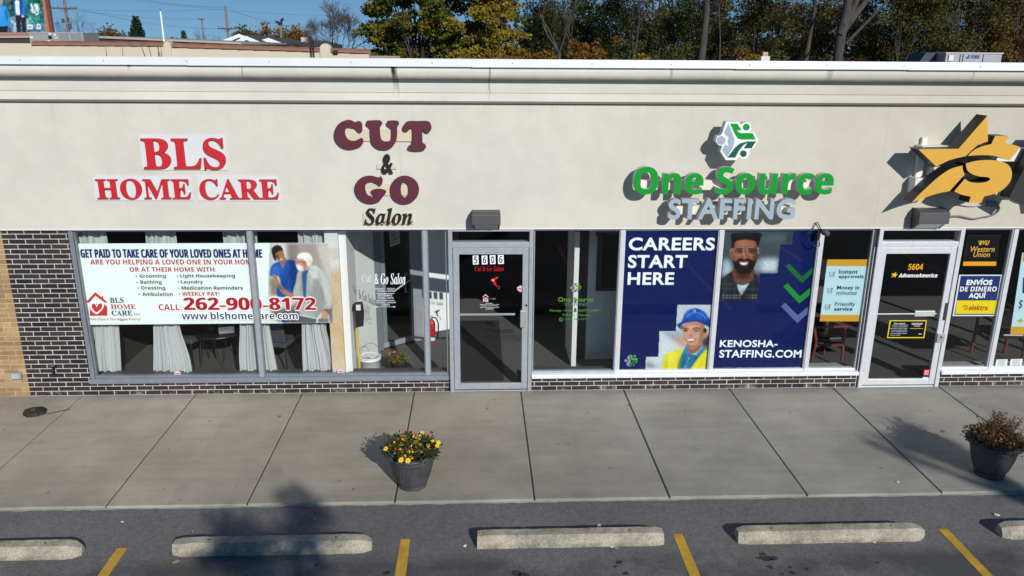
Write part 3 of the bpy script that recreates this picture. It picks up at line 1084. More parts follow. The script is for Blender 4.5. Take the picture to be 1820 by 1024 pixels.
slant_wall(-1.435, 1.60, -.97, 1.955, .05, 2.101, 2.48, DARKW, 'lobby_wall')
slant_wall(-1.379, 1.643, -1.031, 1.908, .012, .112, 2.1, GLASS, 'door_pane', SD)
h = MB()
h.tube([(-1.07, 1.85, 1.15), (-1.10, 1.80, 1.14), (-1.10, 1.80, .86), (-1.07, 1.85, .85)], .011, 8)
h.build('pull_handle', ALU_D, SD)
h = MB().tube([(-1.36, 1.61, .86), (-1.0, 1.88, 1.06)], .014, 8)
h.build('push_bar', ALU, SD)
slant_wall(-.858, 2.055, -.43, 2.30, .06, 0, 2.48, WHITEW)
slant_wall(-.428, 2.302, -.30, 2.9, .06, 0, 2.48, M('grey_hall_paint', (.2, .2, .21), .8), 'lobby_wall')
MB().hull([(-.80, 2.04, .0), (-.38, 2.28, .0), (-.33, 2.16, .0), (-.72, 1.95, 0)], [(-.80, 2.06, .10), (-.40, 2.28, .10), (-.37, 2.22, .03), (-.76, 2.0, .03)]).build('cove_base', M('slate_ledge', (.075, .085, .09), .55, var=.1), BLD)
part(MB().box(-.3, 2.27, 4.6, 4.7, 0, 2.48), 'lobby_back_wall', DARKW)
# entrance mat
tagm = thing('floor_mat', 'dark ribbed entrance mat on the lobby floor behind door 5606', 'mat', (-.0, 1.6, .005))
MB().box(-.36, .36, .35, 2.9, .006, .016).build('rubber_mat', M('ribbed_mat', (.018, .018, .02), .9, bump=.5, bscale=220), tagm)
# staffing office: door standing open edge-on, return wall with a dark framed hatch
od = MB()
q = PZ(1019, 653, .0)
od.box(q.x - .035, q.x + .035, q.y, q.y + .82, .01, 2.02)
OD = od.build('open_door', M('white_door_paint', (.74, .76, .76), .5, var=.03), BLD, bevel=.004)
for z in (1.02, .88):
    MB().box(q.x - .012, q.x + .012, q.y - .004, q.y - .0005, z - .03, z + .03).build('latch', BLACK_MET, OD)
part(MB().box(q.x + .037, q.x + .21, 1.16, 1.25, 0, 2.48), 'door_jamb', DARK_TRIM)
GW = MB().box(q.x + .211, 2.262, 1.13, 1.25, 0, 2.48).build('lobby_wall', GREYW, BLD)
part(MB().box(2.262, 2.34, .13, 6, 0, 2.48), 'partition', GREYW)
c = wz([(1062, 418), (1100, 420), (1100, 524), (1058, 518)], 1.13)
fx0, fz0, fz1 = c[0][0], c[3][1] + .02, c[0][1]
hf = MB().box(fx0, 2.26, 1.085, 1.128, fz0, fz0 + .05).box(fx0, fx0 + .07, 1.09, 1.128, fz0 + .05, fz1).box(fx0 - .02, 2.26, 1.08, 1.128, fz1, fz1 + .04)
HF = hf.build('hatch_frame', DARK_TRIM, BLD)
MB().box(fx0 + .07, 2.26, 1.11, 1.127, fz0 + .05, fz1).build('hatch_pane', M('dark_glass', (.02, .022, .025), .1), HF)
part(MB().box(4.44, 4.50, .13, 6, 0, 2.48), 'partition', DARKW)
# money shop: service counter lit by the sun
CT = M('counter_cream', (.50, .45, .36), .6, var=.05)
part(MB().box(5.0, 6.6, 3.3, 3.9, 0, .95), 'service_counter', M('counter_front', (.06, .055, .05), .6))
part(MB().box(4.95, 6.1, 3.2, 3.28, .62, .98), 'counter_screen', CT)

# ================================================================== SIGNS ON THE FASCIA
def rect_px(x0, x1, y0, y1, Y):
    a, b = P(x0, (y0 + y1) / 2, Y), P(x1, (y0 + y1) / 2, Y)
    return a.x, b.x, P((x0 + x1) / 2, y1, Y).z, P((x0 + x1) / 2, y0, Y).z
RED = M('sign_red', (.56, .012, .02), .5, var=.06, vscale=9)
RED_S = M('sign_red_edge', (.20, .01, .03), .5)
PANELW = M('sign_panel_white', (.655, .675, .68), .5, var=.03, vscale=4)
B1 = tf(140, 200, 4.789)
t = thing('care_sign', 'red serif letters BLS HOME CARE on white panels on the stucco fascia', 'sign', (-3.9, 0, 3.0))
def panel(parent, corners, T, y0, y1, mat, name='backing_panel'):
    return MB().prism(wz(T(corners), y0), y0, y1, 0).build(name, mat, parent)
panel(t, [(512, 195), (1240, 192), (1272, 494), (545, 492)], B1, -.012, -.001, PANELW)
panel(t, [(118, 545), (940, 545), (968, 751), (146, 750)], B1, -.012, -.001, PANELW)
panel(t, [(1000, 545), (1690, 545), (1718, 754), (1022, 752)], B1, -.012, -.001, PANELW)
sign_letters(t, 'BLS', 537, 1242, 217, 486, -.045, .032, RED, RED_S, 'serif', T=B1, offset=.006)
sign_letters(t, 'HOME', 146, 947, 566, 740, -.04, .027, RED, RED_S, 'serif', T=B1, offset=.004)
sign_letters(t, 'CARE', 1026, 1697, 568, 742, -.04, .027, RED, RED_S, 'serif', T=B1, offset=.004)

B2 = tf(560, 200, 4.656)
MAR = M('maroon_letter', (.098, .012, .028), .5, var=.08, vscale=12)
MAR_S = M('maroon_edge', (.06, .01, .018), .6)
BLK = M('black_letter', (.012, .011, .012), .4)
CREAMB = M('backing_strip_cream', (.62, .55, .40), .8, var=.06)
t = thing('salon_sign', 'fat maroon CUT and GO letters with black ampersand and slanted Salon on cream strips', 'sign', (-1.0, 0, 2.9))
for q in ([(247, 138), (800, 142), (808, 240), (252, 236)], [(512, 428), (672, 426), (672, 468), (512, 468)], [(412, 595), (770, 597), (775, 688), (420, 688)], [(397, 838), (812, 836), (818, 924), (398, 926)]):
    panel(t, q, B2, -.022, -.001, CREAMB, 'backing_strip')
def fat(loops, name='letter', n=5):
    L = [wz(B2(spline(l, n)), -.05) for l in loops]
    MB().prism(L, -.05, -.0225, 0, 1).build(name, [MAR, MAR_S], t)
fat([[(330, 80), (358, 71), (384, 88), (390, 128), (385, 160), (365, 168), (345, 153), (320, 130), (290, 119), (262, 122), (247, 150), (248, 180), (262, 213), (290, 232), (330, 235), (362, 220), (385, 212), (397, 230), (390, 265), (360, 286), (320, 299), (280, 303), (230, 291), (190, 262), (165, 222), (158, 180), (168, 132), (198, 92), (240, 69), (285, 62)]])
fat([[(430, 70), (470, 66), (530, 66), (553, 82), (550, 103), (536, 122), (536, 160), (541, 205), (555, 232), (590, 246), (622, 228), (630, 190), (628, 135), (613, 115), (594, 100), (595, 76), (620, 68), (670, 68), (692, 80), (690, 104), (679, 122), (678, 180), (672, 230), (650, 272), (612, 300), (570, 307), (520, 298), (482, 270), (460, 230), (454, 190), (452, 140), (445, 118), (428, 105), (423, 88)]])
fat([[(770, 73), (850, 72), (930, 72), (955, 95), (963, 130), (950, 158), (930, 168), (906, 155), (893, 136), (888, 150), (887, 205), (890, 250), (910, 264), (918, 288), (900, 309), (850, 317), (790, 312), (768, 297), (775, 275), (800, 260), (803, 205), (803, 150), (797, 128), (780, 142), (760, 158), (735, 158), (722, 138), (735, 100)]])
fat([[(520, 540), (543, 530), (558, 560), (550, 598), (530, 610), (508, 590), (480, 573), (445, 575), (420, 592), (413, 630), (424, 670), (450, 696), (482, 703), (490, 690), (466, 671), (462, 650), (500, 635), (550, 635), (585, 650), (582, 672), (560, 700), (530, 735), (480, 752), (425, 749), (370, 720), (337, 674), (328, 630), (340, 582), (375, 546), (420, 528), (470, 526)]])
fat([circ(740, 641, 120, 24, 116), circ(740, 640, 32, 20, 66)], n=2)
sign_letters(t, '&', 548, 642, 345, 507, -.05, .0275, BLK, BLK, 'sans', T=B2, offset=.022, shear=.1)
sign_letters(t, 'Salon', 404, 806, 792, 930, -.05, .0275, BLK, BLK, 'italic', T=B2, offset=.006)

# staffing sign: letters on raceways, emblem above
B3 = tf(1090, 200, 4.439)
GRN = M('sign_green', (.003, .29, .028), .45, spec=.2)
GRN_D = M('sign_dark_green', (.002, .095, .045), .35)
GRY = M('sign_blue_grey', (.34, .41, .48), .35)
EDGE = M('letter_return', (.50, .52, .50), .45)
FACEW = M('emblem_white', (.80, .83, .85), .4)
RACE = M('raceway_cream', (.70, .66, .57), .6)
t = thing('staffing_sign', 'raised green One Source over grey STAFFING letters with a green and grey figure emblem', 'sign', (3.7, 0, 2.8))
YL = -.225
sign_letters(t, 'One Source', 162, 1742, 430, 648, YL, .10, GRN, EDGE, 'bold', T=B3, offset=.010)
sign_letters(t, 'STAFFING', 436, 1436, 682, 845, YL, .10, GRY, EDGE, 'sans', T=B3, offset=.03)
for x0, x1, y0, y1 in ((215, 1640, 535, 612), (455, 1395, 735, 805)):
    c = rect_px(*B3([(x0, 0)])[0][:1], B3([(x1, 0)])[0][0], B3([(0, y0)])[0][1], B3([(0, y1)])[0][1], -.12)
    MB().box(c[0], c[1], -.124, -.001, c[2], c[3]).build('raceway', RACE, t, bevel=.004)
EMB_OUT = [(890, 72), (985, 72), (1008, 95), (1030, 80), (1062, 78), (1085, 95), (1090, 130), (1082, 150), (1108, 153), (1148, 212), (1112, 280), (1078, 292), (1075, 335), (1050, 368), (1010, 368), (990, 352), (965, 376), (888, 376), (845, 305), (860, 264), (830, 258), (808, 225), (818, 190), (850, 178), (862, 158)]
EMB = [('grey', [(912, 88), (940, 165), (955, 205), (957, 240), (940, 285), (898, 352), (860, 300), (884, 250), (912, 272), (902, 228), (912, 195), (888, 178), (874, 155)], 0), ('grey', circ(852, 220, 34), 0),
       ('green', [(922, 88), (980, 88), (1012, 140), (975, 143), (1000, 162), (1100, 162), (1124, 213), (1010, 213), (985, 206), (965, 180)], 0), ('green', circ(1050, 115, 27), 0),
       ('dark', [(1128, 228), (1060, 228), (1000, 244), (960, 278), (900, 356), (962, 356), (992, 300), (1030, 255), (1060, 240), (1028, 284), (1092, 282)], 0), ('dark', circ(1027, 325, 26), 0)]
YE = -.27
MB().prism(wz(B3(EMB_OUT), YE), YE, YE + .11, 0, 1).build('emblem_body', [FACEW, EDGE], t)
for nm, pts, _ in EMB:
    mt = {'grey': GRY, 'green': GRN, 'dark': GRN_D}[nm]
    MB().prism(wz(B3(pts), YE - .003), YE - .003, YE - .0005, 0).build('emblem_figure', mt, t)
c = rect_px(*[B3([(x, 0)])[0][0] for x in (870, 1040)], *[B3([(0, y)])[0][1] for y in (180, 300)], -.16)
MB().box(c[0], c[1], YE + .111, -.001, c[2], c[3]).build('emblem_bracket', RACE, t)

# star sign
B4 = tf(1540, 190, 4.268)
YEL = M('star_yellow', (.66, .36, .045), .4, var=.03)
SIDE = M('star_return_black', (.022, .021, .022), .45)
t = thing('star_sign', 'large yellow star and dollar sign panels with black returns on a bracket frame', 'sign', (6.2, 0, 3.0))
YS = -.40
star = [[(393, 322), (697, 318), (917, 66), (920, 262), (845, 288), (790, 335), (752, 374), (690, 387), (620, 407), (528, 452)],
        spline([(343, 727), (400, 664), (470, 598), (560, 520), (640, 470), (728, 445)], 4, False) + spline([(728, 445), (730, 480), (745, 512)], 3, False)[1:] + [(628, 640)] + spline([(628, 640), (560, 652), (460, 682), (343, 727)], 4, False)[1:-1],
        [(945, 283), (975, 220), (1077, 222), (1050, 280)] + spline([(1050, 280), (1115, 289), (1167, 306)], 4, False)[1:] + [(1085, 404)] + spline([(1085, 404), (1020, 386), (950, 369), (860, 366), (768, 372)], 4, False)[1:] + spline([(768, 372), (800, 338), (860, 305), (945, 283)], 4, False)[1:-1],
        spline([(752, 430), (830, 410), (930, 403), (1030, 417), (1085, 452), (1102, 510), (1085, 572), (1030, 630), (960, 662), (890, 680)], 4, False) + [(870, 727), (775, 727), (790, 680)] + spline([(790, 680), (720, 666), (664, 640)], 3, False)[1:] + [(745, 545)] + spline([(745, 545), (780, 568), (840, 577), (900, 571), (935, 553), (922, 534), (860, 528), (800, 510), (762, 478), (752, 430)], 4, False)[1:-1]]
for l in star:
    B = MB().prism(wz(B4(l), YS), YS, YS + .22, 0, 0).build('star_panel', SIDE, t)
    # the yellow face sits inside the black rim
    cx, cy = sum(p[0] for p in l) / len(l), sum(p[1] for p in l) / len(l)
    bm = bmesh.new()
    fv = [bm.verts.new((x, 0, z)) for x, z in wz(B4(l), YS)]
    fc = bm.faces.new(fv)
    bmesh.ops.inset_region(bm, faces=[fc], thickness=.012, use_even_offset=True)
    inner = [(v.co.x, v.co.z) for v in fc.verts]
    bm.free()
    MB().prism(inner, YS - .004, YS - .0005, 0).build('face', YEL, B)
BOXW = M('bracket_white', (.74, .73, .68), .55, var=.05)
def bracket(x0, x1, y0, y1, ya, yb, mt=None, nm='bracket_box'):
    (a, _), (b, _), (_, e), (_, f) = B4([(x0, 0)])[0], B4([(x1, 0)])[0], B4([(0, y0)])[0], B4([(0, y1)])[0]
    c = rect_px(a, b, e, f, (ya + yb) / 2)
    MB().box(c[0], c[1], ya, yb, c[2], c[3]).build(nm, mt or BOXW, t, bevel=.004)
bracket(395, 650, 292, 318, -.175, -.001)
bracket(415, 455, 232, 292, -.05, -.002)
bracket(375, 425, 350, 530, -.06, -.001)
bracket(338, 470, 535, 650, -.175, -.001)
bracket(480, 760, 452, 520, -.17, -.001)
bracket(960, 1400, 310, 408, -.175, -.001)
bracket(960, 1400, 540, 662, -.175, -.001)
# the first slanted black letter, cut by the photo's edge
lt_ = [(1082, 700), (1165, 545), (1200, 545), (1270, 400), (1110, 445), (1195, 295), (1420, 225), (1420, 395), (1330, 560), (1420, 560), (1420, 760), (1300, 760), (1300, 640), (1250, 640), (1190, 755)]
MB().prism(wz(B4([(1080, 690), (1330, 215), (1480, 215), (1560, 740), (1420, 740), (1400, 620), (1260, 620), (1185, 750)]), -.36), -.36, -.18, 0).build('letter', SIDE, t)
# cable and box below it
cb = [P(*B4([p])[0], -.02) for p in ((620, 833), (700, 830), (760, 842), (820, 850), (880, 838), (940, 828), (985, 805), (1008, 775), (1000, 752), (985, 745))]
MB().tube(spline([tuple(v) for v in cb], 4, False), .012, 8).build('conduit', M('conduit_grey', (.16, .15, .14), .6), t, smooth=True)
bracket(915, 985, 717, 757, -.06, -.001, M('junction_grey', (.14, .16, .19), .6), 'junction_box')
cb = [P(*B4([p])[0], -.03) for p in ((700, 738), (760, 750), (830, 752), (915, 738))]
MB().tube(spline([tuple(v) for v in cb], 4, False), .007, 6).build('conduit', M('cable_pale', (.5, .49, .46), .6), t, smooth=True)

# wall lamps
LH = M('lamp_housing_grey', (.095, .095, .10), .5, .3, .15, 30)
LL = M('lamp_lens_frosted', (.40, .39, .30), .25, var=.1, vscale=20)
def wall_lamp(xc, w, zt, zb, label, open_lens):
    t = thing('wall_lamp', label, 'wall lamp', (xc, 0, zb), 'wall pack lamps over the shop doors')
    h = zt - zb
    pr = [(-.001, zt), (-.14, zt), (-.205, zt - .035), (-.205, zt - h * .62), (-.185, zt - h * .62), (-.185, zt - h * .58), (-.001, zt - h * .58)]
    MB().prof(pr, xc - w / 2, xc + w / 2).build('housing', LH, t, bevel=.006)
    for s in (-1, 1):
        MB().prof([(-.001, zt - h * .581), (-.185, zt - h * .581), (-.04, zb), (-.001, zb)], xc + s * w * .47 - .006, xc + s * w * .47 + .006).build('side_plate', LH, t)
    MB().prof([(-.001, zt - h * .583), (-.182, zt - h * .583), (-.165, zt - h * .66), (-.04, zb + .006), (-.001, zb + .006)], xc - w * .42, xc + w * .42).build('lens', M('lamp_lens_clear', (.70, .71, .70), .15) if open_lens else LL, t)
    return t
a, b = P(842, 388, -.2), P(887, 388, -.2)
wall_lamp((a.x + b.x) / 2, b.x - a.x + .03, P(866, 377, -.15).z, P(866, 408, -.05).z, 'boxy grey wall lamp with a dull lens over door 5606', False)
a, b = P(1640, 385, -.2), P(1688, 385, -.2)
wall_lamp((a.x + b.x) / 2 - .02, b.x - a.x + .03, P(1660, 373, -.15).z, P(1660, 407, -.05).z, 'grey wall lamp with a bright glass lens below the star sign', True)

# small camera with a loose cable under the fascia
q = P(1464, 413, -.06)
t = thing('security_camera', 'small dark camera with a loose looping cable under the fascia edge', 'security camera', tuple(q))
MB().tube([q + Vector((.005, .03, -.005)), q + Vector((.0, -.01, 0)), q + Vector((.035, -.06, -.01)), q + Vector((.04, -.07, -.012))], [.03, .038, .034, .02], 12).build('body', M('camera_grey', (.07, .07, .065), .5, var=.3, vscale=40), t, smooth=True)
MB().box(q.x - .02, q.x + .02, q.y, .0335, q.z - .012, q.z + .035).build('bracket', BLACK_MET, t)
cb = [P(x, y, -.03) for x, y in ((1462, 413), (1458, 405), (1452, 395), (1446, 405), (1440, 412), (1435, 416), (1438, 428), (1445, 436), (1452, 438), (1457, 436), (1455, 425), (1457, 412))]
MB().tube(spline([tuple(v) for v in cb], 4, False), .006, 6).build('cable', BLACK, t, smooth=True)

# ================================================================== PRINTS IN THE WINDOWS
YP = .0845
NAVY, DRED, INKB = '#232a66', '#b3202e', '#1c1d22'
Z4 = tf(100, 390, 3.3704)
# ---- home care banner
p = Print(.10)
p.poly('#e9f1f0', [(88, 145), (1627, 140), (1655, 619), (170, 632)], Z4)
C4 = tf(460, 420, 6.207)
# photograph of a carer and an old man on the banner
r = Photo(C4, -41, 823, 74, 963, 7, [(120, 75), (770, 75), (822, 955), (-40, 962), (100, 660)], '#cfd3d2')
r.poly('#cfd3d2', [(120, 75), (770, 75), (822, 955), (-40, 962), (100, 660)], C4)
r.poly('#a89a94', [(305, 75), (770, 75), (800, 640), (640, 500), (330, 400)], C4)
r.poly('#8d817c', [(305, 75), (420, 75), (430, 260), (330, 300)], C4, up=False)
r.poly('#c9c1bd', [(640, 90), (770, 80), (795, 500), (720, 380)], C4, smooth=3)
r.poly('#b9bdbc', [(80, 75), (130, 75), (160, 300), (125, 460), (100, 460)], C4, up=False)
r.poly('#dfe5e6', [(205, 85), (280, 82), (300, 240), (290, 250)], C4, up=False)
r.poly('#8e7d72', [(112, 455), (190, 470), (215, 655), (130, 655)], C4)
r.poly('#6d6a69', [(130, 800), (330, 800), (520, 660), (820, 700), (820, 955), (180, 950)], C4)
r.poly('#e3e8e7', [(-40, 700), (120, 690), (140, 900), (300, 955), (-40, 962)], C4, smooth=3)
r.blur(5)
r.poly('#2350a0', [(165, 305), (230, 275), (310, 262), (400, 275), (430, 360), (425, 440), (395, 540), (375, 640), (330, 665), (205, 660), (205, 560), (240, 520), (215, 440), (150, 445), (122, 425), (135, 340)], C4, smooth=3)
r.poly('#183c7e', [(330, 275), (400, 275), (430, 360), (420, 450), (380, 600), (350, 560), (380, 420)], C4, smooth=3)
r.poly('#3568bd', [(150, 330), (200, 310), (235, 420), (160, 440), (128, 420)], C4, up=False)
r.poly('#e8d9cf', [(232, 290), (262, 355), (300, 285)], C4)
r.poly('#9c6a50', [(215, 260), (300, 235), (300, 285), (262, 345), (225, 290)], C4)
r.poly('#b07d62', [(152, 435), (190, 430), (235, 520), (300, 590), (385, 640), (395, 665), (330, 670), (250, 620), (195, 540)], C4, smooth=3)
r.poly('#2a1c18', [(140, 145), (165, 112), (205, 98), (245, 112), (266, 150), (268, 200), (240, 180), (195, 200), (190, 270), (165, 250), (150, 210)], C4, smooth=3)
r.poly('#a06c51', [(190, 185), (225, 165), (262, 160), (280, 205), (285, 245), (262, 275), (235, 278), (210, 255), (188, 225)], C4, smooth=3)
r.poly('#7d4f3b', [(190, 205), (215, 215), (225, 262), (205, 250)], C4, smooth=3)
r.poly('#f2ebe6', [(232, 252), (258, 246), (266, 240), (258, 262), (240, 266)], C4, smooth=3)
r.poly('#20140f', [(205, 212), (226, 206), (226, 213), (208, 219)], C4).poly('#20140f', [(243, 200), (262, 196), (262, 203), (246, 207)], C4, up=False)
r.blob('#12306c', 360, 420, 30, 120, .6).blob('#12306c', 250, 560, 60, 30, .5).blob('#3f74c8', 230, 360, 40, 60, .5).blob('#12306c', 300, 500, 12, 90, .5, .3)
r.blob('#c08a6c', 245, 215, 18, 26, .6).blob('#6a4030', 200, 240, 14, 30, .5).blob('#c79a7c', 250, 550, 60, 12, .5, .9)
# old man
r.poly('#b2b4b1', [(430, 395), (480, 385), (560, 330), (620, 320), (680, 350), (750, 420), (790, 560), (810, 720), (790, 800), (720, 800), (700, 850), (640, 880), (520, 880), (430, 820), (440, 680), (385, 650), (382, 590), (410, 500)], C4, smooth=3)
r.poly('#9a9c99', [(600, 460), (650, 440), (700, 560), (720, 700), (700, 840), (620, 880), (600, 700)], C4, smooth=3)
r.poly('#c8cac6', [(570, 335), (640, 330), (680, 400), (640, 480), (560, 420)], C4, smooth=3)
r.poly('#8b8d8a', [(505, 400), (520, 400), (525, 680), (505, 700)], C4)
r.poly('#c0c3c0', [(660, 370), (720, 400), (790, 560), (806, 700), (780, 770), (730, 700), (700, 600), (660, 480)], C4, smooth=3)
r.poly('#39598f', [(475, 395), (535, 375), (560, 350), (530, 430), (520, 660), (490, 660), (480, 520)], C4, smooth=2)
r.poly('#efe9e6', [(420, 230), (450, 190), (510, 178), (560, 195), (590, 240), (588, 290), (560, 330), (520, 310), (500, 270), (450, 260)], C4, smooth=3)
r.poly('#c58f7d', [(412, 260), (470, 250), (515, 275), (528, 310), (510, 370), (480, 390), (450, 375), (425, 340), (400, 305)], C4, smooth=3)
r.poly('#e9e5e2', [(410, 318), (440, 310), (475, 330), (500, 345), (490, 385), (455, 382), (425, 362)], C4, smooth=3)
r.poly('#b3705f', [(490, 288), (510, 278), (526, 300), (510, 325), (495, 318)], C4, smooth=3)
r.line('#2b2b30', [(405, 290), (440, 283), (485, 285)], 6, C4)
r.poly('#c79480', [(680, 840), (720, 820), (770, 860), (765, 905), (720, 915), (680, 880)], C4, smooth=3)
r.poly('#5b5f63', [(280, 800), (500, 870), (640, 890), (640, 955), (270, 950)], C4)
r.poly('#1f3b86', [(255, 850), (300, 840), (310, 950), (260, 950)], C4).poly('#1f3b86', [(360, 890), (400, 890), (398, 945), (362, 945)], C4, up=False)
r.line('#d9dcdf', [(455, 868), (560, 890), (640, 905), (690, 895)], 18, C4)
r.line('#d9dcdf', [(690, 860), (650, 900), (640, 955)], 20, C4).line('#c6cacd', [(765, 870), (780, 955)], 16, C4)
r.blob('#8b8d88', 470, 560, 16, 110, .6).blob('#d3d5d0', 610, 420, 30, 80, .6, .2).blob('#8d8f8a', 580, 700, 30, 140, .6).blob('#cfd1cd', 740, 600, 18, 110, .55, -.2).blob('#868883', 705, 640, 14, 120, .6, -.25)
r.blob('#d9a692', 450, 300, 26, 22, .5).blob('#9a6455', 500, 350, 18, 22, .5).blob('#ffffff', 500, 215, 50, 26, .5).blob('#c9bfba', 565, 290, 22, 40, .6)
r.line('#8f918c', [(545, 440), (560, 870)], 3).line('#8f918c', [(590, 470), (660, 470)], 3).line('#7d7f7a', [(650, 380), (720, 640)], 3)
r.blur(1.3).grain(.02).grain(.02, 4)
p.k = 5
# wording
sk = dict(T=Z4)
p.text(NAVY, 'GET PAID TO TAKE CARE OF YOUR LOVED ONES AT HOME', 147, 1232, 178, 230, 'bold', fat=2.2, **sk)
p.text(DRED, 'ARE YOU HELPING A LOVED ONE IN YOUR HOME', 204, 1192, 240, 270, 'bold', **sk)
p.text(DRED, 'OR AT THEIR HOME WITH:', 440, 957, 286, 313, 'bold', **sk)
for b_, x0, x1, y0, y1 in (('Grooming', 500, 657, 328, 355), ('Bathing', 505, 632, 364, 391), ('Dressing', 511, 654, 399, 426), ('Ambulation', 517, 698, 436, 458),
                           ('Light Housekeeping', 743, 1071, 327, 353), ('Laundry', 748, 880, 363, 389), ('Medication Reminders', 752, 1118, 399, 420)):
    p.text(INKB, b_, x0, x1, y0, y1, 'bold', **sk)
    cx = 478 + (y0 - 328) * .155 if x0 < 600 else 724 + (y0 - 328) * .13
    p.poly(INKB, circ(cx + 3, y0 + 12, 4, 10), Z4, up=False)
p.text(DRED, 'WEEKLY PAY!', 756, 978, 434, 457, 'bold', up=False, **sk).poly(DRED, circ(741, 446, 4, 10), Z4, up=False)
p.text(DRED, 'CALL:', 616, 752, 506, 543, 'bold', outline=('#f4f4f2', 5), **sk)
p.text(DRED, '262-900-8172', 768, 1555, 466, 541, 'bold', outline=('#f4f4f2', 7), fat=3, **sk)
p.text(NAVY, 'www.blshomecare.com', 755, 1448, 551, 596, 'bold', outline=('#f4f4f2', 5), **sk)
# house and heart logo
LR = '#c23a3f'
p.poly(LR, [(184, 492), (238, 433), (278, 464), (278, 457), (286, 457), (286, 471), (312, 493), (294, 493), (238, 452), (202, 493)], Z4)
p.poly(LR, [(205, 524), (206, 573), (310, 572), (309, 520), (285, 500), (225, 503)], Z4, up=False)
heart = [(245, 565), (215, 535), (208, 508), (222, 490), (240, 497), (247, 510), (256, 494), (276, 487), (290, 503), (283, 533)]
p.poly('#e4ebe9', heart, Z4, smooth=3)
p.poly(LR, [(246, 558 - 4), (222, 530), (217, 512), (226, 500), (240, 507), (247, 522), (257, 505), (272, 498), (281, 510), (275, 530)], Z4, smooth=3)
p.line('#e4ebe9', [(206, 530), (225, 548), (243, 562)], 8, Z4)
p.text('#28386b', 'BLS', 326, 408, 465, 496, 'serif', **sk).text('#b0343c', 'HOME', 331, 480, 505, 533, 'serif', up=False, **sk).text('#28386b', 'CARE', 336, 460, 542, 572, 'serif', up=False, **sk)
p.text('#51566e', 'LLC', 471, 510, 557, 570, 'serif', up=False, **sk)
p.text('#a8707a', '"Your Care Is Our Biggest Priority"', 197, 514, 586, 604, 'sans', offset=.01, up=False, **sk)
cb_ = p.build('care_banner', 'wide pale home care banner with two people behind the big curtained window', 'banner')
r.build('photo', cb_, p.Y - .0015)

# ---- blue careers poster and its neighbour
Z6 = tf(920, 390, 3.2)
def emblem(p, T, cols, up=True):
    for nm, pts, _ in EMB:
        p.poly(cols[nm], pts, T, up=up)
        up = False
def emb_tf(x0, y0, w, T=None):
    return lambda pts: [((x0 + (x - 808) / 340 * w), (y0 + (y - 72) / 340 * w)) for x, y in pts]
BL = '#0b1a55'
p = Print(YP)
p.poly(BL, [(604, 68), (1152, 66), (1098, 866), (578, 867)], Z6)
for w_, x0, x1, y0, y1 in (('CAREERS', 632, 1122, 103, 177), ('START', 628, 965, 202, 277), ('HERE', 626, 890, 301, 372)):
    p.text('#eceef4', w_, x0, x1, y0, y1, 'sans', Z6, offset=.028)
Wm = tf(1100, 535, 7.878)
r = Photo(Wm, 366, 1334, 54, 990, 8, [(820, 58), (1330, 58), (1278, 985), (370, 970), (380, 782), (552, 780), (570, 425), (798, 420)], '#b9c2cc')
r.poly('#b9c2cc', [(820, 58), (1330, 58), (1278, 985), (370, 970), (380, 782), (552, 780), (570, 425), (798, 420)], Wm)
r.poly('#c6cfd8', [(600, 440), (880, 640), (640, 780), (560, 900), (380, 790), (552, 780), (570, 425)], Wm)
r.poly('#9aa4b0', [(600, 430), (880, 430), (890, 520), (720, 530)], Wm).poly('#e2e6e8', [(375, 940), (560, 950), (560, 972), (372, 970)], Wm, up=False)
r.poly('#7d8788', [(380, 850), (480, 890), (540, 945), (378, 935)], Wm, up=False)
r.poly('#c4917c', [(735, 540), (800, 525), (890, 530), (930, 600), (920, 640), (840, 600)], Wm, smooth=3)
r.poly('#38343a', [(1180, 530), (1240, 480), (1300, 520), (1290, 700), (1220, 680), (1150, 600)], Wm, smooth=3)
r.poly('#b08c80', [(1215, 640), (1280, 625), (1285, 700), (1240, 690)], Wm, smooth=2)
r.blur(6)
# vest, shirt, neck, face, helmet
r.poly('#2a6d93', [(885, 730), (945, 620), (1000, 740), (1090, 760), (1190, 630), (1215, 690), (1110, 830), (1000, 985), (790, 985), (840, 850)], Wm)
r.poly('#d9d12f', [(620, 985), (625, 800), (680, 735), (780, 700), (905, 670), (880, 740), (830, 860), (800, 985)], Wm, smooth=2)
r.poly('#d9d12f', [(985, 985), (1060, 860), (1150, 750), (1215, 685), (1285, 715), (1275, 985)], Wm, up=False)
r.poly('#c3bb22', [(1080, 985), (1180, 800), (1285, 740), (1276, 985)], Wm)
r.poly('#a77a62', [(945, 640), (960, 580), (1150, 560), (1160, 640), (1090, 720), (1000, 740)], Wm, smooth=2)
r.poly('#8b604b', [(950, 650), (1040, 690), (1150, 610), (1120, 690), (1010, 735)], Wm, smooth=2)
r.poly('#c0937a', [(888, 380), (960, 320), (1100, 300), (1190, 370), (1185, 480), (1140, 550), (1088, 612), (1030, 640), (978, 612), (920, 545), (893, 460)], Wm, smooth=4)
r.poly('#ab7c63', [(1130, 360), (1190, 380), (1185, 480), (1150, 560), (1095, 625), (1120, 520)], Wm, smooth=3)
r.poly('#b3846c', [(1190, 420), (1235, 430), (1228, 500), (1195, 525), (1180, 480)], Wm, smooth=3)
r.poly('#2b211f', [(1185, 370), (1235, 400), (1225, 440), (1185, 450)], Wm).poly('#2b211f', [(870, 340), (905, 350), (892, 400)], Wm, up=False)
r.poly('#c9c0ba', [(1195, 300), (1250, 330), (1240, 400), (1215, 380)], Wm, smooth=2)
r.poly('#241a17', [(895, 385), (935, 372), (980, 388), (978, 398), (935, 386), (898, 397)], Wm).poly('#241a17', [(1035, 388), (1085, 368), (1135, 384), (1135, 396), (1085, 383), (1038, 400)], Wm, up=False)
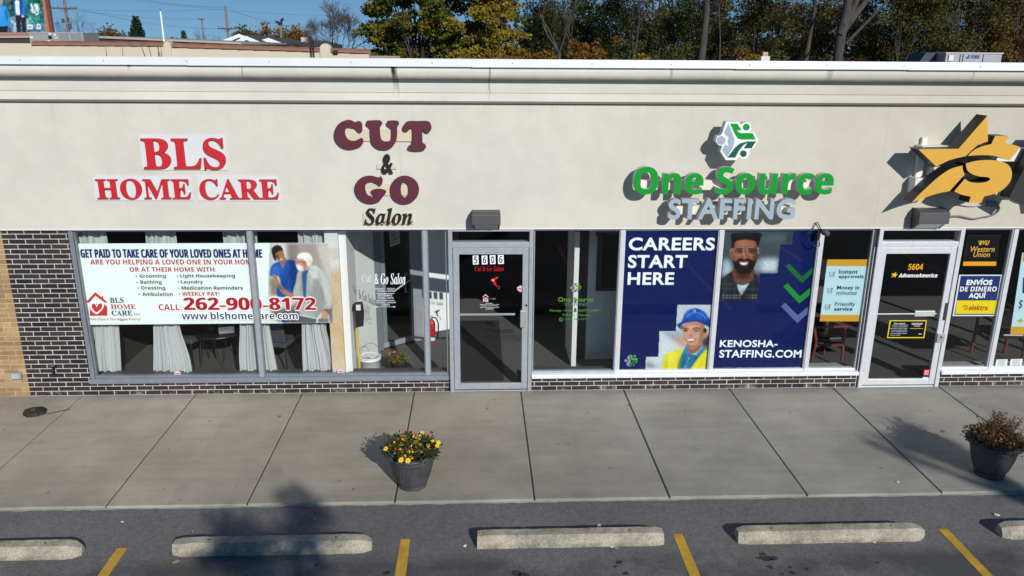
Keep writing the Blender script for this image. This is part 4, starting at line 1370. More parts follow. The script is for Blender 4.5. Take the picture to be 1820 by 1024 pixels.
r.poly('#1c1211', [(898, 416), (930, 400), (974, 415), (935, 428)], Wm).poly('#3a2a26', [(1045, 417), (1080, 402), (1122, 414), (1085, 426)], Wm, up=False)
r.poly('#a3745c', [(975, 490), (985, 425), (1000, 420), (1010, 470), (1035, 495), (1005, 508)], Wm, smooth=3)
r.poly('#a23f48', [(934, 533), (1000, 528), (1075, 530), (1048, 568), (1000, 577), (958, 566)], Wm, smooth=3)
r.poly('#f3efec', [(950, 538), (1000, 534), (1062, 536), (1040, 556), (1000, 562), (965, 556)], Wm, smooth=3)
r.poly('#c4785a', [(890, 345), (1000, 300), (1180, 310), (1190, 365), (1050, 330), (920, 355)], Wm, smooth=3)
r.poly('#1c4aa8', [(885, 285), (910, 200), (960, 130), (1060, 100), (1160, 130), (1240, 210), (1290, 290), (1310, 350), (1290, 385), (1240, 320), (1110, 275), (960, 290), (870, 325), (850, 370), (815, 330)], Wm, smooth=4)
r.poly('#123583', [(815, 330), (950, 285), (1110, 272), (1240, 310), (1305, 355), (1290, 390), (1230, 345), (1100, 292), (950, 305), (870, 345), (880, 405)], Wm, smooth=3)
r.line('#7fa3de', spline([(950, 230), (1000, 180), (1070, 165), (1150, 178), (1200, 220), (1215, 260)], 5, False), 9, Wm)
r.line('#5d86cf', spline([(930, 190), (980, 130), (1050, 105)], 5, False), 14, Wm).poly('#8fb4e6', circ(1062, 138, 18), Wm)
r.line('#4f7bc9', spline([(1150, 125), (1210, 170), (1262, 250)], 5, False), 12, Wm)
r.line('#1b4f70', [(980, 760), (965, 985)], 7, Wm)
r.poly('#3d86ad', [(945, 625), (990, 745), (890, 745)], Wm).poly('#3d86ad', [(1190, 632), (1205, 690), (1100, 775), (1085, 740)], Wm, up=False)
for y_ in (806, 920):
    r.poly('#e9eef0', circ(985 - (y_ - 806) * .5, y_, 9, 10), Wm, up=False)
r.blob('#d9ad93', 1000, 360, 70, 26, .55).blob('#d8a68d', 930, 490, 30, 34, .55).blob('#d6a38a', 1100, 490, 34, 36, .5).blob('#e2bba3', 990, 440, 12, 50, .55).blob('#8a5c48', 1155, 470, 22, 110, .6).blob('#8a5c48', 1030, 632, 80, 14, .6).blob('#9c6c56', 905, 520, 14, 60, .5)
r.blob('#0c2a70', 1230, 300, 60, 40, .6).blob('#4f84d8', 985, 190, 60, 26, .6, -.6).blob('#0f2f7c', 920, 280, 50, 16, .5).blob('#3a6fcd', 1130, 220, 60, 30, .5)
r.blob('#f0ea6a', 720, 800, 60, 90, .5, .3).blob('#a8a11a', 840, 900, 30, 120, .55, .25).blob('#b0a91e', 660, 900, 30, 90, .5).blob('#efe75a', 1180, 870, 40, 110, .5, .4).blob('#9d961a', 1265, 880, 24, 120, .5)
r.blob('#17496b', 900, 860, 22, 120, .6, .2).blob('#5a9fc2', 960, 860, 16, 120, .5, .1).blob('#1a4d70', 1060, 830, 20, 70, .6, .5)
r.blur(1.3).grain(.02).grain(.015, 4)
p.k = 5
emblem(p, lambda pts: Wm([(72 + (x - 808) / 340 * 210, 745 + (y - 72) / 304 * 185) for x, y in pts]), {'grey': '#8a97b0', 'green': '#59a83a', 'dark': '#377a45'})
cb_ = p.build('careers_poster', 'dark blue poster reading CAREERS START HERE with a woman in a blue helmet', 'poster')
r.build('photo', cb_, p.Y - .0015)

p = Print(YP)
Mn = tf(1280, 405, 7.316)
p.poly(BL, [(1176, 66), (1712, 64), (1632, 862), (1114, 858)], Z6)
r = Photo(Mn, -10, 958, 40, 960, 8, [(62, 45), (950, 45), (935, 215), (785, 220), (745, 590), (515, 595), (490, 955), (-5, 955), (30, 500)], '#3d4a52')
r.poly('#3d4a52', [(62, 45), (950, 45), (935, 215), (785, 220), (745, 590), (515, 595), (490, 955), (-5, 955), (30, 500)], Mn)
r.poly('#2c363d', [(870, 60), (950, 50), (935, 210), (860, 210)], Mn).poly('#4c5a61', [(550, 100), (850, 90), (850, 180), (550, 190)], Mn, up=False)
r.poly('#a9b9c4', [(35, 410), (130, 420), (170, 600), (10, 640)], Mn, smooth=1).poly('#b9c8d2', [(530, 410), (580, 395), (762, 395), (745, 585), (530, 580)], Mn, up=False)
r.poly('#93a5b2', [(440, 420), (515, 410), (515, 580), (420, 560)], Mn, up=False)
r.blur(7)
r.poly('#1b2027', [(0, 680), (90, 610), (160, 555), (230, 700), (330, 720), (430, 565), (500, 650), (505, 740), (490, 955), (-5, 955)], Mn)
for a_, b_ in (((-2, 722), (200, 735)), ((-2, 792), (490, 800)), ((300, 800), (490, 795))):
    r.line('#5c646d', [a_, b_], 5, Mn, up=False)
r.line('#454d57', [(60, 640), (45, 955)], 9, Mn).line('#454d57', [(85, 620), (80, 955)], 6, Mn, up=False).line('#454d57', [(430, 640), (420, 955)], 8, Mn, up=False).line('#454d57', [(190, 740), (195, 955)], 6, Mn, up=False)
for y_ in (880, 910):
    for k in range(11):
        if k in (6,):
            continue
        r.poly('#7c8590', [(30 + k * 42, y_ - 8), (58 + k * 42, y_ - 8), (56 + k * 42, y_ + 8), (30 + k * 42, y_ + 8)], Mn, up=(k == 0))
r.poly('#a8c2cc', [(215, 735), (300, 745), (382, 715), (330, 800), (278, 885), (240, 820)], Mn)
r.poly('#6b4032', [(165, 520), (430, 520), (440, 600), (420, 680), (330, 725), (215, 735), (170, 640)], Mn, smooth=2)
r.poly('#4c2b21', [(170, 540), (300, 610), (420, 540), (380, 620), (300, 660), (215, 620)], Mn, smooth=2)
r.line('#2a3038', [(100, 620), (160, 690), (215, 735)], 16, Mn).line('#2a3038', [(500, 640), (440, 690), (382, 715)], 16, Mn, up=False)
r.poly('#8a543e', [(128, 290), (150, 280), (160, 395), (140, 390), (122, 350)], Mn, smooth=3)
r.poly('#7d4a37', [(160, 250), (190, 160), (320, 140), (460, 160), (490, 250), (480, 390), (450, 480), (400, 560), (310, 595), (230, 570), (180, 490), (162, 400)], Mn, smooth=4)
r.poly('#95614a', [(220, 180), (330, 160), (440, 185), (455, 250), (330, 240), (215, 250)], Mn, smooth=3)
r.poly('#5d3527', [(430, 260), (485, 260), (478, 400), (440, 490), (420, 400)], Mn, smooth=3)
r.poly('#18110f', [(162, 410), (185, 440), (215, 430), (250, 400), (330, 395), (400, 410), (440, 440), (470, 410), (455, 480), (405, 570), (310, 610), (225, 580), (180, 500)], Mn, smooth=3)
r.poly('#7a4637', [(245, 440), (310, 432), (375, 440), (350, 490), (300, 500), (265, 485)], Mn, smooth=3)
r.poly('#f1ece8', [(255, 448), (310, 455), (358, 450), (338, 476), (300, 482), (270, 472)], Mn, smooth=3)
r.poly('#925c46', [(290, 400), (300, 330), (330, 325), (350, 395), (320, 408)], Mn, smooth=3)
r.poly('#140e0d', [(205, 268), (290, 262), (290, 276), (210, 285)], Mn).poly('#140e0d', [(365, 262), (450, 268), (448, 284), (366, 276)], Mn, up=False)
r.poly('#241713', [(225, 300), (285, 292), (285, 314), (230, 318)], Mn).poly('#241713', [(375, 292), (435, 300), (430, 318), (376, 314)], Mn, up=False)
for pts in ([(165, 265), (310, 258), (300, 345), (250, 358), (185, 345)], [(345, 258), (500, 265), (480, 345), (410, 358), (360, 345)]):
    r.line('#9fb0b8', pts + [pts[0]], 6, Mn)
r.line('#b8c6cc', [(130, 290), (165, 268)], 8, Mn).line('#b8c6cc', [(490, 265), (500, 330)], 9, Mn, up=False)
r.poly('#0c0b0c', [(150, 260), (150, 150), (160, 70), (520, 65), (525, 120), (505, 200), (488, 250), (470, 190), (440, 165), (330, 150), (220, 165), (190, 200), (178, 265)], Mn, smooth=2)
r.blob('#b27c60', 300, 205, 60, 30, .55).blob('#a87257', 225, 380, 30, 34, .55).blob('#a06a52', 405, 375, 26, 32, .5).blob('#b98468', 318, 365, 12, 40, .55).blob('#3c221a', 470, 330, 20, 120, .6).blob('#3a211a', 300, 640, 90, 26, .6).blob('#8f5a44', 190, 240, 18, 60, .4)
r.blob('#2e2a2a', 300, 90, 120, 16, .5).blob('#39414b', 120, 760, 40, 60, .5).blob('#0c0f14', 330, 880, 60, 70, .5).blob('#c9dde4', 300, 770, 30, 24, .5)
r.blur(1.3).grain(.035).grain(.03, 4)
p.k = 5
for col, pts in (('#1d6334', [(850, 505), (893, 462), (1060, 632), (1238, 485), (1232, 550), (1063, 722)]), ('#23883a', [(820, 765), (873, 720), (1035, 890), (1210, 745), (1202, 838), (1027, 985)])):
    p.poly(col, pts, Mn)
p.poly('#5a669c', [(1497, 493), (1520, 474), (1592, 545), (1664, 487), (1662, 523), (1590, 590)], Z6, up=False)
p.text('#dfe3ee', 'KENOSHA-', 1150, 1478, 686, 726, 'sans', Z6, offset=.026)
p.text('#dfe3ee', 'STAFFING.COM', 1147, 1614, 742, 786, 'sans', Z6, offset=.026, up=False)
cb_ = p.build('staffing_poster', 'dark blue poster with a smiling man in clear goggles and green chevrons', 'poster')
r.build('photo', cb_, p.Y - .0015)

# ---- money shop posters
Z7 = tf(1400, 390, 3.2)
GOLD, PALE = '#c8982c', '#b5d4dd'
p = Print(YP)
p.poly(PALE, [(226, 228), (473, 228), (422, 580), (182, 580)], Z7)
p.poly(GOLD, [(226, 228), (473, 228), (467, 267), (220, 265)], Z7).poly(GOLD, [(187, 543), (427, 543), (422, 580), (182, 580)], Z7, up=False)
for w_, x0, x1, y0, y1, c_ in (('Instant', 292, 399, 285, 309, '#26355a'), ('approvals', 289, 432, 314, 340, '#26355a'), ('Money in', 280, 407, 377, 405, '#26355a'), ('minutes', 277, 393, 406, 430, '#6b8296'), ('Friendly', 268, 384, 470, 498, '#5b7186'), ('service', 264, 368, 499, 520, '#26355a')):
    p.text(c_, w_, x0, x1, y0, y1, 'sans', Z7, offset=.026)
for cx, cy in ((252, 312), (240, 405), (227, 498)):
    p.line('#7a6e5c', [(cx - 13, cy - 12), (cx + 12, cy - 12), (cx + 11, cy + 13), (cx - 14, cy + 13), (cx - 13, cy - 12)], 3, Z7, up=False)
    p.line('#7a6e5c', [(cx - 7, cy - 1), (cx, cy + 7), (cx + 18, cy - 17)], 3, Z7)
p.build('approvals_poster', 'pale blue poster with gold bands listing instant approvals beside the staffing posters', 'poster')

p = Print(YP)
p.poly('#0b0b0c', [(1026, 92), (1212, 92), (1185, 264), (998, 264)], Z7)
p.line('#3a3a3c', [(1212, 92), (1026, 92), (1000, 240)], 2, Z7)
p.poly('#e8a01d', [(1000, 240), (1187, 240), (1184, 264), (996, 264)], Z7)
for w_, x0, x1, y0, y1 in (('WU', 1094, 1147, 120, 147), ('Western', 1038, 1177, 153, 185), ('Union', 1056, 1150, 185, 214)):
    p.text('#d9ab4e', w_, x0, x1, y0, y1, 'oblique' if w_ == 'WU' else 'sans', Z7, offset=.012, shear=0 if w_ == 'WU' else .1)
p.line('#d9ab4e', [(1086, 122), (1091, 146)], 3, Z7, up=False).line('#d9ab4e', [(1091, 122), (1096, 146)], 3, Z7, up=False)
p.build('transfer_poster', 'black poster with gold lettering and a gold bar at the top of the window', 'poster')
p = Print(YP)
p.poly('#dfe6ee', [(976, 315), (1219, 315), (1180, 550), (938, 550)], Z7)
p.poly('#24356d', [(984, 321), (1212, 321), (1174, 543), (947, 543)], Z7)
p.poly('#e3cd1a', [(962, 461), (1190, 461), (1176, 537), (953, 537)], Z7)
for w_, x0, x1, y0, y1 in (('ENVÍOS', 1018, 1164, 336, 374), ('DE DINERO', 980, 1188, 382, 410), ('AQUÍ', 1030, 1126, 412, 452)):
    p.text('#f0f3f6', w_, x0, x1, y0, y1, 'bold' if w_ == 'DE DINERO' else 'sans', Z7, offset=.002 if w_ == 'DE DINERO' else .045)
p.text('#b23a24', 'elektra', 1030, 1138, 485, 517, 'sans', Z7, offset=.02, shear=.06)
p.line('#b23a24', spline([(995, 505), (1000, 492), (1012, 490), (1008, 500), (1018, 506), (1022, 494), (1014, 488)], 4, False), 3, Z7, up=False).line('#b23a24', spline([(1000, 512), (1012, 514), (1022, 506)], 4, False), 3, Z7, up=False)
p.build('remittance_poster', 'navy and yellow square poster reading ENVIOS DE DINERO AQUI', 'poster')

p = Print(YP)
p.poly(PALE, [(1334, 190), (1620, 190), (1560, 655), (1265, 655)], Z7)
p.poly(GOLD, [(1340, 190), (1620, 190), (1610, 240), (1334, 240)], Z7).poly(GOLD, [(1273, 610), (1566, 610), (1560, 655), (1265, 655)], Z7, up=False)
p.poly('#1f3364', [(1338, 330), (1600, 330), (1590, 420), (1334, 420)], Z7, up=False)
p.text('#1f3364', '$100', 1313, 1420, 455, 512, 'bold', Z7)
p.poly('#c8982c', [(1300, 575), (1318, 572), (1326, 556), (1331, 572), (1345, 578), (1328, 583), (1322, 596), (1316, 584)], Z7, up=False)
p.build('loan_poster', 'pale blue poster with gold bands cut off by the photo edge', 'poster')

# ---- sheets and stickers
def sheet(name, label, cat, pts, T, lines, Y=YP, paper='#e8ecec', inkc='#7b8187'):
    p = Print(Y)
    p.poly(paper, pts, T)
    (ax, ay), (bx, by), (cx, cy), (dx, dy) = pts
    for k in range(lines):
        u = (k + 1.2) / (lines + 1.4)
        v = .14 + .03 * ((k * 7) % 3)
        w = .86 - .04 * ((k * 5) % 4)
        L = lambda s: (ax + (dx - ax) * u + (bx - ax + (cx - dx - bx + ax) * u) * s, ay + (dy - ay) * u + (by - ay + (cy - dy - by + ay) * u) * s)
        p.line(inkc, [L(v), L(w)], abs(dy - ay) / (lines * 3.2), T, up=(k == 0))
    return p.build(name, label, cat)
sheet('window_notice', 'small white printed notice at the foot of the window, beside the mullion', 'notice', [(1187, 797), (1252, 795), (1245, 842), (1180, 842)], Z7, 8)
sheet('window_notice', 'small white printed notice farther from the mullion, second of the pair', 'notice', [(1268, 795), (1336, 793), (1330, 840), (1262, 842)], Z7, 8)
def shield(px, py, r, label, Y=.0735):
    p = Print(Y)
    p.poly('#e3b7cf', [(px - r, py - r * .5), (px - r * .3, py - r * .8), (px, py - r * 1.1), (px + r * .3, py - r * .8), (px + r, py - r * .5), (px + r * .9, py + r * .3), (px, py + r), (px - r * .9, py + r * .3)])
    p.poly('#a84a78', [(px - r * .75, py - r * .25), (px + r * .75, py - r * .25), (px + r * .72, py - r * .02), (px - r * .72, py - r * .02)]).poly('#a84a78', [(px - r * .6, py + r * .2), (px + r * .6, py + r * .2), (px + r * .45, py + r * .4), (px - r * .45, py + r * .4)], up=False)
    p.build('alarm_sticker', label, 'sticker', group='pink alarm stickers on the glass')
shield(315.5, 664.5, 6, 'pink alarm sticker low on the curtained window, under the white banner')
shield(605, 661.5, 6, 'pink alarm sticker at the foot of the stained pillar')
shield(925, 513.5, 6, 'pink alarm sticker beside the handle on the glass of door 5606', .035)
p = Print(.033)
D = tf(800, 430, 7.875)
for i, (x0, y0, x1, y1, dg) in enumerate(((316, 190, 400, 318, '5'), (440, 190, 524, 316, '6'), (554, 186, 637, 313, '0'), (668, 182, 752, 311, '6'))):
    q = Print(.033)
    q.poly('#f0f2f5', [(x0, y0 + 3), (x1 - 4, y0), (x1, y1 - 4), (x0 + 5, y1)], D)
    q.text('#171a33', dg, x0 + 18, x1 - 18, y0 + 14, y1 - 14, 'bold', D)
    q.build('number_plate', 'white plate with black ' + {'5': 'five, first of the door number 5606', '0': 'zero, third of the door number 5606'}.get(dg, 'six, ' + ('second' if i == 1 else 'last') + ' of the door number 5606'), 'number plate', group='number plates on door 5606')
p = Print(.033)
p.text('#a3232a', 'Cut & Go Salon', 345, 750, 335, 410, 'italic', D, offset=.0)
RD = '#b5262c'
p.poly(RD, [(578, 520), (600, 512), (640, 495), (668, 485), (678, 497), (655, 520), (632, 535), (636, 570), (652, 600), (640, 612), (615, 600), (600, 565), (575, 545), (565, 535)], D, smooth=2)
p.line(RD, spline([(645, 605), (655, 630), (675, 615), (688, 630), (685, 655), (670, 660)], 4, False), 9, D, up=False)
p.poly('#e9d9d9', circ(600, 537, 13), D).poly(RD, circ(600, 537, 6), D)
p.build('salon_decal', 'red salon lettering and hair dryer decal on the glass of door 5606', 'decal')
p = Print(.033)
PK = '#e6b3bd'
p.poly(PK, [(452, 775), (495, 730), (543, 775), (528, 775), (495, 748), (467, 775)], D)
p.poly(PK, [(460, 800), (462, 836), (535, 836), (532, 796), (514, 778), (474, 780)], D, up=False)
p.poly('#1a1114', [(498, 826), (474, 800), (478, 784), (496, 792), (516, 782), (522, 800)], D, smooth=3).poly(PK, [(498, 815), (482, 800), (486, 790), (497, 798), (510, 789), (515, 800)], D, smooth=3)
p.text('#8d8d96', 'CARE', 552, 640, 787, 806, 'serif', D, up=False)
for x0, x1, y, w_ in ((498, 598, 858, 'Office Hours'), (418, 684, 877, 'Monday thru Friday 9am - 5pm'), (432, 668, 896, 'Saturday & Sunday CLOSED'), (418, 684, 918, 'After hours and emergency call'), (495, 606, 938, '262-900-8172')):
    p.text('#dcdfe4', w_, x0, x1, y - 7, y + 7, 'bold', D, up=False)
p.build('care_decal', 'pink house and heart decal with white opening hours on door 5606', 'decal')
S5 = tf(630, 420, 7.31)
p = Print(.0735)
p.text('#eef0f2', '& Go Salon', 262, 662, 480, 625, 'italic', S5, offset=.0)
p.text('#c9cdd0', 'Cut', 95, 215, 495, 600, 'italic', S5, offset=.0, up=False)
for w_, x0, x1, y0, y1 in (('MONDAY - FRIDAY', 264, 526, 672, 694), ('9:00AM - 6:00PM', 296, 506, 702, 722), ('SATURDAY', 300, 494, 755, 781), ('9:00AM - 3:00PM', 300, 505, 790, 812), ('TUESDAY - SUNDAY', 276, 540, 848, 870), ('CLOSED', 350, 460, 877, 900)):
    p.text('#c9ced4', w_, x0, x1, y0, y1, 'bold', S5, up=False)
for y in (743, 832):
    p.line('#d4d8dc', [(285, y), (520, y)], 6, S5, up=False)
p.line('#d4d8dc', [(270, 917), (540, 917)], 4, S5, up=False)
p.poly('#d4d8dc', [(500, 905), (545, 917), (500, 929), (512, 917)], S5, up=False).poly('#d4d8dc', [(262, 906), (290, 906), (310, 917), (290, 928), (262, 928), (275, 917)], S5, up=False)
p.build('salon_window_decal', 'white script salon lettering with opening hours on the narrow window', 'decal')
OS = tf(960, 480, 8.533)
p = Print(.0735)
emblem(p, lambda pts: OS([(450 + (x - 808) / 340 * 190, 190 + (y - 72) / 304 * 160) for x, y in pts]), {'grey': '#7f8f8c', 'green': '#4f8f2c', 'dark': '#2f6f45'})
p.text('#4f8a2c', 'One Source', 272, 805, 412, 482, 'sans', OS, offset=.022, up=False).text('#5f686c', 'STAFFING', 375, 720, 498, 545, 'sans', OS, offset=.01, up=False)
for w_, x0, x1, y0, y1 in (('Monday - Friday 8:00AM - 5:00PM', 145, 920, 594, 645), ('Walk-ins Welcome', 335, 765, 662, 700), ('(262) 435-4711', 372, 718, 728, 772)):
    p.text('#4a7a36', w_, x0, x1, y0, y1, 'sans', OS, offset=.012, up=False)
p.poly('#5f9a45', [circ(318, 750, 30), circ(318, 750, 24)], OS, up=False).line('#5f9a45', spline([(306, 738), (312, 756), (330, 764)], 4, False), 8, OS, up=False)
p.build('staffing_decal', 'green staffing lettering with opening times on the window next to door 5606', 'decal')
A = tf(1520, 390, 6.067)
A2 = tf(1520, 540, 6.067)
p = Print(.033)
p.text('#e2a62a', '5604', 574, 732, 480, 545, 'bold', A)
p.text('#f3f4f4', 'AdvanceAmerica', 470, 888, 582, 626, 'oblique', A, offset=.008, up=False)
p.poly('#e2b02c', [(390, 585), (415, 585), (445, 566), (438, 586), (460, 596), (440, 606), (432, 626), (415, 615), (388, 630), (405, 606)], A, up=False)
p.build('shop_door_decal', 'gold number 5604 over slanted white lettering on the glass of the second door', 'decal')
p = Print(.033)
p.poly('#d8c62c', [(372, 178), (773, 178), (745, 370), (342, 370)], A2)
p.poly('#101113', [(384, 188), (762, 188), (735, 360), (354, 360)], A2)
p.text('#dcdfe0', 'Store Hours', 418, 538, 205, 221, 'bold', A2)
for k in range(7):
    y = 231 + k * 18
    p.text('#b9bec4', ['Monday 9:00AM-6:00PM', 'Tuesday 9:00AM-6:00PM', 'Wednesday 9:00AM-6:00PM', 'Thursday 9:00AM-6:00PM', 'Friday 9:00AM-6:00PM', 'Saturday 9:00AM-1:00PM', 'Sunday CLOSED'][k], 400 - k * 4 - (20 if k == 2 else 0), (565 if k < 6 else 495) - k * 2, y - 6, y + 6, 'bold', A2, up=False)
for x0, x1, y in ((608, 730, 211), (608, 720, 223), (632, 700, 240)):
    p.line('#b9bec4', [(x0, y), (x1, y)], 7, A2, up=False)
p.line('#c9b92c', [(590, 266), (728, 266)], 5, A2, up=False)
p.line('#b9bec4', [(682, 326), (718, 326)], 8, A2, up=False)
p.build('hours_sign', 'black opening hours sign with a yellow border on the second door', 'sign')
p = Print(.033)
p.poly('#c92a35', [(742, 710), (806, 708), (797, 770), (733, 772)], A2)
p.text('#f2e3e3', 'CALL', 750, 796, 718, 738, 'bold', A2).text('#f2e3e3', 'PULL', 748, 792, 744, 764, 'bold', A2, up=False)
p.poly('#28408a', [(730, 776), (792, 774), (786, 806), (724, 808)], A2, up=False).poly('#e8ecf2', [(726, 795), (745, 790), (770, 796), (788, 790), (786, 806), (724, 808)], A2)
p.build('door_sticker', 'red and blue sticker low on the second door near its lock side', 'sticker')

# ================================================================== THINGS ON THE SIDEWALK AND WALL
POTM = None
def pot_mat():
    s = NT('grey_resin_pot')
    n = s.rng(s.noise(7, 5), .3, .7, .78, 1.2)
    col = s.val((.058, .058, .066), n)
    sc = s.math('MULTIPLY', s.rng(s.noise(40, 4, .7), .55, .75), .35)
    col = s.mix(sc, col, (.15, .145, .145))
    return s.done(col, .52, .4)
POTM = pot_mat()
SOIL = M('potting_soil', (.022, .016, .012), .95, var=.3, vscale=60)
def leaf_quads(mb, pts, size, rng, mi=0, up=0., asp=.55):
    """Small pointed leaves: a kinked four-cornered blade each."""
    for p in pts:
        d = Vector((rng.gauss(0, 1), rng.gauss(0, 1), rng.gauss(up, .7))).normalized()
        a = d.orthogonal().normalized()
        w = d.cross(a)
        t = rng.random() * 6.283
        a = a * math.cos(t) + w * math.sin(t)
        s = size * rng.uniform(.6, 1.35)
        p = Vector(p)
        n = d.cross(a)
        mb.add([p, p + d * s * .5 + a * s * asp * .5 + n * s * .1, p + d * s, p + d * s * .5 - a * s * asp * .5 + n * s * .1], [(0, 1, 2, 3)], mi)
LEAF_POT = leaf_mat('marigold_leaves', [(.015, .045, .012), (.03, .075, .018), (.05, .07, .02), (.075, .06, .028)], .25)
LEAF_DRY = leaf_mat('dry_stems', [(.17, .07, .03), (.08, .05, .025), (.22, .12, .06), (.05, .065, .022)], .25)
PETAL = M('yellow_petal', (.84, .58, .012), .6)
PETAL_C = M('orange_flower_heart', (.55, .17, .01), .7)
PETAL_O = M('faded_orange_petal', (.50, .20, .03), .7)
def planter(cx, cy, label, seed, flowers, dry):
    rng = random.Random(seed)
    t = thing('planter', label, 'planter', (cx, cy, 0), 'grey flower pots on the sidewalk')
    body = [(.0, .004), (.135, .004), (.150, .012), (.155, .032), (.147, .045)]
    for i in range(13):
        u = i / 12
        body.append((.150 + .082 * (u ** .72), .05 + .27 * u))
    body += [(.236, .333), (.240, .345), (.236, .352), (.238, .385)]
    def rib(a, z):
        if .06 < z < .315:
            e = min(1, (z - .06) / .04, (.315 - z) / .04)
            return .0035 * e * math.sin(a * 30 + 9 * math.sin(z * 26))
        return 0
    m = MB().lathe(body, cx, cy, 180, 0, rib)
    m.build('pot', POTM, t, smooth=True)
    rim = [(.236, .376), (.262, .376), (.282, .386), (.288, .402), (.282, .418), (.268, .426), (.252, .424), (.244, .412), (.238, .38), (.232, .36)]
    MB().lathe(rim, cx, cy, 72).build('rim', POTM, t, smooth=True)
    MB().lathe([(.242, .37), (.12, .385), (.0, .39)], cx, cy, 36).build('soil', SOIL, t, smooth=True)
    fol, st = MB(), MB()
    for k in range(190):
        a, r = rng.random() * 6.283, .245 * math.sqrt(rng.random())
        x, y = cx + r * math.cos(a), cy + r * math.sin(a)
        h = rng.uniform(.05, .15) * (1.15 - r * 1.6)
        lean = Vector((math.cos(a) * r * .5, math.sin(a) * r * .5, 0)) + Vector((rng.gauss(0, .02), rng.gauss(0, .02), 0))
        top = Vector((x, y, .38 + h)) + lean * .6
        st.tube([(x, y, .375), tuple((Vector((x, y, .375)) + top) / 2 + Vector((rng.gauss(0, .008), rng.gauss(0, .008), 0))), tuple(top)], [.0035, .0028, .002], 4, 0, False)
        pts = []
        for q in range(9):
            u = rng.uniform(.25, 1.05)
            b = Vector((x, y, .375)).lerp(top, u)
            pts.append(b + Vector((rng.gauss(0, .02), rng.gauss(0, .02), rng.gauss(0, .012))))
        leaf_quads(fol, pts, .034, rng, 0 if rng.random() > dry else 1, .5)
    st.build('stems', LEAF_DRY, t)
    # bright specks of spent and half-open blooms among the leaves
    bl = fol
    for k in range(70 if dry < .5 else 26):
        a, r = rng.random() * 6.283, .23 * math.sqrt(rng.random())
        p_ = Vector((cx + r * math.cos(a), cy + r * math.sin(a), .40 + rng.uniform(.05, .13) * (1.15 - r * 1.6)))
        leaf_quads(bl, [p_ + Vector((rng.gauss(0, .006), rng.gauss(0, .006), rng.gauss(0, .005))) for _ in range(4)], .019, rng, rng.choice((2, 2, 3, 4)) if dry < .5 else rng.choice((3, 4, 4)), .8, .9)
    fol.build('foliage', [LEAF_POT, LEAF_DRY, PETAL, PETAL_O, M('dried_bloom', (.30, .17, .08), .8)], t)
    def flower(c, n, s, mats, name='flower'):
        c = Vector(c); n = Vector(n).normalized()
        a = n.orthogonal().normalized(); b = n.cross(a)
        mb = MB()
        k = 7
        a0 = rng.random() * 6
        for lay in range(2):
            for i in range(k):
                g = a0 + 6.283 * (i + lay * .5) / k
                d = a * math.cos(g) + b * math.sin(g)
                w = n.cross(d)
                L = s * (1 - .3 * lay)
                z = n * (.004 + lay * .006)
                mb.add([c + z, c + z + d * L * .6 + w * L * .32 + n * .004, c + z + d * L + n * .0, c + z + d * L * .6 - w * L * .32 + n * .004], [(0, 1, 2, 3)])
        mb.lathe([(s * .25, 0), (s * .2, .008), (0, .012)], 0, 0, 8, 1) if False else None
        cc = c + n * .014
        ring = [cc + (a * math.cos(6.283 * i / 8) + b * math.sin(6.283 * i / 8)) * s * .26 for i in range(8)]
        mb.add(ring, [tuple(range(8))], 1)
        mb.build(name, mats, t)
    for (x, y, z, s, fade) in flowers:
        flower((cx + x, cy + y, z), (x * 1.5 + rng.gauss(0, .1), y * 1.5 - .5, 1), s, [PETAL_O if fade else PETAL, PETAL_C])
    return t
fl = []
rf = random.Random(4)
for px, py, s, fd in ((713, 818, .024, 0), (725, 819, .024, 0), (711, 805, .026, 0), (719, 812, .022, 0), (727, 804, .026, 0), (706, 799, .022, 0), (712, 791, .024, 0), (740, 786, .034, 0), (744, 780, .026, 0), (746, 796, .026, 1), (747, 791, .018, 0), (766, 776, .026, 1), (769, 785, .018, 0), (779, 787, .022, 0), (777, 793, .02, 0), (686, 798, .022, 0), (750, 769, .02, 0), (728, 766, .018, 1), (714, 776, .018, 1), (720, 785, .016, 0), (731, 814, .018, 0), (724, 797, .015, 0), (755, 773, .014, 1), (738, 795, .014, 1), (735, 770, .016, 1), (700, 788, .014, 0)):
    # height of the bloom from where in the pot it grows
    for z in (.43, .45, .47, .50, .53):
        q = PZ(px, py, z)
        dx, dy = q.x + .70, q.y + 2.375
        if dx * dx + dy * dy < (.21 + (z - .43) * .4) ** 2:
            break
    fl.append((dx, dy, z, s * 1.28, fd))
planter(-.70, -2.375, 'grey ribbed pot of bright yellow flowers on the walk in front of door 5606', 3, fl, .12)
fl2 = [(-.10, -.03, .44, .022, 1), (.02, -.05, .45, .022, 1), (-.12, -.15, .43, .020, 1), (.08, -.13, .44, .018, 1), (-.05, -.07, .44, .016, 1)]
t2 = planter(5.62, -2.335, 'grey ribbed pot of mostly withered plants under the second door', 8, fl2, .6)
rng = random.Random(14)
tw, hd = MB(), MB()
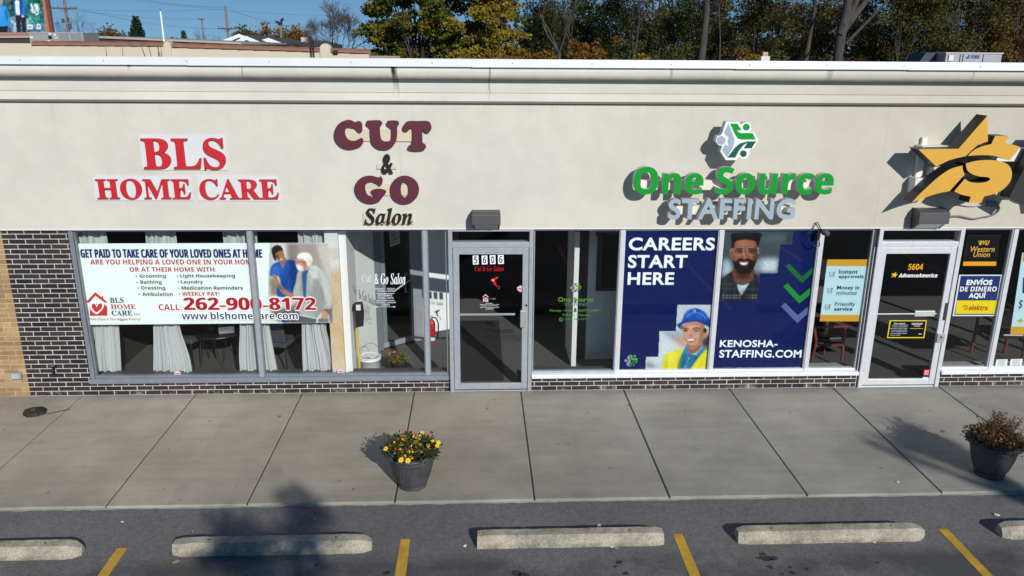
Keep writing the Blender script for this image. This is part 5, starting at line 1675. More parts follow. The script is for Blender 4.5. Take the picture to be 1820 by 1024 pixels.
for k in range(110):
    a, r = rng.uniform(0, 6.283), .2 * math.sqrt(rng.random())
    x0, y0 = 5.62 + .05 + r * math.cos(a) * .8, -2.335 + .06 + r * math.sin(a) * .7
    h = rng.uniform(.09, .27)
    lean = Vector((.05 + rng.gauss(0, .07), .03 + rng.gauss(0, .06), 0))
    mid = Vector((x0, y0, .38 + h * .5)) + lean * .4
    top = Vector((x0, y0, .38 + h)) + lean
    tw.tube([(x0, y0, .375), tuple(mid), tuple(top)], [.0028, .002, .0014], 4, 0, False)
    for q in range(3):
        b = mid.lerp(top, rng.random())
        e = b + Vector((rng.gauss(0, .035), rng.gauss(0, .035), rng.uniform(.02, .06)))
        tw.tube([tuple(b), tuple(e)], [.0014, .001], 3, 0, False)
        leaf_quads(hd, [e + Vector((rng.gauss(0, .003), rng.gauss(0, .003), 0)) for _ in range(3)], .014, rng, 0, .5, .8)
    leaf_quads(hd, [top] * 3, .016, rng, 0, .5, .8)
tw.build('dry_twigs', LEAF_DRY, t2)
hd.build('seed_heads', LEAF_DRY, t2)

# black box with a lead, on the walk at the tan wall
c0 = PZ(61, 727, .06)
t = thing('cable_box', 'flat black box with a grey label and a short lead lying on the sidewalk corner', 'box', (c0.x, c0.y, 0))
ring = []
for a in range(8):
    g = R(22.5 + 45 * a + 8)
    k = 1.0 if a % 2 else .93
    ring.append((c0.x + .152 * math.cos(g) * k, c0.y + .135 * math.sin(g) * k))
MB().hull([(x, y, .004) for x, y in ring], [(c0.x + (x - c0.x) * .93, c0.y + (y - c0.y) * .93, .045) for x, y in ring]).build('body', BLACK, t, bevel=.008)
MB().box(c0.x - .045, c0.x - .0, c0.y - .01, c0.y + .03, .0455, .0475).build('label_patch', M('grey_label', (.12, .12, .12), .6), t)
MB().tube(spline([(c0.x + .11, c0.y - .03, .03), (c0.x + .16, c0.y - .03, .008), (c0.x + .25, c0.y + .02, .007), (c0.x + .38, c0.y + .10, .007)], 5, False), .006, 6).build('lead', BLACK, t)
# hose tap on the brick pier
q = P(97, 654, .0)
t = thing('hose_tap', 'small black hose tap on the dark brick pier', 'tap', (q.x, .03, q.z))
MB().tube([(q.x, .032, q.z + .012), (q.x, -.03, q.z + .01), (q.x + .006, -.06, q.z - .012), (q.x + .008, -.064, q.z - .055)], [.016, .017, .016, .013], 10).build('spout', M('tap_bronze', (.03, .028, .025), .4, .7), t, smooth=True)
MB().tube([(q.x - .0, -.03, q.z + .01), (q.x - .002, -.036, q.z + .04)], .007, 8).build('stem', M('tap_bronze', (.03, .028, .025), .4, .7), t)
MB().lathe([(0, q.z + .04), (.028, q.z + .04), (.030, q.z + .046), (.028, q.z + .052), (0, q.z + .052)], q.x - .002, -.036, 14).build('handle', M('tap_grey', (.09, .09, .095), .5), t)
q = P(30, 667.5, .0)
t = thing('outlet_box', 'grey weatherproof outlet box on the tan brick wall', 'outlet box', (q.x, .024, q.z))
MB().box(q.x - .065, q.x + .065, -.036, .0235, q.z - .045, q.z + .045).build('box', M('outlet_grey', (.36, .37, .40), .45, .2), t, bevel=.008)
MB().box(q.x - .05, q.x + .045, -.048, -.0365, q.z - .034, q.z + .036).build('cover', M('outlet_cover', (.50, .51, .53), .4, .2), t, bevel=.006)

# ================================================================== BEHIND THE GLASS
def curtain(tl, tr, bl, br, Y, label, seed, tuck=0.):
    rng = random.Random(seed)
    mb = MB()
    nx, nz = 64, 26
    zt, zb = 2.235, P((bl + br) / 2, 660, Y).z
    xa, xb = P(tl, 412, Y).x, P(tr, 412, Y).x
    xc, xd = P(bl, 655, Y).x, P(br, 655, Y).x
    ph = [rng.uniform(0, 6) for _ in range(4)]
    for j in range(nz + 1):
        v = j / nz
        for i in range(nx + 1):
            u = i / nx
            g = v ** 1.3
            L, Rr = xa + (xc - xa) * g + .035 * math.sin(2.6 * v + ph[2]) * v, xb + (xd - xb) * g + .05 * math.sin(3.1 * v + ph[3]) * v
            L += .10 * math.exp(-((v - .62) / .22) ** 2) * (seed % 2)
            Rr -= .12 * math.exp(-((v - .66) / .2) ** 2) * ((seed + 1) % 2)
            x = L + (Rr - L) * u
            am = .035 * (1 - .25 * v)
            y = Y + am * (math.sin(u * 27 + ph[0] + 2.4 * math.sin(u * 5 + ph[1]) + 1.6 * math.sin(v * 2.2 + ph[1])) + .55 * math.sin(u * 63 + ph[2] + 2 * math.sin(u * 9) + 1.5 * v)) + tuck * v * v * (u - .5)
            mb.v.append((x + .022 * math.sin(v * 4 + u * 3 + ph[3]) * v, y, zt + (zb - zt) * v))
    w = nx + 1
    for j in range(nz):
        for i in range(nx):
            mb.f.append((j * w + i, j * w + i + 1, (j + 1) * w + i + 1, (j + 1) * w + i)); mb.mi.append(0)
    o = mb.build('curtain', SHEER, smooth=True)
    return tag(o, label, 'curtain', 'white sheer curtains in the office window')
curtain(122, 190, 154, 218, .26, 'white sheer curtain next to the brick pier', 1)
curtain(258, 313, 272, 342, .26, 'white sheer curtain hanging between the table legs and the side chair', 2, -.05)
curtain(393, 458, 428, 496, .26, 'white sheer curtain behind the window mullion', 3)
curtain(529, 584, 546, 600, .24, 'white sheer curtain against the stained pillar', 4)
FAB = M('grey_chair_fabric', (.05, .055, .075), .85, var=.1, vscale=40)
DKWOOD = M('black_table_top', (.012, .012, .013), .3)
def office_chair(x, y, rz, label, sz=.44):
    t = thing('side_chair', label, 'chair', (x, y, .005), 'dark side chairs in the home care office')
    c, s = math.cos(rz), math.sin(rz)
    W_ = lambda p: (x + p[0] * c - p[1] * s, y + p[0] * s + p[1] * c, p[2])
    def blk(x0, x1, y0, y1, z0, z1, n, mt, tilt=0.):
        lo = [W_((a, b, z0)) for a, b in ((x0, y0), (x1, y0), (x1, y1), (x0, y1))]
        hi = [W_((a, b + tilt, z1)) for a, b in ((x0, y0), (x1, y0), (x1, y1), (x0, y1))]
        return MB().hull(lo, hi).build(n, mt, t, bevel=.015)
    blk(-.24, .24, -.24, .24, .40, .47, 'seat', FAB)
    blk(-.24, .24, .20, .25, .48, .88, 'backrest', FAB, .07)
    for a in (-1, 1):
        for b in (-1, 1):
            MB().tube([W_((a * .21, b * .2, .40)), W_((a * .24, b * .24, .005))], .011, 6).build('leg', BLACK_MET, t)
    return t
q = P(500, 650, 1.0)
office_chair(q.x, .95, R(165), 'dark blue grey chair beside the small black table, partly behind a curtain')
q = P(348, 640, 1.1)
office_chair(q.x - .08, 1.15, R(70), 'dark chair seat showing below the banner between curtain and table')
def wire_table(px, Y, zt, r, label):
    q = P(px, 610, Y)
    t = thing('side_table', label, 'table', (q.x, Y, .005))
    MB().lathe([(0, zt - .025), (r, zt - .025), (r + .004, zt - .012), (r, zt), (0, zt)], q.x, Y, 36).build('table_top', DKWOOD, t)
    for k in range(5):
        a = 6.283 * k / 5
        m = MB()
        b = [(q.x + r * .75 * math.cos(a + d), Y + r * .75 * math.sin(a + d), zt - .026) for d in (-.35, .35)]
        e = (q.x + r * .95 * math.cos(a), Y + r * .95 * math.sin(a), .008)
        m.tube([b[0], e, b[1]], .007, 5)
        m.build('leg', BLACK_MET, t)
    return q.x
xt = wire_table(392, 1.1, .52, .34, 'round black side table on wire legs holding a plant and a silver tin')
t = thing('potted_succulent', 'little green plant in a clear pot on the black side table', 'plant', (xt - .11, 1.08, .523))
MB().lathe([(0, .523), (.05, .523), (.06, .60), (.054, .60), (.048, .56), (0, .56)], xt - .11, 1.08, 20).build('pot', M('smoky_pot', (.08, .085, .09), .25), t, smooth=True)
mb = MB()
rg = random.Random(2)
for k in range(12):
    a = k * 2.4
    b = Vector((xt - .11, 1.08, .58)); d = Vector((math.cos(a), math.sin(a), 1.6)).normalized(); w = Vector((-math.sin(a), math.cos(a), 0))
    mb.add([b - w * .008, b + w * .008, b + d * .1, b + d * .05 - w * .012], [(0, 1, 2, 3)])
mb.build('foliage', M('succulent_green', (.03, .11, .05), .5), t)
t = thing('tissue_tin', 'silver tissue tin on the black side table near the mullion', 'tin', (xt + .14, 1.0, .523))
c, s = math.cos(.25), math.sin(.25)
lo = [(xt + .14 + a * c - b * s, 1.0 + a * s + b * c) for a, b in ((-.11, -.06), (.11, -.06), (.11, .06), (-.11, .06))]
MB().hull([(x, y, .523) for x, y in lo], [(x, y, .63) for x, y in lo]).build('box', M('brushed_silver', (.62, .64, .65), .3, .6), t, bevel=.006)
MB().box(xt + .10, xt + .18, .985, 1.015, .6305, .635).build('slot', BLACK, t)
q = P(230, 612, 1.6)
t = thing('desk_table', 'dark table on thin black legs behind the curtains near the brick pier', 'table', (q.x, 1.7, .005))
MB().box(q.x - .55, q.x + .55, 1.4, 2.1, .70, .735).build('table_top', DKWOOD, t, bevel=.006)
for a in (-1, 1):
    for b in (-1, 1):
        MB().tube([(q.x + a * .42, 1.75 + b * .26, .70), (q.x + a * .52, 1.75 + b * .33, .006)], [.016, .010], 8).build('leg', BLACK_MET, t)

# lobby: broom, bucket, dying pot plant, fire extinguisher, notice on the salon door
q0, q1 = P(637, 645, .42), P(632, 572, .36)
t = thing('broom', 'yellow handled broom with black bristles up, leaning in the lobby corner', 'broom', (q0.x, .45, .006))
top = P(631.5, 556, .38)
MB().tube([(q0.x + .015, .45, .01), tuple(top)], .014, 8).build('handle', M('yellow_handle', (.72, .50, .03), .45), t)
hd_ = P(637, 548, .36)
mb = MB()
lo = [(hd_.x - .09, .33, hd_.z - .03), (hd_.x + .07, .33, hd_.z - .05), (hd_.x + .07, .40, hd_.z - .05), (hd_.x - .09, .40, hd_.z - .03)]
hi = [(hd_.x - .055, .335, hd_.z + .08), (hd_.x + .055, .335, hd_.z + .09), (hd_.x + .055, .395, hd_.z + .09), (hd_.x - .055, .395, hd_.z + .08)]
mb.hull(lo, hi)
mb.build('brush_head', BLACK, t, bevel=.015)
MB().hull([(hd_.x - .045, .34, hd_.z - .27), (hd_.x + .055, .34, hd_.z - .25), (hd_.x + .055, .39, hd_.z - .25), (hd_.x - .045, .39, hd_.z - .27)], [(lo[0][0] + .04, .335, lo[0][2]), (lo[1][0], .335, lo[1][2]), (lo[2][0], .395, lo[2][2]), (lo[3][0] + .04, .395, lo[3][2])]).build('bristles', M('black_bristle', (.014, .014, .014), .9, bump=.4, bscale=200), t)
MB().box(hd_.x - .025, hd_.x + .035, .3275, .3295, hd_.z - .02, hd_.z + .06).build('label_patch', M('white_label', (.65, .66, .68), .6), t)
q = P(656, 648, .5)
t = thing('bucket', 'white plastic bucket with a lid and wire handle on the lobby floor', 'bucket', (q.x, .62, .006))
bz = .30
MB().lathe([(0, .008), (.125, .008), (.13, .02), (.148, bz - .05), (.156, bz - .048), (.156, bz - .038), (.149, bz - .036), (.15, bz - .015)], q.x, .62, 40).build('body', M('bucket_white', (.74, .76, .77), .4), t, smooth=True)
MB().lathe([(.155, bz - .02), (.158, bz - .004), (.15, bz), (.135, bz - .006), (.13, bz - .012), (0, bz - .01)], q.x, .62, 40).build('lid', M('bucket_white', (.74, .76, .77), .4), t, smooth=True)
MB().tube(spline([(q.x - .155, .62, bz - .04), (q.x - .10, .72, bz + .09), (q.x, .76, bz + .13), (q.x + .10, .72, bz + .09), (q.x + .155, .62, bz - .04)], 5, False), .004, 6).build('wire_handle', M('wire_grey', (.35, .35, .36), .4, .7), t)
for dx, dy, rx in ((-.02, .03, .05), (.04, -.04, .06)):
    MB().lathe([(0, bz + .012), (rx * .6, bz + .010), (rx, bz - .004)], q.x + dx, .62 + dy, 12, 0, lambda a, z: .012 * math.sin(a * 3)).build('rag', M('rag_white', (.7, .72, .72), .9), t, smooth=True)
q = P(707, 650, .5)
px_, py_ = q.x, .62
t = thing('woven_pot_plant', 'dark woven pot with a straggly pink and yellow plant in the lobby window', 'plant', (px_, py_, .006))
MB().lathe([(0, .008), (.085, .008), (.118, .2), (.124, .205), (.122, .215), (.112, .213), (.105, .18), (0, .175)], px_, py_, 48, 0, lambda a, z: .003 * math.sin(a * 22 + z * 160)).build('pot', M('woven_black', (.03, .03, .034), .6), t, smooth=True)
mb, rg = MB(), random.Random(9)
for k in range(60):
    a = rg.random() * 6.283
    r0 = rg.random() * .08
    b = Vector((px_ + r0 * math.cos(a), py_ + r0 * math.sin(a), .18))
    e = b + Vector((math.cos(a) * rg.uniform(.02, .10) - .03, math.sin(a) * .06, rg.uniform(.06, .17)))
    mb.tube([tuple(b), tuple((b + e) / 2 + Vector((0, 0, .02))), tuple(e)], [.003, .0025, .002], 4, 0, False)
    leaf_quads(mb, [e, b.lerp(e, .7), b.lerp(e, .8)], .05, rg, 1 if k % 3 else 0, .3)
mb.build('foliage', [M('stem_olive', (.10, .09, .03), .7), leaf_mat('croton_leaf', [(.10, .12, .03), (.30, .24, .04), (.18, .10, .05), (.06, .07, .02)], .2)], t)
q = P(698, 622, .6)
mb = MB()
for k in range(9):
    a = k * .7
    mb.lathe([(0, .36), (.012, .355), (.02, .345)], px_ - .055 + .018 * math.cos(a), py_ + .018 * math.sin(a), 6)
mb.build('blossom', M('pink_blossom', (.55, .10, .10), .7), t)
q = P(767.5, 585, 1.95)
ex, ez = q.x, q.z - .05
t = thing('fire_extinguisher', 'red fire extinguisher hung on the white lobby wall', 'fire extinguisher', (ex, 1.93, ez))
REDX = M('extinguisher_red', (.52, .012, .035), .35)
MB().lathe([(0, ez - .22), (.05, ez - .22), (.056, ez - .20), (.056, ez + .15), (.045, ez + .19), (.02, ez + .21), (.018, ez + .23), (0, ez + .23)], ex, 1.93, 24).build('cylinder', REDX, t, smooth=True)
MB().lathe([(.0565, ez - .12), (.0572, ez - .12), (.0572, ez - .04), (.0565, ez - .04)], ex, 1.93, 24).build('label_band', M('white_label', (.65, .66, .68), .6), t)
MB().box(ex - .012, ex + .012, 1.88, 1.99, ez + .231, ez + .27).build('valve', M('valve_silver', (.5, .5, .5), .35, .7), t, bevel=.004)
MB().tube(spline([(ex + .0, 1.90, ez + .25), (ex + .06, 1.89, ez + .26), (ex + .105, 1.88, ez + .17), (ex + .10, 1.88, ez + .02), (ex + .075, 1.88, ez - .10)], 5, False), [.010] * 20 + [.014], 8).build('hose', BLACK, t, smooth=True)
d = Vector((.465, .355)).normalized()
n_ = Vector((d.y, -d.x))
def on_door(u, z, off=.006):
    return (-1.435 + d.x * u + n_.x * off, 1.60 + d.y * u + n_.y * off, z)
t = thing('door_notice', 'tilted white printed paper taped inside the salon door', 'notice', on_door(.25, 1.7))
mb = MB().add([on_door(.17, 1.60), on_door(.345, 1.63), on_door(.335, 1.86), on_door(.16, 1.83)], [(0, 1, 2, 3)])
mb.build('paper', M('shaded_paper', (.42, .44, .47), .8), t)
for k in range(6):
    z = 1.815 - k * .033
    mb = MB().add([on_door(.185, z, .008), on_door(.325 - .02 * (k % 3), z + .02, .008), on_door(.325 - .02 * (k % 3), z + .03, .008), on_door(.185, z + .01, .008)], [(0, 1, 2, 3)])
    mb.build('printed_line', ink('#30343c'), t)

# waiting chairs in the money shop
WOOD = M('cherry_wood', (.16, .028, .016), .4, var=.15, vscale=14)
BSEAT = M('black_vinyl', (.015, .015, .018), .35)
def wood_chair(x, y, rz, label):
    t = thing('waiting_chair', label, 'chair', (x, y, .004), 'red wooden waiting chairs')
    c, s = math.cos(rz), math.sin(rz)
    W_ = lambda p: (x + p[0] * c - p[1] * s, y + p[0] * s + p[1] * c, p[2])
    def bar(p, q, w, nm, mt=WOOD):
        return MB().tube([W_(p), W_(q)], w, 4).build(nm, mt, t)
    for a in (-1, 1):
        bar((a * .25, -.24, .005), (a * .25, -.22, .64), .022, 'leg')
        MB().tube([W_((a * .25, .24, .005)), W_((a * .25, .20, .42)), W_((a * .25, .30, .86))], .022, 4).build('leg', WOOD, t)
        bar((a * .25, -.25, .645), (a * .25, .24, .655), .022, 'armrest')
        bar((a * .25, -.22, .36), (a * .25, .20, .36), .022, 'seat_rail')
    bar((-.25, .30, .85), (.25, .30, .85), .026, 'back_rail')
    bar((-.25, .25, .60), (.25, .25, .60), .022, 'back_rail')
    bar((-.25, -.22, .36), (.25, -.22, .36), .022, 'seat_rail')
    lo = [W_((a, b, .40)) for a, b in ((-.24, -.24), (.24, -.24), (.24, .2), (-.24, .2))]
    hi = [W_((a, b, .47)) for a, b in ((-.23, -.23), (.23, -.23), (.23, .2), (-.23, .2))]
    MB().hull(lo, hi).build('seat', BSEAT, t, bevel=.02)
    lo = [W_((a, b, .62)) for a, b in ((-.22, .25), (.22, .25), (.22, .28), (-.22, .28))]
    hi = [W_((a, b + .04, .83)) for a, b in ((-.22, .25), (.22, .25), (.22, .28), (-.22, .28))]
    MB().hull(lo, hi).build('backrest', BSEAT, t, bevel=.01)
q = P(1458, 640, .9)
wood_chair(q.x - .02, .95, R(95), 'red wooden armchair with black seat under the pale blue approvals poster')
q = P(1772, 640, .9)
wood_chair(q.x + .05, 1.0, R(175), 'red wooden armchair with black seat behind the two paper notices')

# ================================================================== ROOFTOPS
HV = M('hvac_grey_metal', (.33, .335, .35), .5, .3, .06, 8)
HVD = M('hvac_dark_grille', (.035, .04, .06), .6)
def hvac(x0, x1, y0, y1, zt, z0, label, seed):
    t = thing('rooftop_unit', label, 'air conditioner', ((x0 + x1) / 2, (y0 + y1) / 2, z0), None)
    MB().box(x0, x1, y0, y1, z0, zt - .03).build('casing', HV, t, bevel=.01)
    MB().box(x0 - .02, x1 + .02, y0 - .02, y1 + .02, zt - .029, zt).build('lid', M('hvac_lid', (.48, .48, .48), .5, .3), t)
    return t
a, b = P(1681, 100, 10.5), P(1781, 100, 10.5)
zt = P(1730, 93.5, 10.5).z
t = hvac(a.x, b.x, 10.5, 11.6, zt, 3.70, 'pale grey rooftop air conditioner with blue lettering behind the parapet', 1)
for px in (1707, 1712, 1748):
    q = P(px, 100, 10.49)
    MB().box(q.x - .008, q.x + .008, 10.488, 10.499, zt - .5, zt - .05).build('panel_seam', HVD, t)
pr = Print(10.494)
pr.text('#1c2f7d', 'YORK', 1724.5, 1741, 98, 104.3, 'bold')
pr.poly('#2a55b8', [(1717, 98), (1723, 98), (1723, 104), (1717, 104)], up=False).poly('#c9d6ea', [(1717, 98), (1720, 98), (1718.5, 101), (1717, 102)])
pr.build('maker_plate', parent=t)
q = P(1691, 101, 10.49)
MB().box(q.x - .07, q.x + .05, 10.47, 10.499, q.z - .1, q.z + .04).build('junction_box', M('white_box', (.66, .67, .68), .5), t)
a2 = P(1652, 100, 10.9)
MB().hull([(a2.x - .55, 10.9, 3.7), (a.x - .02, 10.9, 3.7), (a.x - .02, 11.6, 3.7), (a2.x - .55, 11.6, 3.7)], [(a2.x - .1, 10.9, zt - .02), (a.x - .02, 10.9, zt - .02), (a.x - .02, 11.6, zt - .02), (a2.x - .1, 11.6, zt - .02)]).build('intake_hood', HVD, t)
q0, q1 = P(1353, 105, 6), P(1368, 105, 6)
t = thing('vent_stack', 'short pale vent stack with a tan cap above the parapet', 'vent', ((q0.x + q1.x) / 2, 6, 3.7))
zc = P(1360, 100, 6).z
MB().box(q0.x, q1.x, 6, 6.12, 3.7, zc).build('base', M('vent_white', (.66, .64, .60), .7), t)
MB().box(q0.x + .03, q1.x - .035, 6.01, 6.1, zc + .0005, P(1360, 92.5, 6).z).build('cap', M('vent_tan', (.48, .33, .22), .7), t, bevel=.01)

# ================================================================== THE NEIGHBOURING BUILDING
CRM = M('neighbour_cream', (.60, .53, .40), .9, var=.05, vscale=.6)
TILE = M('clay_coping_tile', (.25, .115, .07), .75, var=.18, vscale=3)
YN = 24.0
NB = thing('cream_outbuilding', 'long cream walled building with clay coping tiles beyond the roof', 'building', (-14, YN, 0))
kx = [P(x, 85, YN).x for x in (-500, 292, 302, 560, 582, 655)]
zl, zr0, zr1 = P(150, 78, YN).z, P(300, 81, YN).z, P(655, 92.5, YN).z
lerp = lambda x: zr0 + (zr1 - zr0) * (x - kx[2]) / (kx[5] - kx[2])
MB().box(kx[0], kx[1], YN, YN + .4, -.03, zl).build('wall', CRM, NB)
MB().prism([(kx[1] + .002, -.03), (kx[5], -.03), (kx[5], zr1), (kx[1] + .002, zr0)], YN + .01, YN + .4).build('wall', CRM, NB)
MB().box(kx[0], kx[5] - .01, YN + .41, YN + 14, -.03, 3.9).build('rear_block', CRM, NB)
for xa, xb, z in ((kx[1] - .0, kx[2] + .06, lerp(kx[2]) + .02), (kx[3] + .2, kx[4] + .12, lerp(kx[4]) + .14)):
    w = xb - xa
    MB().prism([(xa, -.03), (xb, -.03), (xb, z), (xa + w * .8, z + .10), (xa + w * .5, z + .14), (xa + w * .2, z + .10), (xa, z)], YN - .06, YN + .42).build('pilaster', CRM, NB)
def tiles(xa, xb, zf, name):
    n = max(1, int((xb - xa) / .62))
    for i in range(n):
        x0, x1 = xa + (xb - xa) * i / n, xa + (xb - xa) * (i + 1) / n
        z0, z1 = zf(x0), zf(x1)
        m = MB()
        for x, z, r in ((x0, z0, 1.0), (x1 + .03, z1, .88)):
            m.v += [(x, YN + .18 + .27 * r * math.cos(a), z + .17 * r * math.sin(a) - .03) for a in [math.pi * k / 6 for k in range(7)]]
        m.f = [(k, k + 1, 8 + k, 7 + k) for k in range(6)] + [tuple(range(7))]
        m.mi = [0] * 7
        m.build(name, TILE, NB)
tiles(kx[0] + 12, kx[1] - .02, lambda x: zl - .03, 'coping_tile')
tiles(kx[2] + .1, kx[3] + .15, lambda x: lerp(x) - .02, 'coping_tile')
tiles(kx[4] + .15, kx[5] + .03, lambda x: lerp(x) - .02, 'coping_tile')
for px, w in ((553, .05), (557.5, .05)):
    q = P(px, 88, YN - .2)
    MB().tube([(q.x, YN - .2, 0), (q.x, YN - .2, P(px, 73, YN - .2).z)], .022, 6).build('conduit_pipe', BLACK_MET, NB)
q = P(595, 92, YN - .1)
MB().box(q.x - .07, q.x + .12, YN - .12, YN - .011, q.z - .08, q.z + .06).build('meter_box', BLACK_MET, NB)
# dead vine stems on the wall
vm = MB()
rv = random.Random(3)
for px in (189, 218, 257, 268, 281, 284, 287):
    q = P(px, 95, YN - .05)
    h = rv.uniform(.25, .6) if px > 250 else .35
    z0 = P(px, 100, YN - .05).z
    vm.tube([(q.x + rv.uniform(-.05, .05), YN - .05, z0 - .6), (q.x, YN - .05, z0), (q.x + rv.uniform(-.1, .1), YN - .06, z0 + h)], [.015, .014, .006], 4)
t = thing('dead_vine', 'thin bare vine stems climbing the cream wall beyond the roof', 'vine', (P(250, 95, YN).x, YN - .05, 0))
vm.build('stems', M('vine_stem', (.07, .055, .045), .9), t)
# long dark roof behind it, and the grey unit beside the billboard
YB2 = 33.0
pa, pb = P(-400, 76, YB2), P(430, 76.5, YB2)
t = thing('low_shop_roof', 'long low brown roofed building with a pale eave behind the cream wall', 'building', (-20, YB2, 0))
z0_, z1_ = P(170, 64, YB2).z, P(430, 76, YB2).z
xs0, xs1 = P(150, 66, YB2).x, pb.x
MB().prism([(xs0 - 14, -.03), (xs1, -.03), (xs1, z1_ - .08), (xs0, z0_ - .08), (xs0 - 14, z0_ - .28)], YB2, YB2 + 10).build('wall', M('brown_mansard', (.055, .032, .030), .8, var=.15, vscale=2), t)
MB().prism([(xs0 - 14, z0_ - .279), (xs0, z0_ - .079), (xs1, z1_ - .079), (xs1, z1_ + .02), (xs0, z0_ + .02), (xs0 - 14, z0_ - .2)], YB2 - .1, YB2 + 10).build('eave', M('eave_grey', (.36, .33, .31), .8), t)
YU = 30.0
a, b = P(52, 66, YU), P(148, 66, YU)
z0_, zt = P(100, 76, YU).z, P(60, 57.5, YU).z
t = hvac(a.x, b.x, YU, YU + 1.6, zt, z0_ - .4, 'long grey rooftop unit under the billboard corner', 2)
for x0, x1, y0, y1, mt in ((106, 121, 60, 73, 'g'), (126, 144, 60, 73, 'g'), (86, 92, 64, 69, 'd'), (87, 91, 58.5, 62, 'w'), (96, 99, 59.5, 64.5, 'w'), (85, 90, 71.5, 73.5, 'w'), (98.5, 102, 66.5, 69, 'w'), (54, 58.5, 64.5, 68.5, 'w')):
    c = rect_px(x0, x1, y0, y1, YU - .02)
    MB().box(c[0], c[1], YU - .04, YU - .002, c[2], c[3]).build({'g': 'side_grille', 'd': 'fan_opening', 'w': 'service_label'}[mt], {'g': M('hvac_grille', (.20, .22, .23), .6), 'd': BLACK, 'w': M('white_box', (.66, .67, .68), .5)}[mt], t)
MB().box(a.x - 8, b.x + 2, YU - .2, YU + 6, -.03, z0_ - .41).build('plinth', M('brown_mansard', (.055, .032, .030), .8, var=.15, vscale=2), t)

# ================================================================== BILLBOARD
YBB = 62.0
t = thing('billboard', 'big billboard showing two walkers in blue jackets, orange brown frame, at the sky edge', 'billboard', (P(0, 60, YBB).x, YBB, 0))
xr = P(81, 30, YBB).x
xl = xr - 13.5
zb2, zt2 = P(40, 58, YBB).z, P(40, 58, YBB).z + 6.2
FRM = M('billboard_frame', (.42, .14, .075), .7, var=.06)
MB().box(xl, xr, YBB, YBB + .35, zb2, zt2).build('panel', M('billboard_back', (.25, .25, .25), .8), t)
xf = P(87, 40, YBB).x
MB().box(xr + .001, xf, YBB - .12, YBB + .45, zb2 - .05, zt2 + .2).build('frame', FRM, t)
MB().box(xl - .3, P(49, 60, YBB).x + 3, YBB - .12, YBB + .45, zb2 - .42, zb2 - .051).build('frame', FRM, t)
MB().box(xl - .3, xf, YBB - .12, YBB + .45, zt2 + .201, zt2 + .5).build('frame', FRM, t)
for k, px in enumerate((88.5, 92)):
    q = P(px, 40, YBB + .6)
    MB().tube([(q.x, YBB + .7, 0), (q.x, YBB + .7, zt2)], .08, 6).build('post', M('billboard_post', (.05, .05, .055), .7), t)
for u in (.2, .6):
    MB().tube([(xl + (xr - xl) * u, YBB + .8, -.03), (xl + (xr - xl) * u, YBB + .8, zt2 - 1)], .3, 10).build('post', M('billboard_post', (.05, .05, .055), .7), t)
Tb = tf(0, 0, 10.24)
pr = Photo(Tb, -1110, 832, -430, 600, 10, [(-1100, -420), (738, -420), (825, 592), (-1100, 592)], '#33646b')
pr.poly('#33646b', [(-1100, -420), (738, -420), (825, 592), (-1100, 592)], Tb)
for pts, c_ in (([(200, 0), (250, 0), (275, 300), (200, 310)], '#28443f'), ([(490, 0), (735, -10), (760, 150), (640, 90), (520, 140)], '#22594f'), ([(0, -300), (700, -400), (720, -40), (560, -60), (250, -120), (0, -80)], '#1f4a44'), ([(560, 60), (600, 110), (640, 220), (590, 240), (555, 150)], '#a9d8c6'), ([(620, 80), (690, 70), (720, 120), (700, 260), (640, 260)], '#c2e6d8'), ([(520, 270), (640, 300), (790, 380), (800, 420), (640, 360), (520, 300)], '#3fa08b'), ([(600, 330), (780, 330), (800, 430), (700, 440)], '#2f8878'), ([(470, 360), (560, 330), (640, 420), (560, 440), (480, 430)], '#6fa7a8'), ([(190, 320), (290, 330), (300, 580), (200, 585)], '#7f9aa2'), ([(470, 440), (810, 440), (824, 585), (470, 590)], '#56798c'), ([(90, 0), (160, 0), (180, 110), (120, 60)], '#4a5f5c')):
    pr.poly(c_, pts, Tb, smooth=3)
pr.blur(1.5).grain(.16, 3).grain(.2, 8).blur(1.2)
# walkers: jacket, shirt, trousers, hands, head above the photo's edge
pr.poly('#2a2733', [(280, 270), (370, 270), (372, 420), (370, 600), (325, 600), (300, 440)], Tb, smooth=2).poly('#2a2733', [(372, 270), (465, 270), (468, 430), (470, 600), (420, 600), (395, 430)], Tb, smooth=2, up=False)
pr.poly('#2b6fb4', [(255, 20), (300, 0), (360, -20), (430, 0), (480, 60), (500, 110), (470, 200), (450, 290), (400, 285), (340, 270), (270, 290), (262, 190)], Tb, smooth=3)
pr.poly('#1f4f86', [(350, 0), (400, 10), (410, 150), (390, 260), (355, 230)], Tb, smooth=2)
pr.poly('#dde4ee', [(272, 30), (300, 10), (350, 20), (352, 130), (365, 268), (300, 265), (285, 180)], Tb, smooth=2)
pr.poly('#e2cdbf', circ(415, 298, 28, 14, 18), Tb).poly('#c79878', circ(315, -60, 52, 18, 62), Tb, up=False)
pr.poly('#4b2f23', [(262, -60), (270, -120), (320, -140), (370, -110), (372, -50), (350, -80), (300, -95), (275, -50)], Tb, smooth=3)
pr.poly('#24222b', [(0, 460), (140, 460), (135, 600), (-20, 600), (-140, 600), (-120, 460)], Tb)
pr.poly('#2f8fd0', [(-160, 140), (-60, 90), (60, 105), (130, 160), (170, 300), (205, 490), (155, 500), (135, 400), (135, 470), (-110, 470), (-150, 300)], Tb, smooth=3)
pr.poly('#1f6aa8', [(90, 190), (125, 180), (150, 320), (130, 400), (105, 300)], Tb, smooth=2)
pr.poly('#b98d78', circ(-10, 20, 60, 18, 70), Tb).poly('#7c4c4a', circ(180, 520, 24, 12, 30), Tb, up=False)
pr.poly('#d9d9d6', [(-75, 30), (-60, -50), (0, -70), (45, -40), (40, 0), (-10, -10), (-50, 40)], Tb, smooth=3)
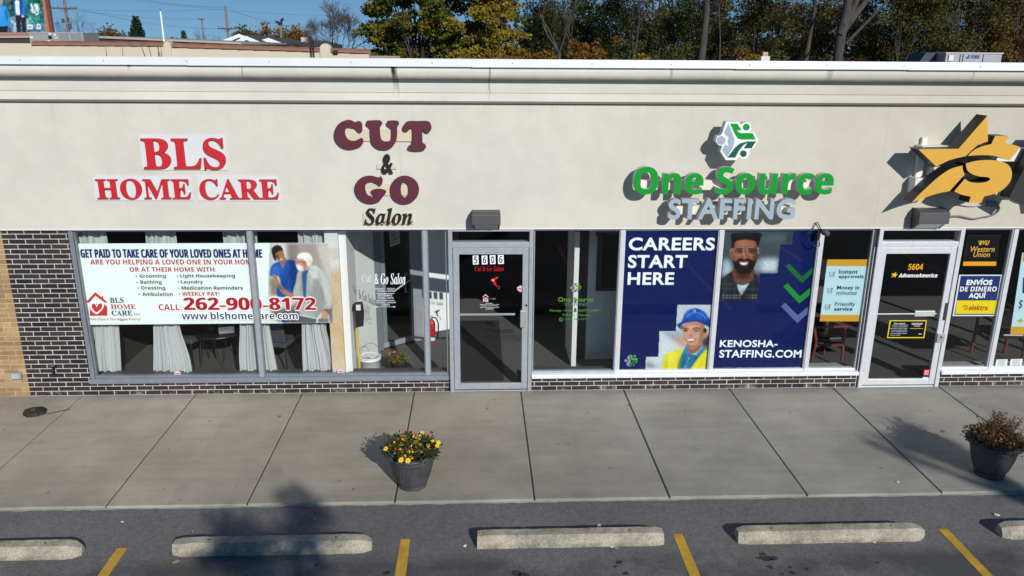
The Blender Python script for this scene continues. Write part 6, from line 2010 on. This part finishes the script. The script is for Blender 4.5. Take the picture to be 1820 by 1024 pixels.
pr.poly('#dfe7e8', [(493, 448), (596, 446), (598, 532), (494, 534)], Tb).poly('#dfe7e8', [(660, 450), (700, 432), (745, 450), (748, 520), (705, 540), (662, 520)], Tb, up=False)
pr.poly('#8aa3a8', [(508, 480), (580, 478), (581, 506), (509, 508)], Tb).poly('#5f8fa0', [(670, 462), (738, 462), (738, 485), (715, 485), (715, 512), (695, 512), (695, 485), (670, 485)], Tb, up=False)
pr.blob('#5fb4e8', 20, 200, 40, 120, .5).blob('#1c5f9c', -60, 350, 40, 120, .5).blob('#1d4a80', 470, 200, 20, 90, .5).blob('#17151c', 340, 450, 20, 140, .4)
pr.blur(.8).grain(.04)
pr.build('print', t, YBB - .02)


# ================================================================== POLES AND WIRES
PW = M('pole_wood', (.22, .165, .13), .9, var=.12, vscale=2)
def util_pole(px, pyt, pyb, Y, r, label, arms=(), extra=()):
    q = P(px, pyt, Y)
    b = P(px, 76, Y)
    t = thing('utility_pole', label, 'utility pole', (b.x, Y, -.03))
    MB().tube([(b.x, Y, -.03), (b.x, Y, q.z)], [r * 1.15, r * .8], 8).build('pole', PW, t)
    for py, half in arms:
        z = P(px, py, Y).z
        MB().box(b.x - half, b.x + half, Y - r - .08, Y - r, z - .06, z + .06).build('crossarm', M('crossarm_wood', (.09, .075, .065), .9), t)
        for u in (-.95, -.5, .5, .95):
            MB().tube([(b.x + half * u, Y - r - .04, z + .06), (b.x + half * u, Y - r - .04, z + .22)], .035, 6).build('insulator', M('insulator', (.12, .10, .09), .4), t)
        for s_ in (-1, 1):
            MB().tube([(b.x + s_ * half * .45, Y - r - .05, z - .05), (b.x, Y - r - .03, z - half * .28)], .02, 5).build('brace', M('crossarm_wood', (.09, .075, .065), .9), t)
    for dx, py, h, rr in extra:
        z = P(px, py, Y).z
        MB().lathe([(0, z - h), (rr, z - h), (rr, z), (0, z + .04)], b.x + dx, Y - .15, 10).build('transformer', M('transformer_grey', (.07, .07, .08), .6), t)
    return b.x
util_pole(125, -60, 57, 78, .16, 'wooden utility pole with a crossarm beside the billboard', ((15, 1.25),), ((-.35, 34, .4, .13), (.2, 31, .35, .12), (.25, 43, .5, .18)))
util_pole(406.5, 10, 74, 72, .13, 'wooden utility pole with a low crossarm above the house roofs', ((51, .85),), ())
util_pole(362.5, 33, 62, 140, .16, 'small distant pole with a short top crossarm above the pale sky edge', ((34.5, .55),), ())
util_pole(534, 40, 70, 120, .12, 'thin far pole against the bare tree', ((57, .4),), ())
# radio mast, white flag pole, bird-like floodlight pole
q = P(442.5, 12, 160)
t = thing('radio_mast', 'thin grey lattice radio mast far behind the trees', 'mast', (q.x, 160, -.03))
mm = MB()
for k in range(3):
    a = 2.094 * k
    mm.tube([(q.x + .42 * math.cos(a), 160 + .42 * math.sin(a), 0), (q.x + .1 * math.cos(a), 160 + .1 * math.sin(a), q.z - 3), (q.x, 160, q.z)], [.07, .05, .03], 4)
for k in range(14):
    z = 1 + k * (q.z - 4) / 14
    f = .42 - .32 * z / (q.z - 3)
    mm.tube([(q.x - f, 160, z), (q.x + f, 160, z + .7)], .03, 3)
mm.build('lattice', M('mast_grey', (.26, .27, .30), .7), t)
a, b = P(285, 20, 30), P(291.5, 76, 30)
t = thing('white_pole', 'slim bright white pole rising beside the dark spruce', 'pole', (b.x, 30, -.03))
MB().tube([(b.x + .02, 30, 3.2), tuple(a)], [.045, .035], 8).build('shaft', M('pole_white', (.80, .81, .82), .4), t)
MB().tube([tuple(a), (a.x, 30, a.z + .08)], .018, 6).build('tip', BLACK_MET, t)
MB().box(b.x - .1, b.x + .1, 29.9, 30.1, -.03, 3.2).build('base', BLACK_MET, t)
q, b = P(498, 42, 68), P(500.5, 76, 68)
t = thing('floodlight_pole', 'wooden pole topped by dark floodlights above the orange tree', 'floodlight', (b.x, 68, -.03))
MB().tube([(b.x, 68, -.03), (b.x, 68, q.z)], [.14, .11], 8).build('pole', PW, t)
for dx, dz, rot in ((-.22, .12, -.3), (.02, .02, .2), (.2, .30, .9)):
    c_, s_ = math.cos(rot), math.sin(rot)
    ring = lambda y: [(b.x + dx + u * c_ - v * s_, y, q.z + dz + u * s_ + v * c_) for u, v in ((-.17, -.08), (.17, -.08), (.17, .08), (-.17, .08))]
    MB().hull(ring(67.7), ring(68.1)).build('floodlight', BLACK_MET, t)
MB().box(b.x - .17, b.x + .15, 67.85, 68.1, q.z - .2, q.z - .02).build('bracket', PW, t)
WIRE = M('wire_grey_blue', (.05, .06, .075), .7)
for i, (p0, p1, sag, lab) in enumerate((((-20, 6, 70), (406, 16, 72), .8, 'faint power line sagging from above the billboard to the tall pole'),
        ((104, 15, 78), (362, 34, 140), .7, 'faint power line between the crossarm pole and the distant pole'),
        ((190, -6, 80), (640, 28, 110), 1.1, 'faint power line crossing high over the white pole'),
        ((145, 17, 78), (406, 52, 72), .9, 'faint power line dropping to the low crossarm'),
        ((240, -4, 80), (406, 13, 72), .5, 'faint power line entering from the top of the sky'),
        ((413, 20, 72), (600, 62, 95), .6, 'faint power line running from the tall pole to the bare tree'))):
    A_, B_ = P(*p0), P(*p1)
    pts = []
    for k in range(17):
        u = k / 16
        v = A_.lerp(B_, u)
        v.z -= sag * 4 * u * (1 - u) * .5
        pts.append(tuple(v))
    tag(MB().tube(pts, .014, 4).build('power_line', WIRE), lab, 'power line', 'power lines over the houses')

# ================================================================== HOUSES
def house(pxl, pxa, pxr, pya, pye, Y, depth, label, wallc, roofc):
    l, a_, r_ = P(pxl, pye, Y), P(pxa, pya, Y), P(pxr, pye, Y)
    t = thing('house', label, 'house', (a_.x, Y, -.03))
    MB().prism([(l.x + .5, -.03), (r_.x - .5, -.03), (r_.x - .5, r_.z), (a_.x, a_.z - .28), (l.x + .5, l.z)], Y + .3, Y + depth).build('wall', wallc, t)
    rm = MB()
    for (x0, z0) in ((l.x, l.z), (r_.x, r_.z)):
        rm.hull([(x0, Y, z0 - .02), (a_.x, Y, a_.z - .02), (a_.x, Y + depth, a_.z - .02), (x0, Y + depth, z0 - .02)], [(x0, Y, z0 + .1), (a_.x, Y, a_.z + .1), (a_.x, Y + depth, a_.z + .1), (x0, Y + depth, z0 + .1)])
    rm.build('roof', roofc, t)
    for (x0, z0) in ((l.x, l.z), (r_.x, r_.z)):
        MB().hull([(x0, Y - .04, z0 - .2), (a_.x, Y - .04, a_.z - .16), (a_.x, Y - .002, a_.z - .16), (x0, Y - .002, z0 - .2)], [(x0, Y - .04, z0 + .1), (a_.x, Y - .04, a_.z + .12), (a_.x, Y - .002, a_.z + .12), (x0, Y - .002, z0 + .1)]).build('gable_trim', M('trim_white', (.78, .79, .80), .6), t)
    return t
RF = M('house_shingle', (.065, .062, .066), .9, var=.15, vscale=2)
house(412, 438, 465, 67, 78, 52, 14, 'house with a white edged gable showing over the clay tiles', M('house_cream', (.62, .58, .46), .85), RF)
house(380, 425, 470, 63, 80, 58.5, 12, 'larger grey roofed house behind the white gable', M('house_cream', (.62, .58, .46), .85), RF)
house(440, 478, 503, 70.5, 79.5, 54, 8, 'house with only one white gable edge visible under the floodlight pole', M('house_cream', (.62, .58, .46), .85), RF)
t = thing('house', 'long low grey roofed house beneath the orange tree', 'house', (P(520, 75, 60).x, 60, -.03))
c = [P(470, 80, 60), P(575, 80, 60)]
zr_ = P(520, 71.5, 66).z
MB().box(c[0].x + .3, c[1].x - .3, 60.3, 71.7, -.03, c[0].z).build('wall', M('house_cream', (.62, .58, .46), .85), t)
MB().hull([(c[0].x, 60, c[0].z), (c[1].x, 60, c[0].z), (c[1].x, 72, c[0].z), (c[0].x, 72, c[0].z)], [(c[0].x + 1, 65.9, zr_), (c[1].x - 1, 65.9, zr_), (c[1].x - 1, 66.1, zr_), (c[0].x + 1, 66.1, zr_)]).build('roof', RF, t)
MB().box(c[0].x + 2.2, c[0].x + 2.7, 64, 64.5, zr_ - .6, zr_ + .25).build('chimney', M('chimney_pale', (.5, .48, .45), .8), t)

# ================================================================== TREES
BARK = M('grey_bark', (.056, .048, .042), .95, var=.5, vscale=5, bump=.8, bscale=14, stretch=(1, 1, .25))
BARK_D = M('dark_bark', (.055, .045, .04), .95, var=.3, vscale=5, bump=.6, bscale=14, stretch=(1, 1, .25))
BARK_P = M('purple_grey_twigs', (.115, .095, .10), .95)
def branching(mb, p, d, L, r, depth, rng, tips, spread=.55, keep=.72, up=.12, minr=.008, kids=(2, 3)):
    """A limb as a bent tapering tube that forks; ends are collected in tips."""
    n = 3
    pts, q, dd = [tuple(p)], Vector(p), Vector(d)
    for i in range(n):
        dd = (dd + Vector((rng.gauss(0, .13), rng.gauss(0, .13), rng.gauss(up * .5, .06)))).normalized()
        q = q + dd * L / n
        pts.append(tuple(q))
    r1 = max(minr, r * .66)
    mb.tube(pts, [r, r * .88, r * .76, r1], 6 if r > .06 else (4 if r > .02 else 3), 0, False)
    tips.append((Vector(pts[2]), r1))
    tips.append((q, r1))
    if depth <= 0:
        return
    for k in range(rng.randint(*kids)):
        a = dd.orthogonal().normalized()
        b = dd.cross(a)
        t_ = rng.random() * 6.283
        nd = (dd + (a * math.cos(t_) + b * math.sin(t_)) * rng.uniform(spread * .5, spread * 1.4) + Vector((0, 0, up))).normalized()
        branching(mb, q if k < 2 else Vector(pts[2]), nd, L * rng.uniform(keep * .8, keep * 1.15), r1 * rng.uniform(.6, .9), depth - 1, rng, tips, spread, keep, up, minr, kids)
def leaf_cloud(name, mat, parent, cl, n, size, seed, zmin=None, zmax=None):
    """n kinked leaves scattered in clumps cl = [(centre, radius)], as one crown mesh."""
    rg = np.random.default_rng(seed)
    c = np.array([tuple(k[0]) for k in cl]); r = np.array([k[1] for k in cl])
    w = r ** 2 / (r ** 2).sum()
    i = rg.choice(len(cl), n, p=w)
    d = rg.normal(size=(n, 3)); d /= np.linalg.norm(d, axis=1)[:, None]
    rad = r[i] * rg.random(n) ** .45
    p = c[i] + d * rad[:, None] * np.array([1, 1, .72])
    if zmin is not None:
        k = p[:, 2] > zmin
        p, i = p[k], i[k]
    if zmax is not None:
        k = p[:, 2] < zmax
        p = p[k]
    n = len(p)
    u = rg.normal(size=(n, 3)) + np.array([0, -.35, .35]); 
    nrm = u / np.linalg.norm(u, axis=1)[:, None]
    t = rg.normal(size=(n, 3)); t -= nrm * (t * nrm).sum(1)[:, None]; t /= np.linalg.norm(t, axis=1)[:, None]
    b = np.cross(nrm, t)
    s = (size * rg.uniform(.55, 1.4, n))[:, None]
    V = np.stack([p - t * s * .5, p + b * s * .34 + nrm * s * .1, p + t * s * .5, p - b * s * .34 + nrm * s * .1], 1).reshape(-1, 3)
    org = ORG[parent.name] if parent else Vector((0, 0, 0))
    V = V - np.array(tuple(org))
    me = bpy.data.meshes.new(name)
    me.vertices.add(4 * n)
    me.vertices.foreach_set('co', V.astype(np.float32).ravel())
    me.loops.add(4 * n)
    me.loops.foreach_set('vertex_index', np.arange(4 * n, dtype=np.int32))
    me.polygons.add(n)
    me.polygons.foreach_set('loop_start', np.arange(0, 4 * n, 4, dtype=np.int32))
    me.polygons.foreach_set('loop_total', np.full(n, 4, dtype=np.int32))
    me.materials.append(mat)
    me.update(calc_edges=True)
    o = bpy.data.objects.new(name, me)
    COL.objects.link(o)
    ORG[o.name] = org
    if parent:
        o.parent = parent
    return o
def tree(name, label, cat, x, y, h, tr, seed, leafm, n, size, bark=BARK, depth=5, fork=.3, spread=.55, clump=(.5, 1.1), lean=(0, 0), group=None, zmin=None, L0=None, kids=(2, 3), flare=1.):
    rng = random.Random(seed)
    t = thing(name, label, cat, (x, y, -.03), group)
    mb, tips = MB(), []
    top = Vector((x + lean[0], y + lean[1], h * fork))
    mb.tube([(x, y, -.1), ((x * 2 + top.x) / 3, (y * 2 + top.y) / 3, h * fork * .35), tuple(top)], [tr * 1.25, tr, tr * .85], 10, 0, False)
    L = L0 or h * .27
    for k in range(4):
        a = k * 1.57 + rng.random()
        d = Vector((math.cos(a) * rng.uniform(.3, .8) * flare, math.sin(a) * rng.uniform(.3, .8) * flare, rng.uniform(.7, 1.3))).normalized()
        branching(mb, top if k else Vector((top.x, top.y, top.z)), d, L * rng.uniform(.8, 1.1), tr * .55, depth - 1, rng, tips, spread, .74, .10, .010, kids)
    mb.build('trunk', bark, t, smooth=True)
    if leafm and n:
        cl = [(p, rng.uniform(*clump)) for p, r in tips if r < tr * .4]
        leaf_cloud('crown', leafm, t, cl, n, size, seed, zmin)
    return t
L_GY = leaf_mat('maple_turning', [(.025, .055, .010), (.04, .075, .012), (.095, .11, .016), (.20, .16, .02), (.30, .21, .025)], .3)
L_YEL = leaf_mat('yellow_leaves', [(.09, .095, .014), (.20, .165, .02), (.33, .24, .03), (.26, .17, .025)], .3)
L_GRN = leaf_mat('dark_green_leaves', [(.026, .040, .009), (.045, .062, .014), (.09, .10, .022), (.18, .155, .04)], .3)
L_OLV = leaf_mat('olive_leaves', [(.025, .034, .008), (.055, .058, .013), (.12, .105, .022), (.24, .19, .05)], .3)
L_RUS = leaf_mat('russet_leaves', [(.05, .036, .012), (.10, .06, .016), (.19, .11, .026), (.085, .075, .02)], .3)
L_ORG = leaf_mat('orange_leaves', [(.09, .045, .010), (.17, .08, .012), (.26, .125, .018), (.08, .065, .016)], .3)
L_BRN = leaf_mat('brown_oak_leaves', [(.06, .045, .018), (.11, .075, .026), (.17, .115, .04), (.075, .07, .025)], .3)
L_SPR = leaf_mat('spruce_needles', [(.008, .022, .012), (.014, .034, .018), (.025, .045, .022)], .1)

# the big turning maple beyond the neighbouring wall: two trunks of foliage, green on one side and gold on the other
def crown_tree(label, cat, spec, Y, x, h, tr, leafm, n, size, seed, name='leafy_tree', bark=BARK_D):
    """A broad tree whose crown is laid out in clumps (photo x, z, radius, depth offset)."""
    rng = random.Random(seed)
    t = thing(name, label, cat, (x, Y, -.03))
    mb = MB()
    mb.tube([(x, Y, -.1), (x + .1, Y, 1.2), (x, Y, 2.4)], [tr * 1.3, tr, tr * .85], 10, 0, False)
    cl = []
    for (cx, cz, r, dy) in spec:
        c = Vector((cx, Y + dy, cz))
        cl.append((c, r))
        s0 = Vector((x, Y, 2.4))
        mid = s0.lerp(c, .5) + Vector((0, 0, .4))
        mb.tube([tuple(s0), tuple(mid), tuple(c)], [tr * .26, tr * .17, .02], 5, 0, False)
        for k in range(5):
            e = c + Vector((rng.gauss(0, r * .6), rng.gauss(0, r * .6), rng.gauss(0, r * .4)))
            cl.append((e, r * rng.uniform(.35, .6)))
            mb.tube([tuple(c), tuple((c + e) / 2 + Vector((0, 0, .1))), tuple(e)], [.035, .025, .012], 4, 0, False)
    mb.build('trunk', bark, t, smooth=True)
    leaf_cloud('crown', leafm, t, cl, n, size, seed)
    return t
YM = 44.0
X = lambda px, Y: P(px, 60, Y).x
rs = random.Random(31)
spec = []
for k in range(52):
    px = rs.uniform(668, 835)
    spec.append((X(px, YM), rs.uniform(3.0, 9.2), rs.uniform(.6, 1.05), rs.uniform(-2.6, 2.2)))
spec += [(X(658, YM), 6.6, .6, 0), (X(652, YM), 5.5, .45, -.5), (X(668, YM), 4.9, .6, 0), (X(662, YM), 7.6, .6, .5)]
crown_tree('big maple turning from green to gold beyond the end of the cream wall', 'tree', spec, YM, X(740, YM), 11, .26, L_GY, 30000, .22, 41)
spec = []
for k in range(38):
    px = rs.uniform(805, 910)
    spec.append((X(px, YM - 1), rs.uniform(3.0, 9.2), rs.uniform(.5, .9), rs.uniform(-2.0, 1.8)))
spec += [(X(915, YM), 5.2, .55, 0), (X(908, YM), 4.2, .6, 0), (X(900, YM), 6.5, .7, 0)]
crown_tree('golden yellow tree next to the big turning maple', 'tree', spec, YM - 1.5, X(860, YM), 10, .2, L_YEL, 21000, .21, 42)

# bare shade tree by the maple, spruce, and the far garden trees
tree('bare_tree', 'large leafless tree with fine purple grey twigs beside the maple', 'tree', X(602, 50), 50, 8.4, .16, 5, None, 0, 0, BARK_P, depth=7, fork=.34, spread=.72, L0=1.5, kids=(3, 3))
tree('bare_tree', 'grey leafless tree behind the crossarm utility pole', 'tree', X(136, 95), 95, 8.2, .2, 6, None, 0, 0, BARK_P, depth=6, fork=.3, spread=.6, L0=1.9)
tree('bare_tree', 'small leafless tree under the distant pole', 'tree', X(364, 100), 100, 6.8, .12, 16, None, 0, 0, BARK_P, depth=5, fork=.4, spread=.6, L0=1.3)
tree('garden_tree', 'brown green round tree to the side of the tall pole', 'tree', X(437, 85), 85, 7.3, .2, 9, L_OLV, 2600, .3, BARK_D, depth=4, fork=.35, clump=(.5, .9), L0=1.5)
tree('garden_tree', 'orange autumn tree behind the floodlight pole', 'tree', X(503, 80), 80, 6.3, .2, 10, L_ORG, 4200, .28, BARK_D, depth=4, fork=.35, spread=.75, clump=(.6, 1.0), L0=1.5)
tree('garden_tree', 'olive green rounded tree between the orange tree and the bare tree', 'tree', X(527, 88), 88, 6.9, .2, 12, L_OLV, 3000, .3, BARK_D, depth=4, fork=.35, clump=(.5, .9), L0=1.5)
tree('garden_tree', 'low russet trees edge beside the dark spruce', 'tree', X(205, 100), 100, 5.8, .2, 13, L_RUS, 2600, .35, BARK_D, depth=4, fork=.35, spread=.9, clump=(.7, 1.2), L0=1.6)
tree('garden_tree', 'faint brown shrubby tree just past the russet one', 'tree', X(190, 110), 110, 6.2, .2, 23, L_BRN, 1500, .35, BARK_D, depth=4, fork=.35, spread=.9, clump=(.6, 1.0), L0=1.6)
def spruce(px, pyt, Y, w, label, n, size, seed):
    q, b = P(px, pyt, Y), P(px + 3, 76, Y)
    rng = random.Random(seed)
    t = thing('spruce_tree', label, 'tree', (b.x, Y, -.03), None)
    mb = MB().tube([(b.x, Y, -.1), (b.x, Y, q.z)], [.16, .02], 7)
    z0 = 1.2
    cl = []
    for k in range(46):
        u = k / 46
        z = z0 + (q.z - z0) * u
        rr = w * (1 - u) ** .85 + .12
        for j in range(6):
            a = j * 1.047 + k * .6 + rng.gauss(0, .2)
            l = rr * rng.uniform(.7, 1.1)
            e = Vector((b.x + l * math.cos(a), Y + l * math.sin(a), z - l * .12 + rng.gauss(0, .06)))
            mb.tube([(b.x, Y, z), tuple(e)], [.025, .008], 3, 0, False)
            for s_ in (.35, .6, .82, 1.0):
                cl.append((Vector((b.x, Y, z)).lerp(e, s_), .10 + .13 * l * (1.1 - s_ * .6)))
    mb.build('trunk', BARK_D, t)
    leaf_cloud('crown', L_SPR, t, cl, n, size, seed)
spruce(243.5, 29, 56, 1.75, 'tall dark spruce standing alone beside the white pole', 9000, .17, 3)
spruce(325, 54, 95, 1.25, 'small dark conifer between the white pole and the houses', 1800, .22, 4)
spruce(303, 66, 110, .9, 'smallest far conifer next to the white pole base', 1000, .25, 5)
spruce(312, 67, 112, .8, 'far conifer tip in the gap before the small dark conifer', 900, .25, 6)

# the wood behind the strip mall
tree('wood_tree', 'grey forked tree with two pale stems at the edge of the wood', 'tree', X(997, 45), 45, 12, .15, 51, L_OLV, 3200, .17, BARK, depth=5, fork=.34, spread=.4, clump=(.4, .9), lean=(-.1, 0), L0=2.6)
tree('wood_tree', 'second pale slender stem rising close to the grey forked tree', 'tree', X(1008, 46), 46, 12, .12, 52, L_RUS, 1800, .17, BARK, depth=5, fork=.4, spread=.45, clump=(.4, .9), lean=(.2, 0), L0=2.6)
tree('wood_tree', 'thin pale tree with sparse yellow leaves before a gap of blue sky', 'tree', X(1128, 44), 44, 11, .12, 53, L_OLV, 1800, .16, BARK, depth=5, fork=.36, spread=.45, clump=(.35, .7), L0=2.2)
tree('wood_tree', 'dark bushy limbed tree standing against the blue gap', 'tree', X(1195, 56), 56, 13, .3, 54, L_GRN, 2600, .2, BARK_D, depth=6, fork=.36, spread=.6, clump=(.5, 1.0), L0=2.6)
def trunk_tree(pts, Y, radii, label, leafm, n, seed, forks=(), bark=BARK):
    """A tall old trunk traced through the wood; limbs fork high above."""
    rng = random.Random(seed)
    w = [P(x, y, Y) for x, y in pts]
    base = Vector((w[0].x - (w[1].x - w[0].x) * .6, Y, -.1))
    t = thing('old_tree', label, 'tree', (base.x, Y, -.03))
    mb, tips = MB(), []
    d = (w[-1] - w[-2]).normalized()
    top = w[-1] + d * 1.0
    mb.tube([tuple(base)] + [tuple(v) for v in w] + [tuple(top)], [radii[0] * 1.25] + list(radii) + [radii[-1] * .9], 14, 0, False)
    for f in forks:
        fw = [P(x, y, Y - .1) for x, y, r in f]
        fd = (fw[-1] - fw[-2]).normalized()
        mb.tube([tuple(v) for v in fw] + [tuple(fw[-1] + fd * 1.2)], [r for x, y, r in f] + [f[-1][2] * .8], 10, 0, False)
        branching(mb, fw[-1] + fd * 1.2, fd, 2.0, f[-1][2] * .6, 4, rng, tips)
    for k in range(3):
        a = k * 2.1 + seed
        branching(mb, top, (d + Vector((math.cos(a) * .5, math.sin(a) * .5, .2))).normalized(), 2.2, radii[-1] * .6, 4, rng, tips)
    mb.build('trunk', bark, t, smooth=True)
    leaf_cloud('crown', leafm, t, [(p, rng.uniform(.4, .9)) for p, r in tips], n, .19, seed)
    return t
trunk_tree([(1246, 108), (1252, 60), (1256, 20), (1256, 0)], 41, [.24, .21, .2, .19], 'tall straight grey trunk on its own near the tan capped vent', L_RUS, 3000, 61)
trunk_tree([(1432, 106), (1440, 60), (1446, 30), (1449, 0)], 43, [.16, .13, .12, .11], 'slim leaning grey trunk in the russet part of the wood', L_RUS, 2600, 62)
trunk_tree([(1490, 95), (1496, 55), (1503, 30), (1508, 0)], 38, [.27, .29, .27, .24], 'massive forked old trunk leaning over the wood', L_BRN, 2600, 63, forks=([(1493, 62, .24), (1510, 38, .22), (1528, 16, .18), (1541, 0, .16)], [(1500, 45, .22), (1512, 25, .18), (1523, 0, .16)], [(1503, 78, .10), (1530, 50, .09), (1560, 20, .07), (1580, 0, .06)]))
trunk_tree([(1279, 106), (1280, 70), (1279, 40)], 45, [.06, .05, .045], 'very thin pale sapling just past the straight trunk', L_OLV, 700, 64)
kinds = [(L_GRN, 'dark green'), (L_RUS, 'russet brown'), (L_OLV, 'olive and tan'), (L_BRN, 'brown leaved')]
wood = [(948, 50, 0), (1040, 53, 2), (1085, 50, 0), (1165, 52, 2), (1225, 50, 0), (1300, 52, 1), (1345, 48, 2), (1390, 51, 3), (1470, 50, 1), (1560, 46, 2), (1605, 43, 2), (1660, 44, 2), (1715, 42, 2), (1765, 44, 1), (1815, 43, 1), (1870, 45, 2), (1930, 44, 0), (1630, 54, 3), (1740, 54, 3), (1420, 58, 0), (1280, 60, 0), (1130, 62, 3), (1000, 60, 0)]
where = ['behind the golden tree at the start of the wood', 'between the pale stems and the thin pale tree', 'low in the shade past the two pale stems', 'close to the blue gap of sky', 'in front of the dark limbed tree', 'in the wood just past the straight grey trunk', 'above the tan capped vent', 'before the slim leaning trunk', 'at the foot of the massive forked trunk', 'beneath the outstretched limbs of the forked trunk', 'rising over the parapet beyond the forked trunk', 'in the thick of the wood short of the air conditioner', 'directly above the lettered air conditioner', 'over the far end of the lettered air conditioner', 'at the outer edge of the photo in the wood', 'beyond the edge of the photo', 'farthest along the wood', 'deeper in the wood before the air conditioner', 'deeper in the wood above the air conditioner', 'deep in the wood behind the slim leaning trunk', 'deep in the wood behind the straight trunk', 'deep in the wood behind the blue gap', 'deep in the wood behind the two pale stems']
for i, (px, Y, k) in enumerate(wood):
    rg = random.Random(200 + i)
    big = px > 1540
    spec = [(X(px, Y) + rg.gauss(0, 1.25), rg.uniform(3.2, 10.0 if big else 7.6), rg.uniform(.75, 1.45), rg.uniform(-1.2, 1.6)) for _ in range(16 if big else 13)]
    crown_tree(kinds[k][1] + ' woodland tree ' + where[i], 'tree', spec, Y, X(px, Y), 10, .16, kinds[k][0], 10500 if big else 7500, .145, 300 + i, 'wood_tree')
# understorey bushes along the wood's edge
for i, (px, Y, lm, h, r, lab) in enumerate(((905, 40, L_ORG, 3.9, .9, 'orange bush under the golden tree'), (935, 41, L_ORG, 4.3, .8, 'orange bush at the start of the wood'), (978, 40, L_ORG, 4.5, .8, 'orange bush hugging the pale forked stems'), (1040, 41, L_ORG, 4.6, .9, 'orange and tan bush between the pale stems and the thin tree'), (1075, 42, L_RUS, 4.9, .8, 'russet bush before the thin pale tree'), (1135, 40, L_YEL, 3.9, .5, 'small yellow bush at the thin pale tree'), (1185, 40, L_GRN, 4.3, 1.1, 'bright green bush below the blue gap'), (1210, 41, L_GRN, 4.8, 1.0, 'green bush at the straight grey trunk'), (1310, 41, L_RUS, 4.4, .8, 'russet bush short of the tan capped vent'), (1335, 40, L_YEL, 3.9, .8, 'yellow green bush beside the tan capped vent'), (1385, 40, L_GRN, 4.1, 1.0, 'green bush just past the tan capped vent'), (1465, 40, L_GRN, 4.2, .9, 'green bush at the forked trunk'), (690, 40, L_ORG, 3.7, .5, 'small orange bush under the dark side of the maple'))):
    rg = random.Random(400 + i)
    t = thing('woodland_bush', lab, 'bush', (X(px, Y), Y, -.03))
    st, cl = MB(), []
    for k in range(14):
        a = rg.random() * 6.283
        e = Vector((X(px, Y) + r * 1.2 * math.cos(a) * rg.random(), Y + r * math.sin(a) * rg.random(), rg.uniform(h * .45, h)))
        st.tube([(X(px, Y) + rg.gauss(0, .15), Y, -.05), tuple(e)], [.035, .012], 4, 0, False)
        cl.append((e, rg.uniform(.3, .6)))
    st.build('stems', BARK_D, t)
    leaf_cloud('foliage', lm, t, cl, 1500, .17, 500 + i)
# the mass of the wood behind, which reads as one
rg = random.Random(77)
cl = [((X(rg.uniform(925, 2100), 66), rg.uniform(62, 74), rg.uniform(1.5, 7.5 if k % 3 else 11)), rg.uniform(1.2, 2.2)) for k in range(240)]
cl = [(Vector(c), r) for c, r in cl]
o = leaf_cloud('woods', L_GRN, None, cl, 52000, .32, 78)
tag(o, kind='stuff')

# bare trees across the lot, behind the camera: their shadows lie over the stops and the walk
tree('bare_tree', 'sparse young tree in the lot whose shadow crosses the second wheel stop', 'tree', 3.55, -17.0, 7.7, .24, 97, L_BRN, 300, .17, BARK_D, depth=5, fork=.80, spread=.3, clump=(.1, .25), L0=.5, flare=.55)
tree('bare_tree', 'slim leafless tree in the lot whose shadow reaches the second planter', 'tree', 10.95, -15.7, 8.0, .16, 92, L_BRN, 60, .2, BARK_D, depth=3, fork=.86, spread=.22, clump=(.1, .2), L0=.42)
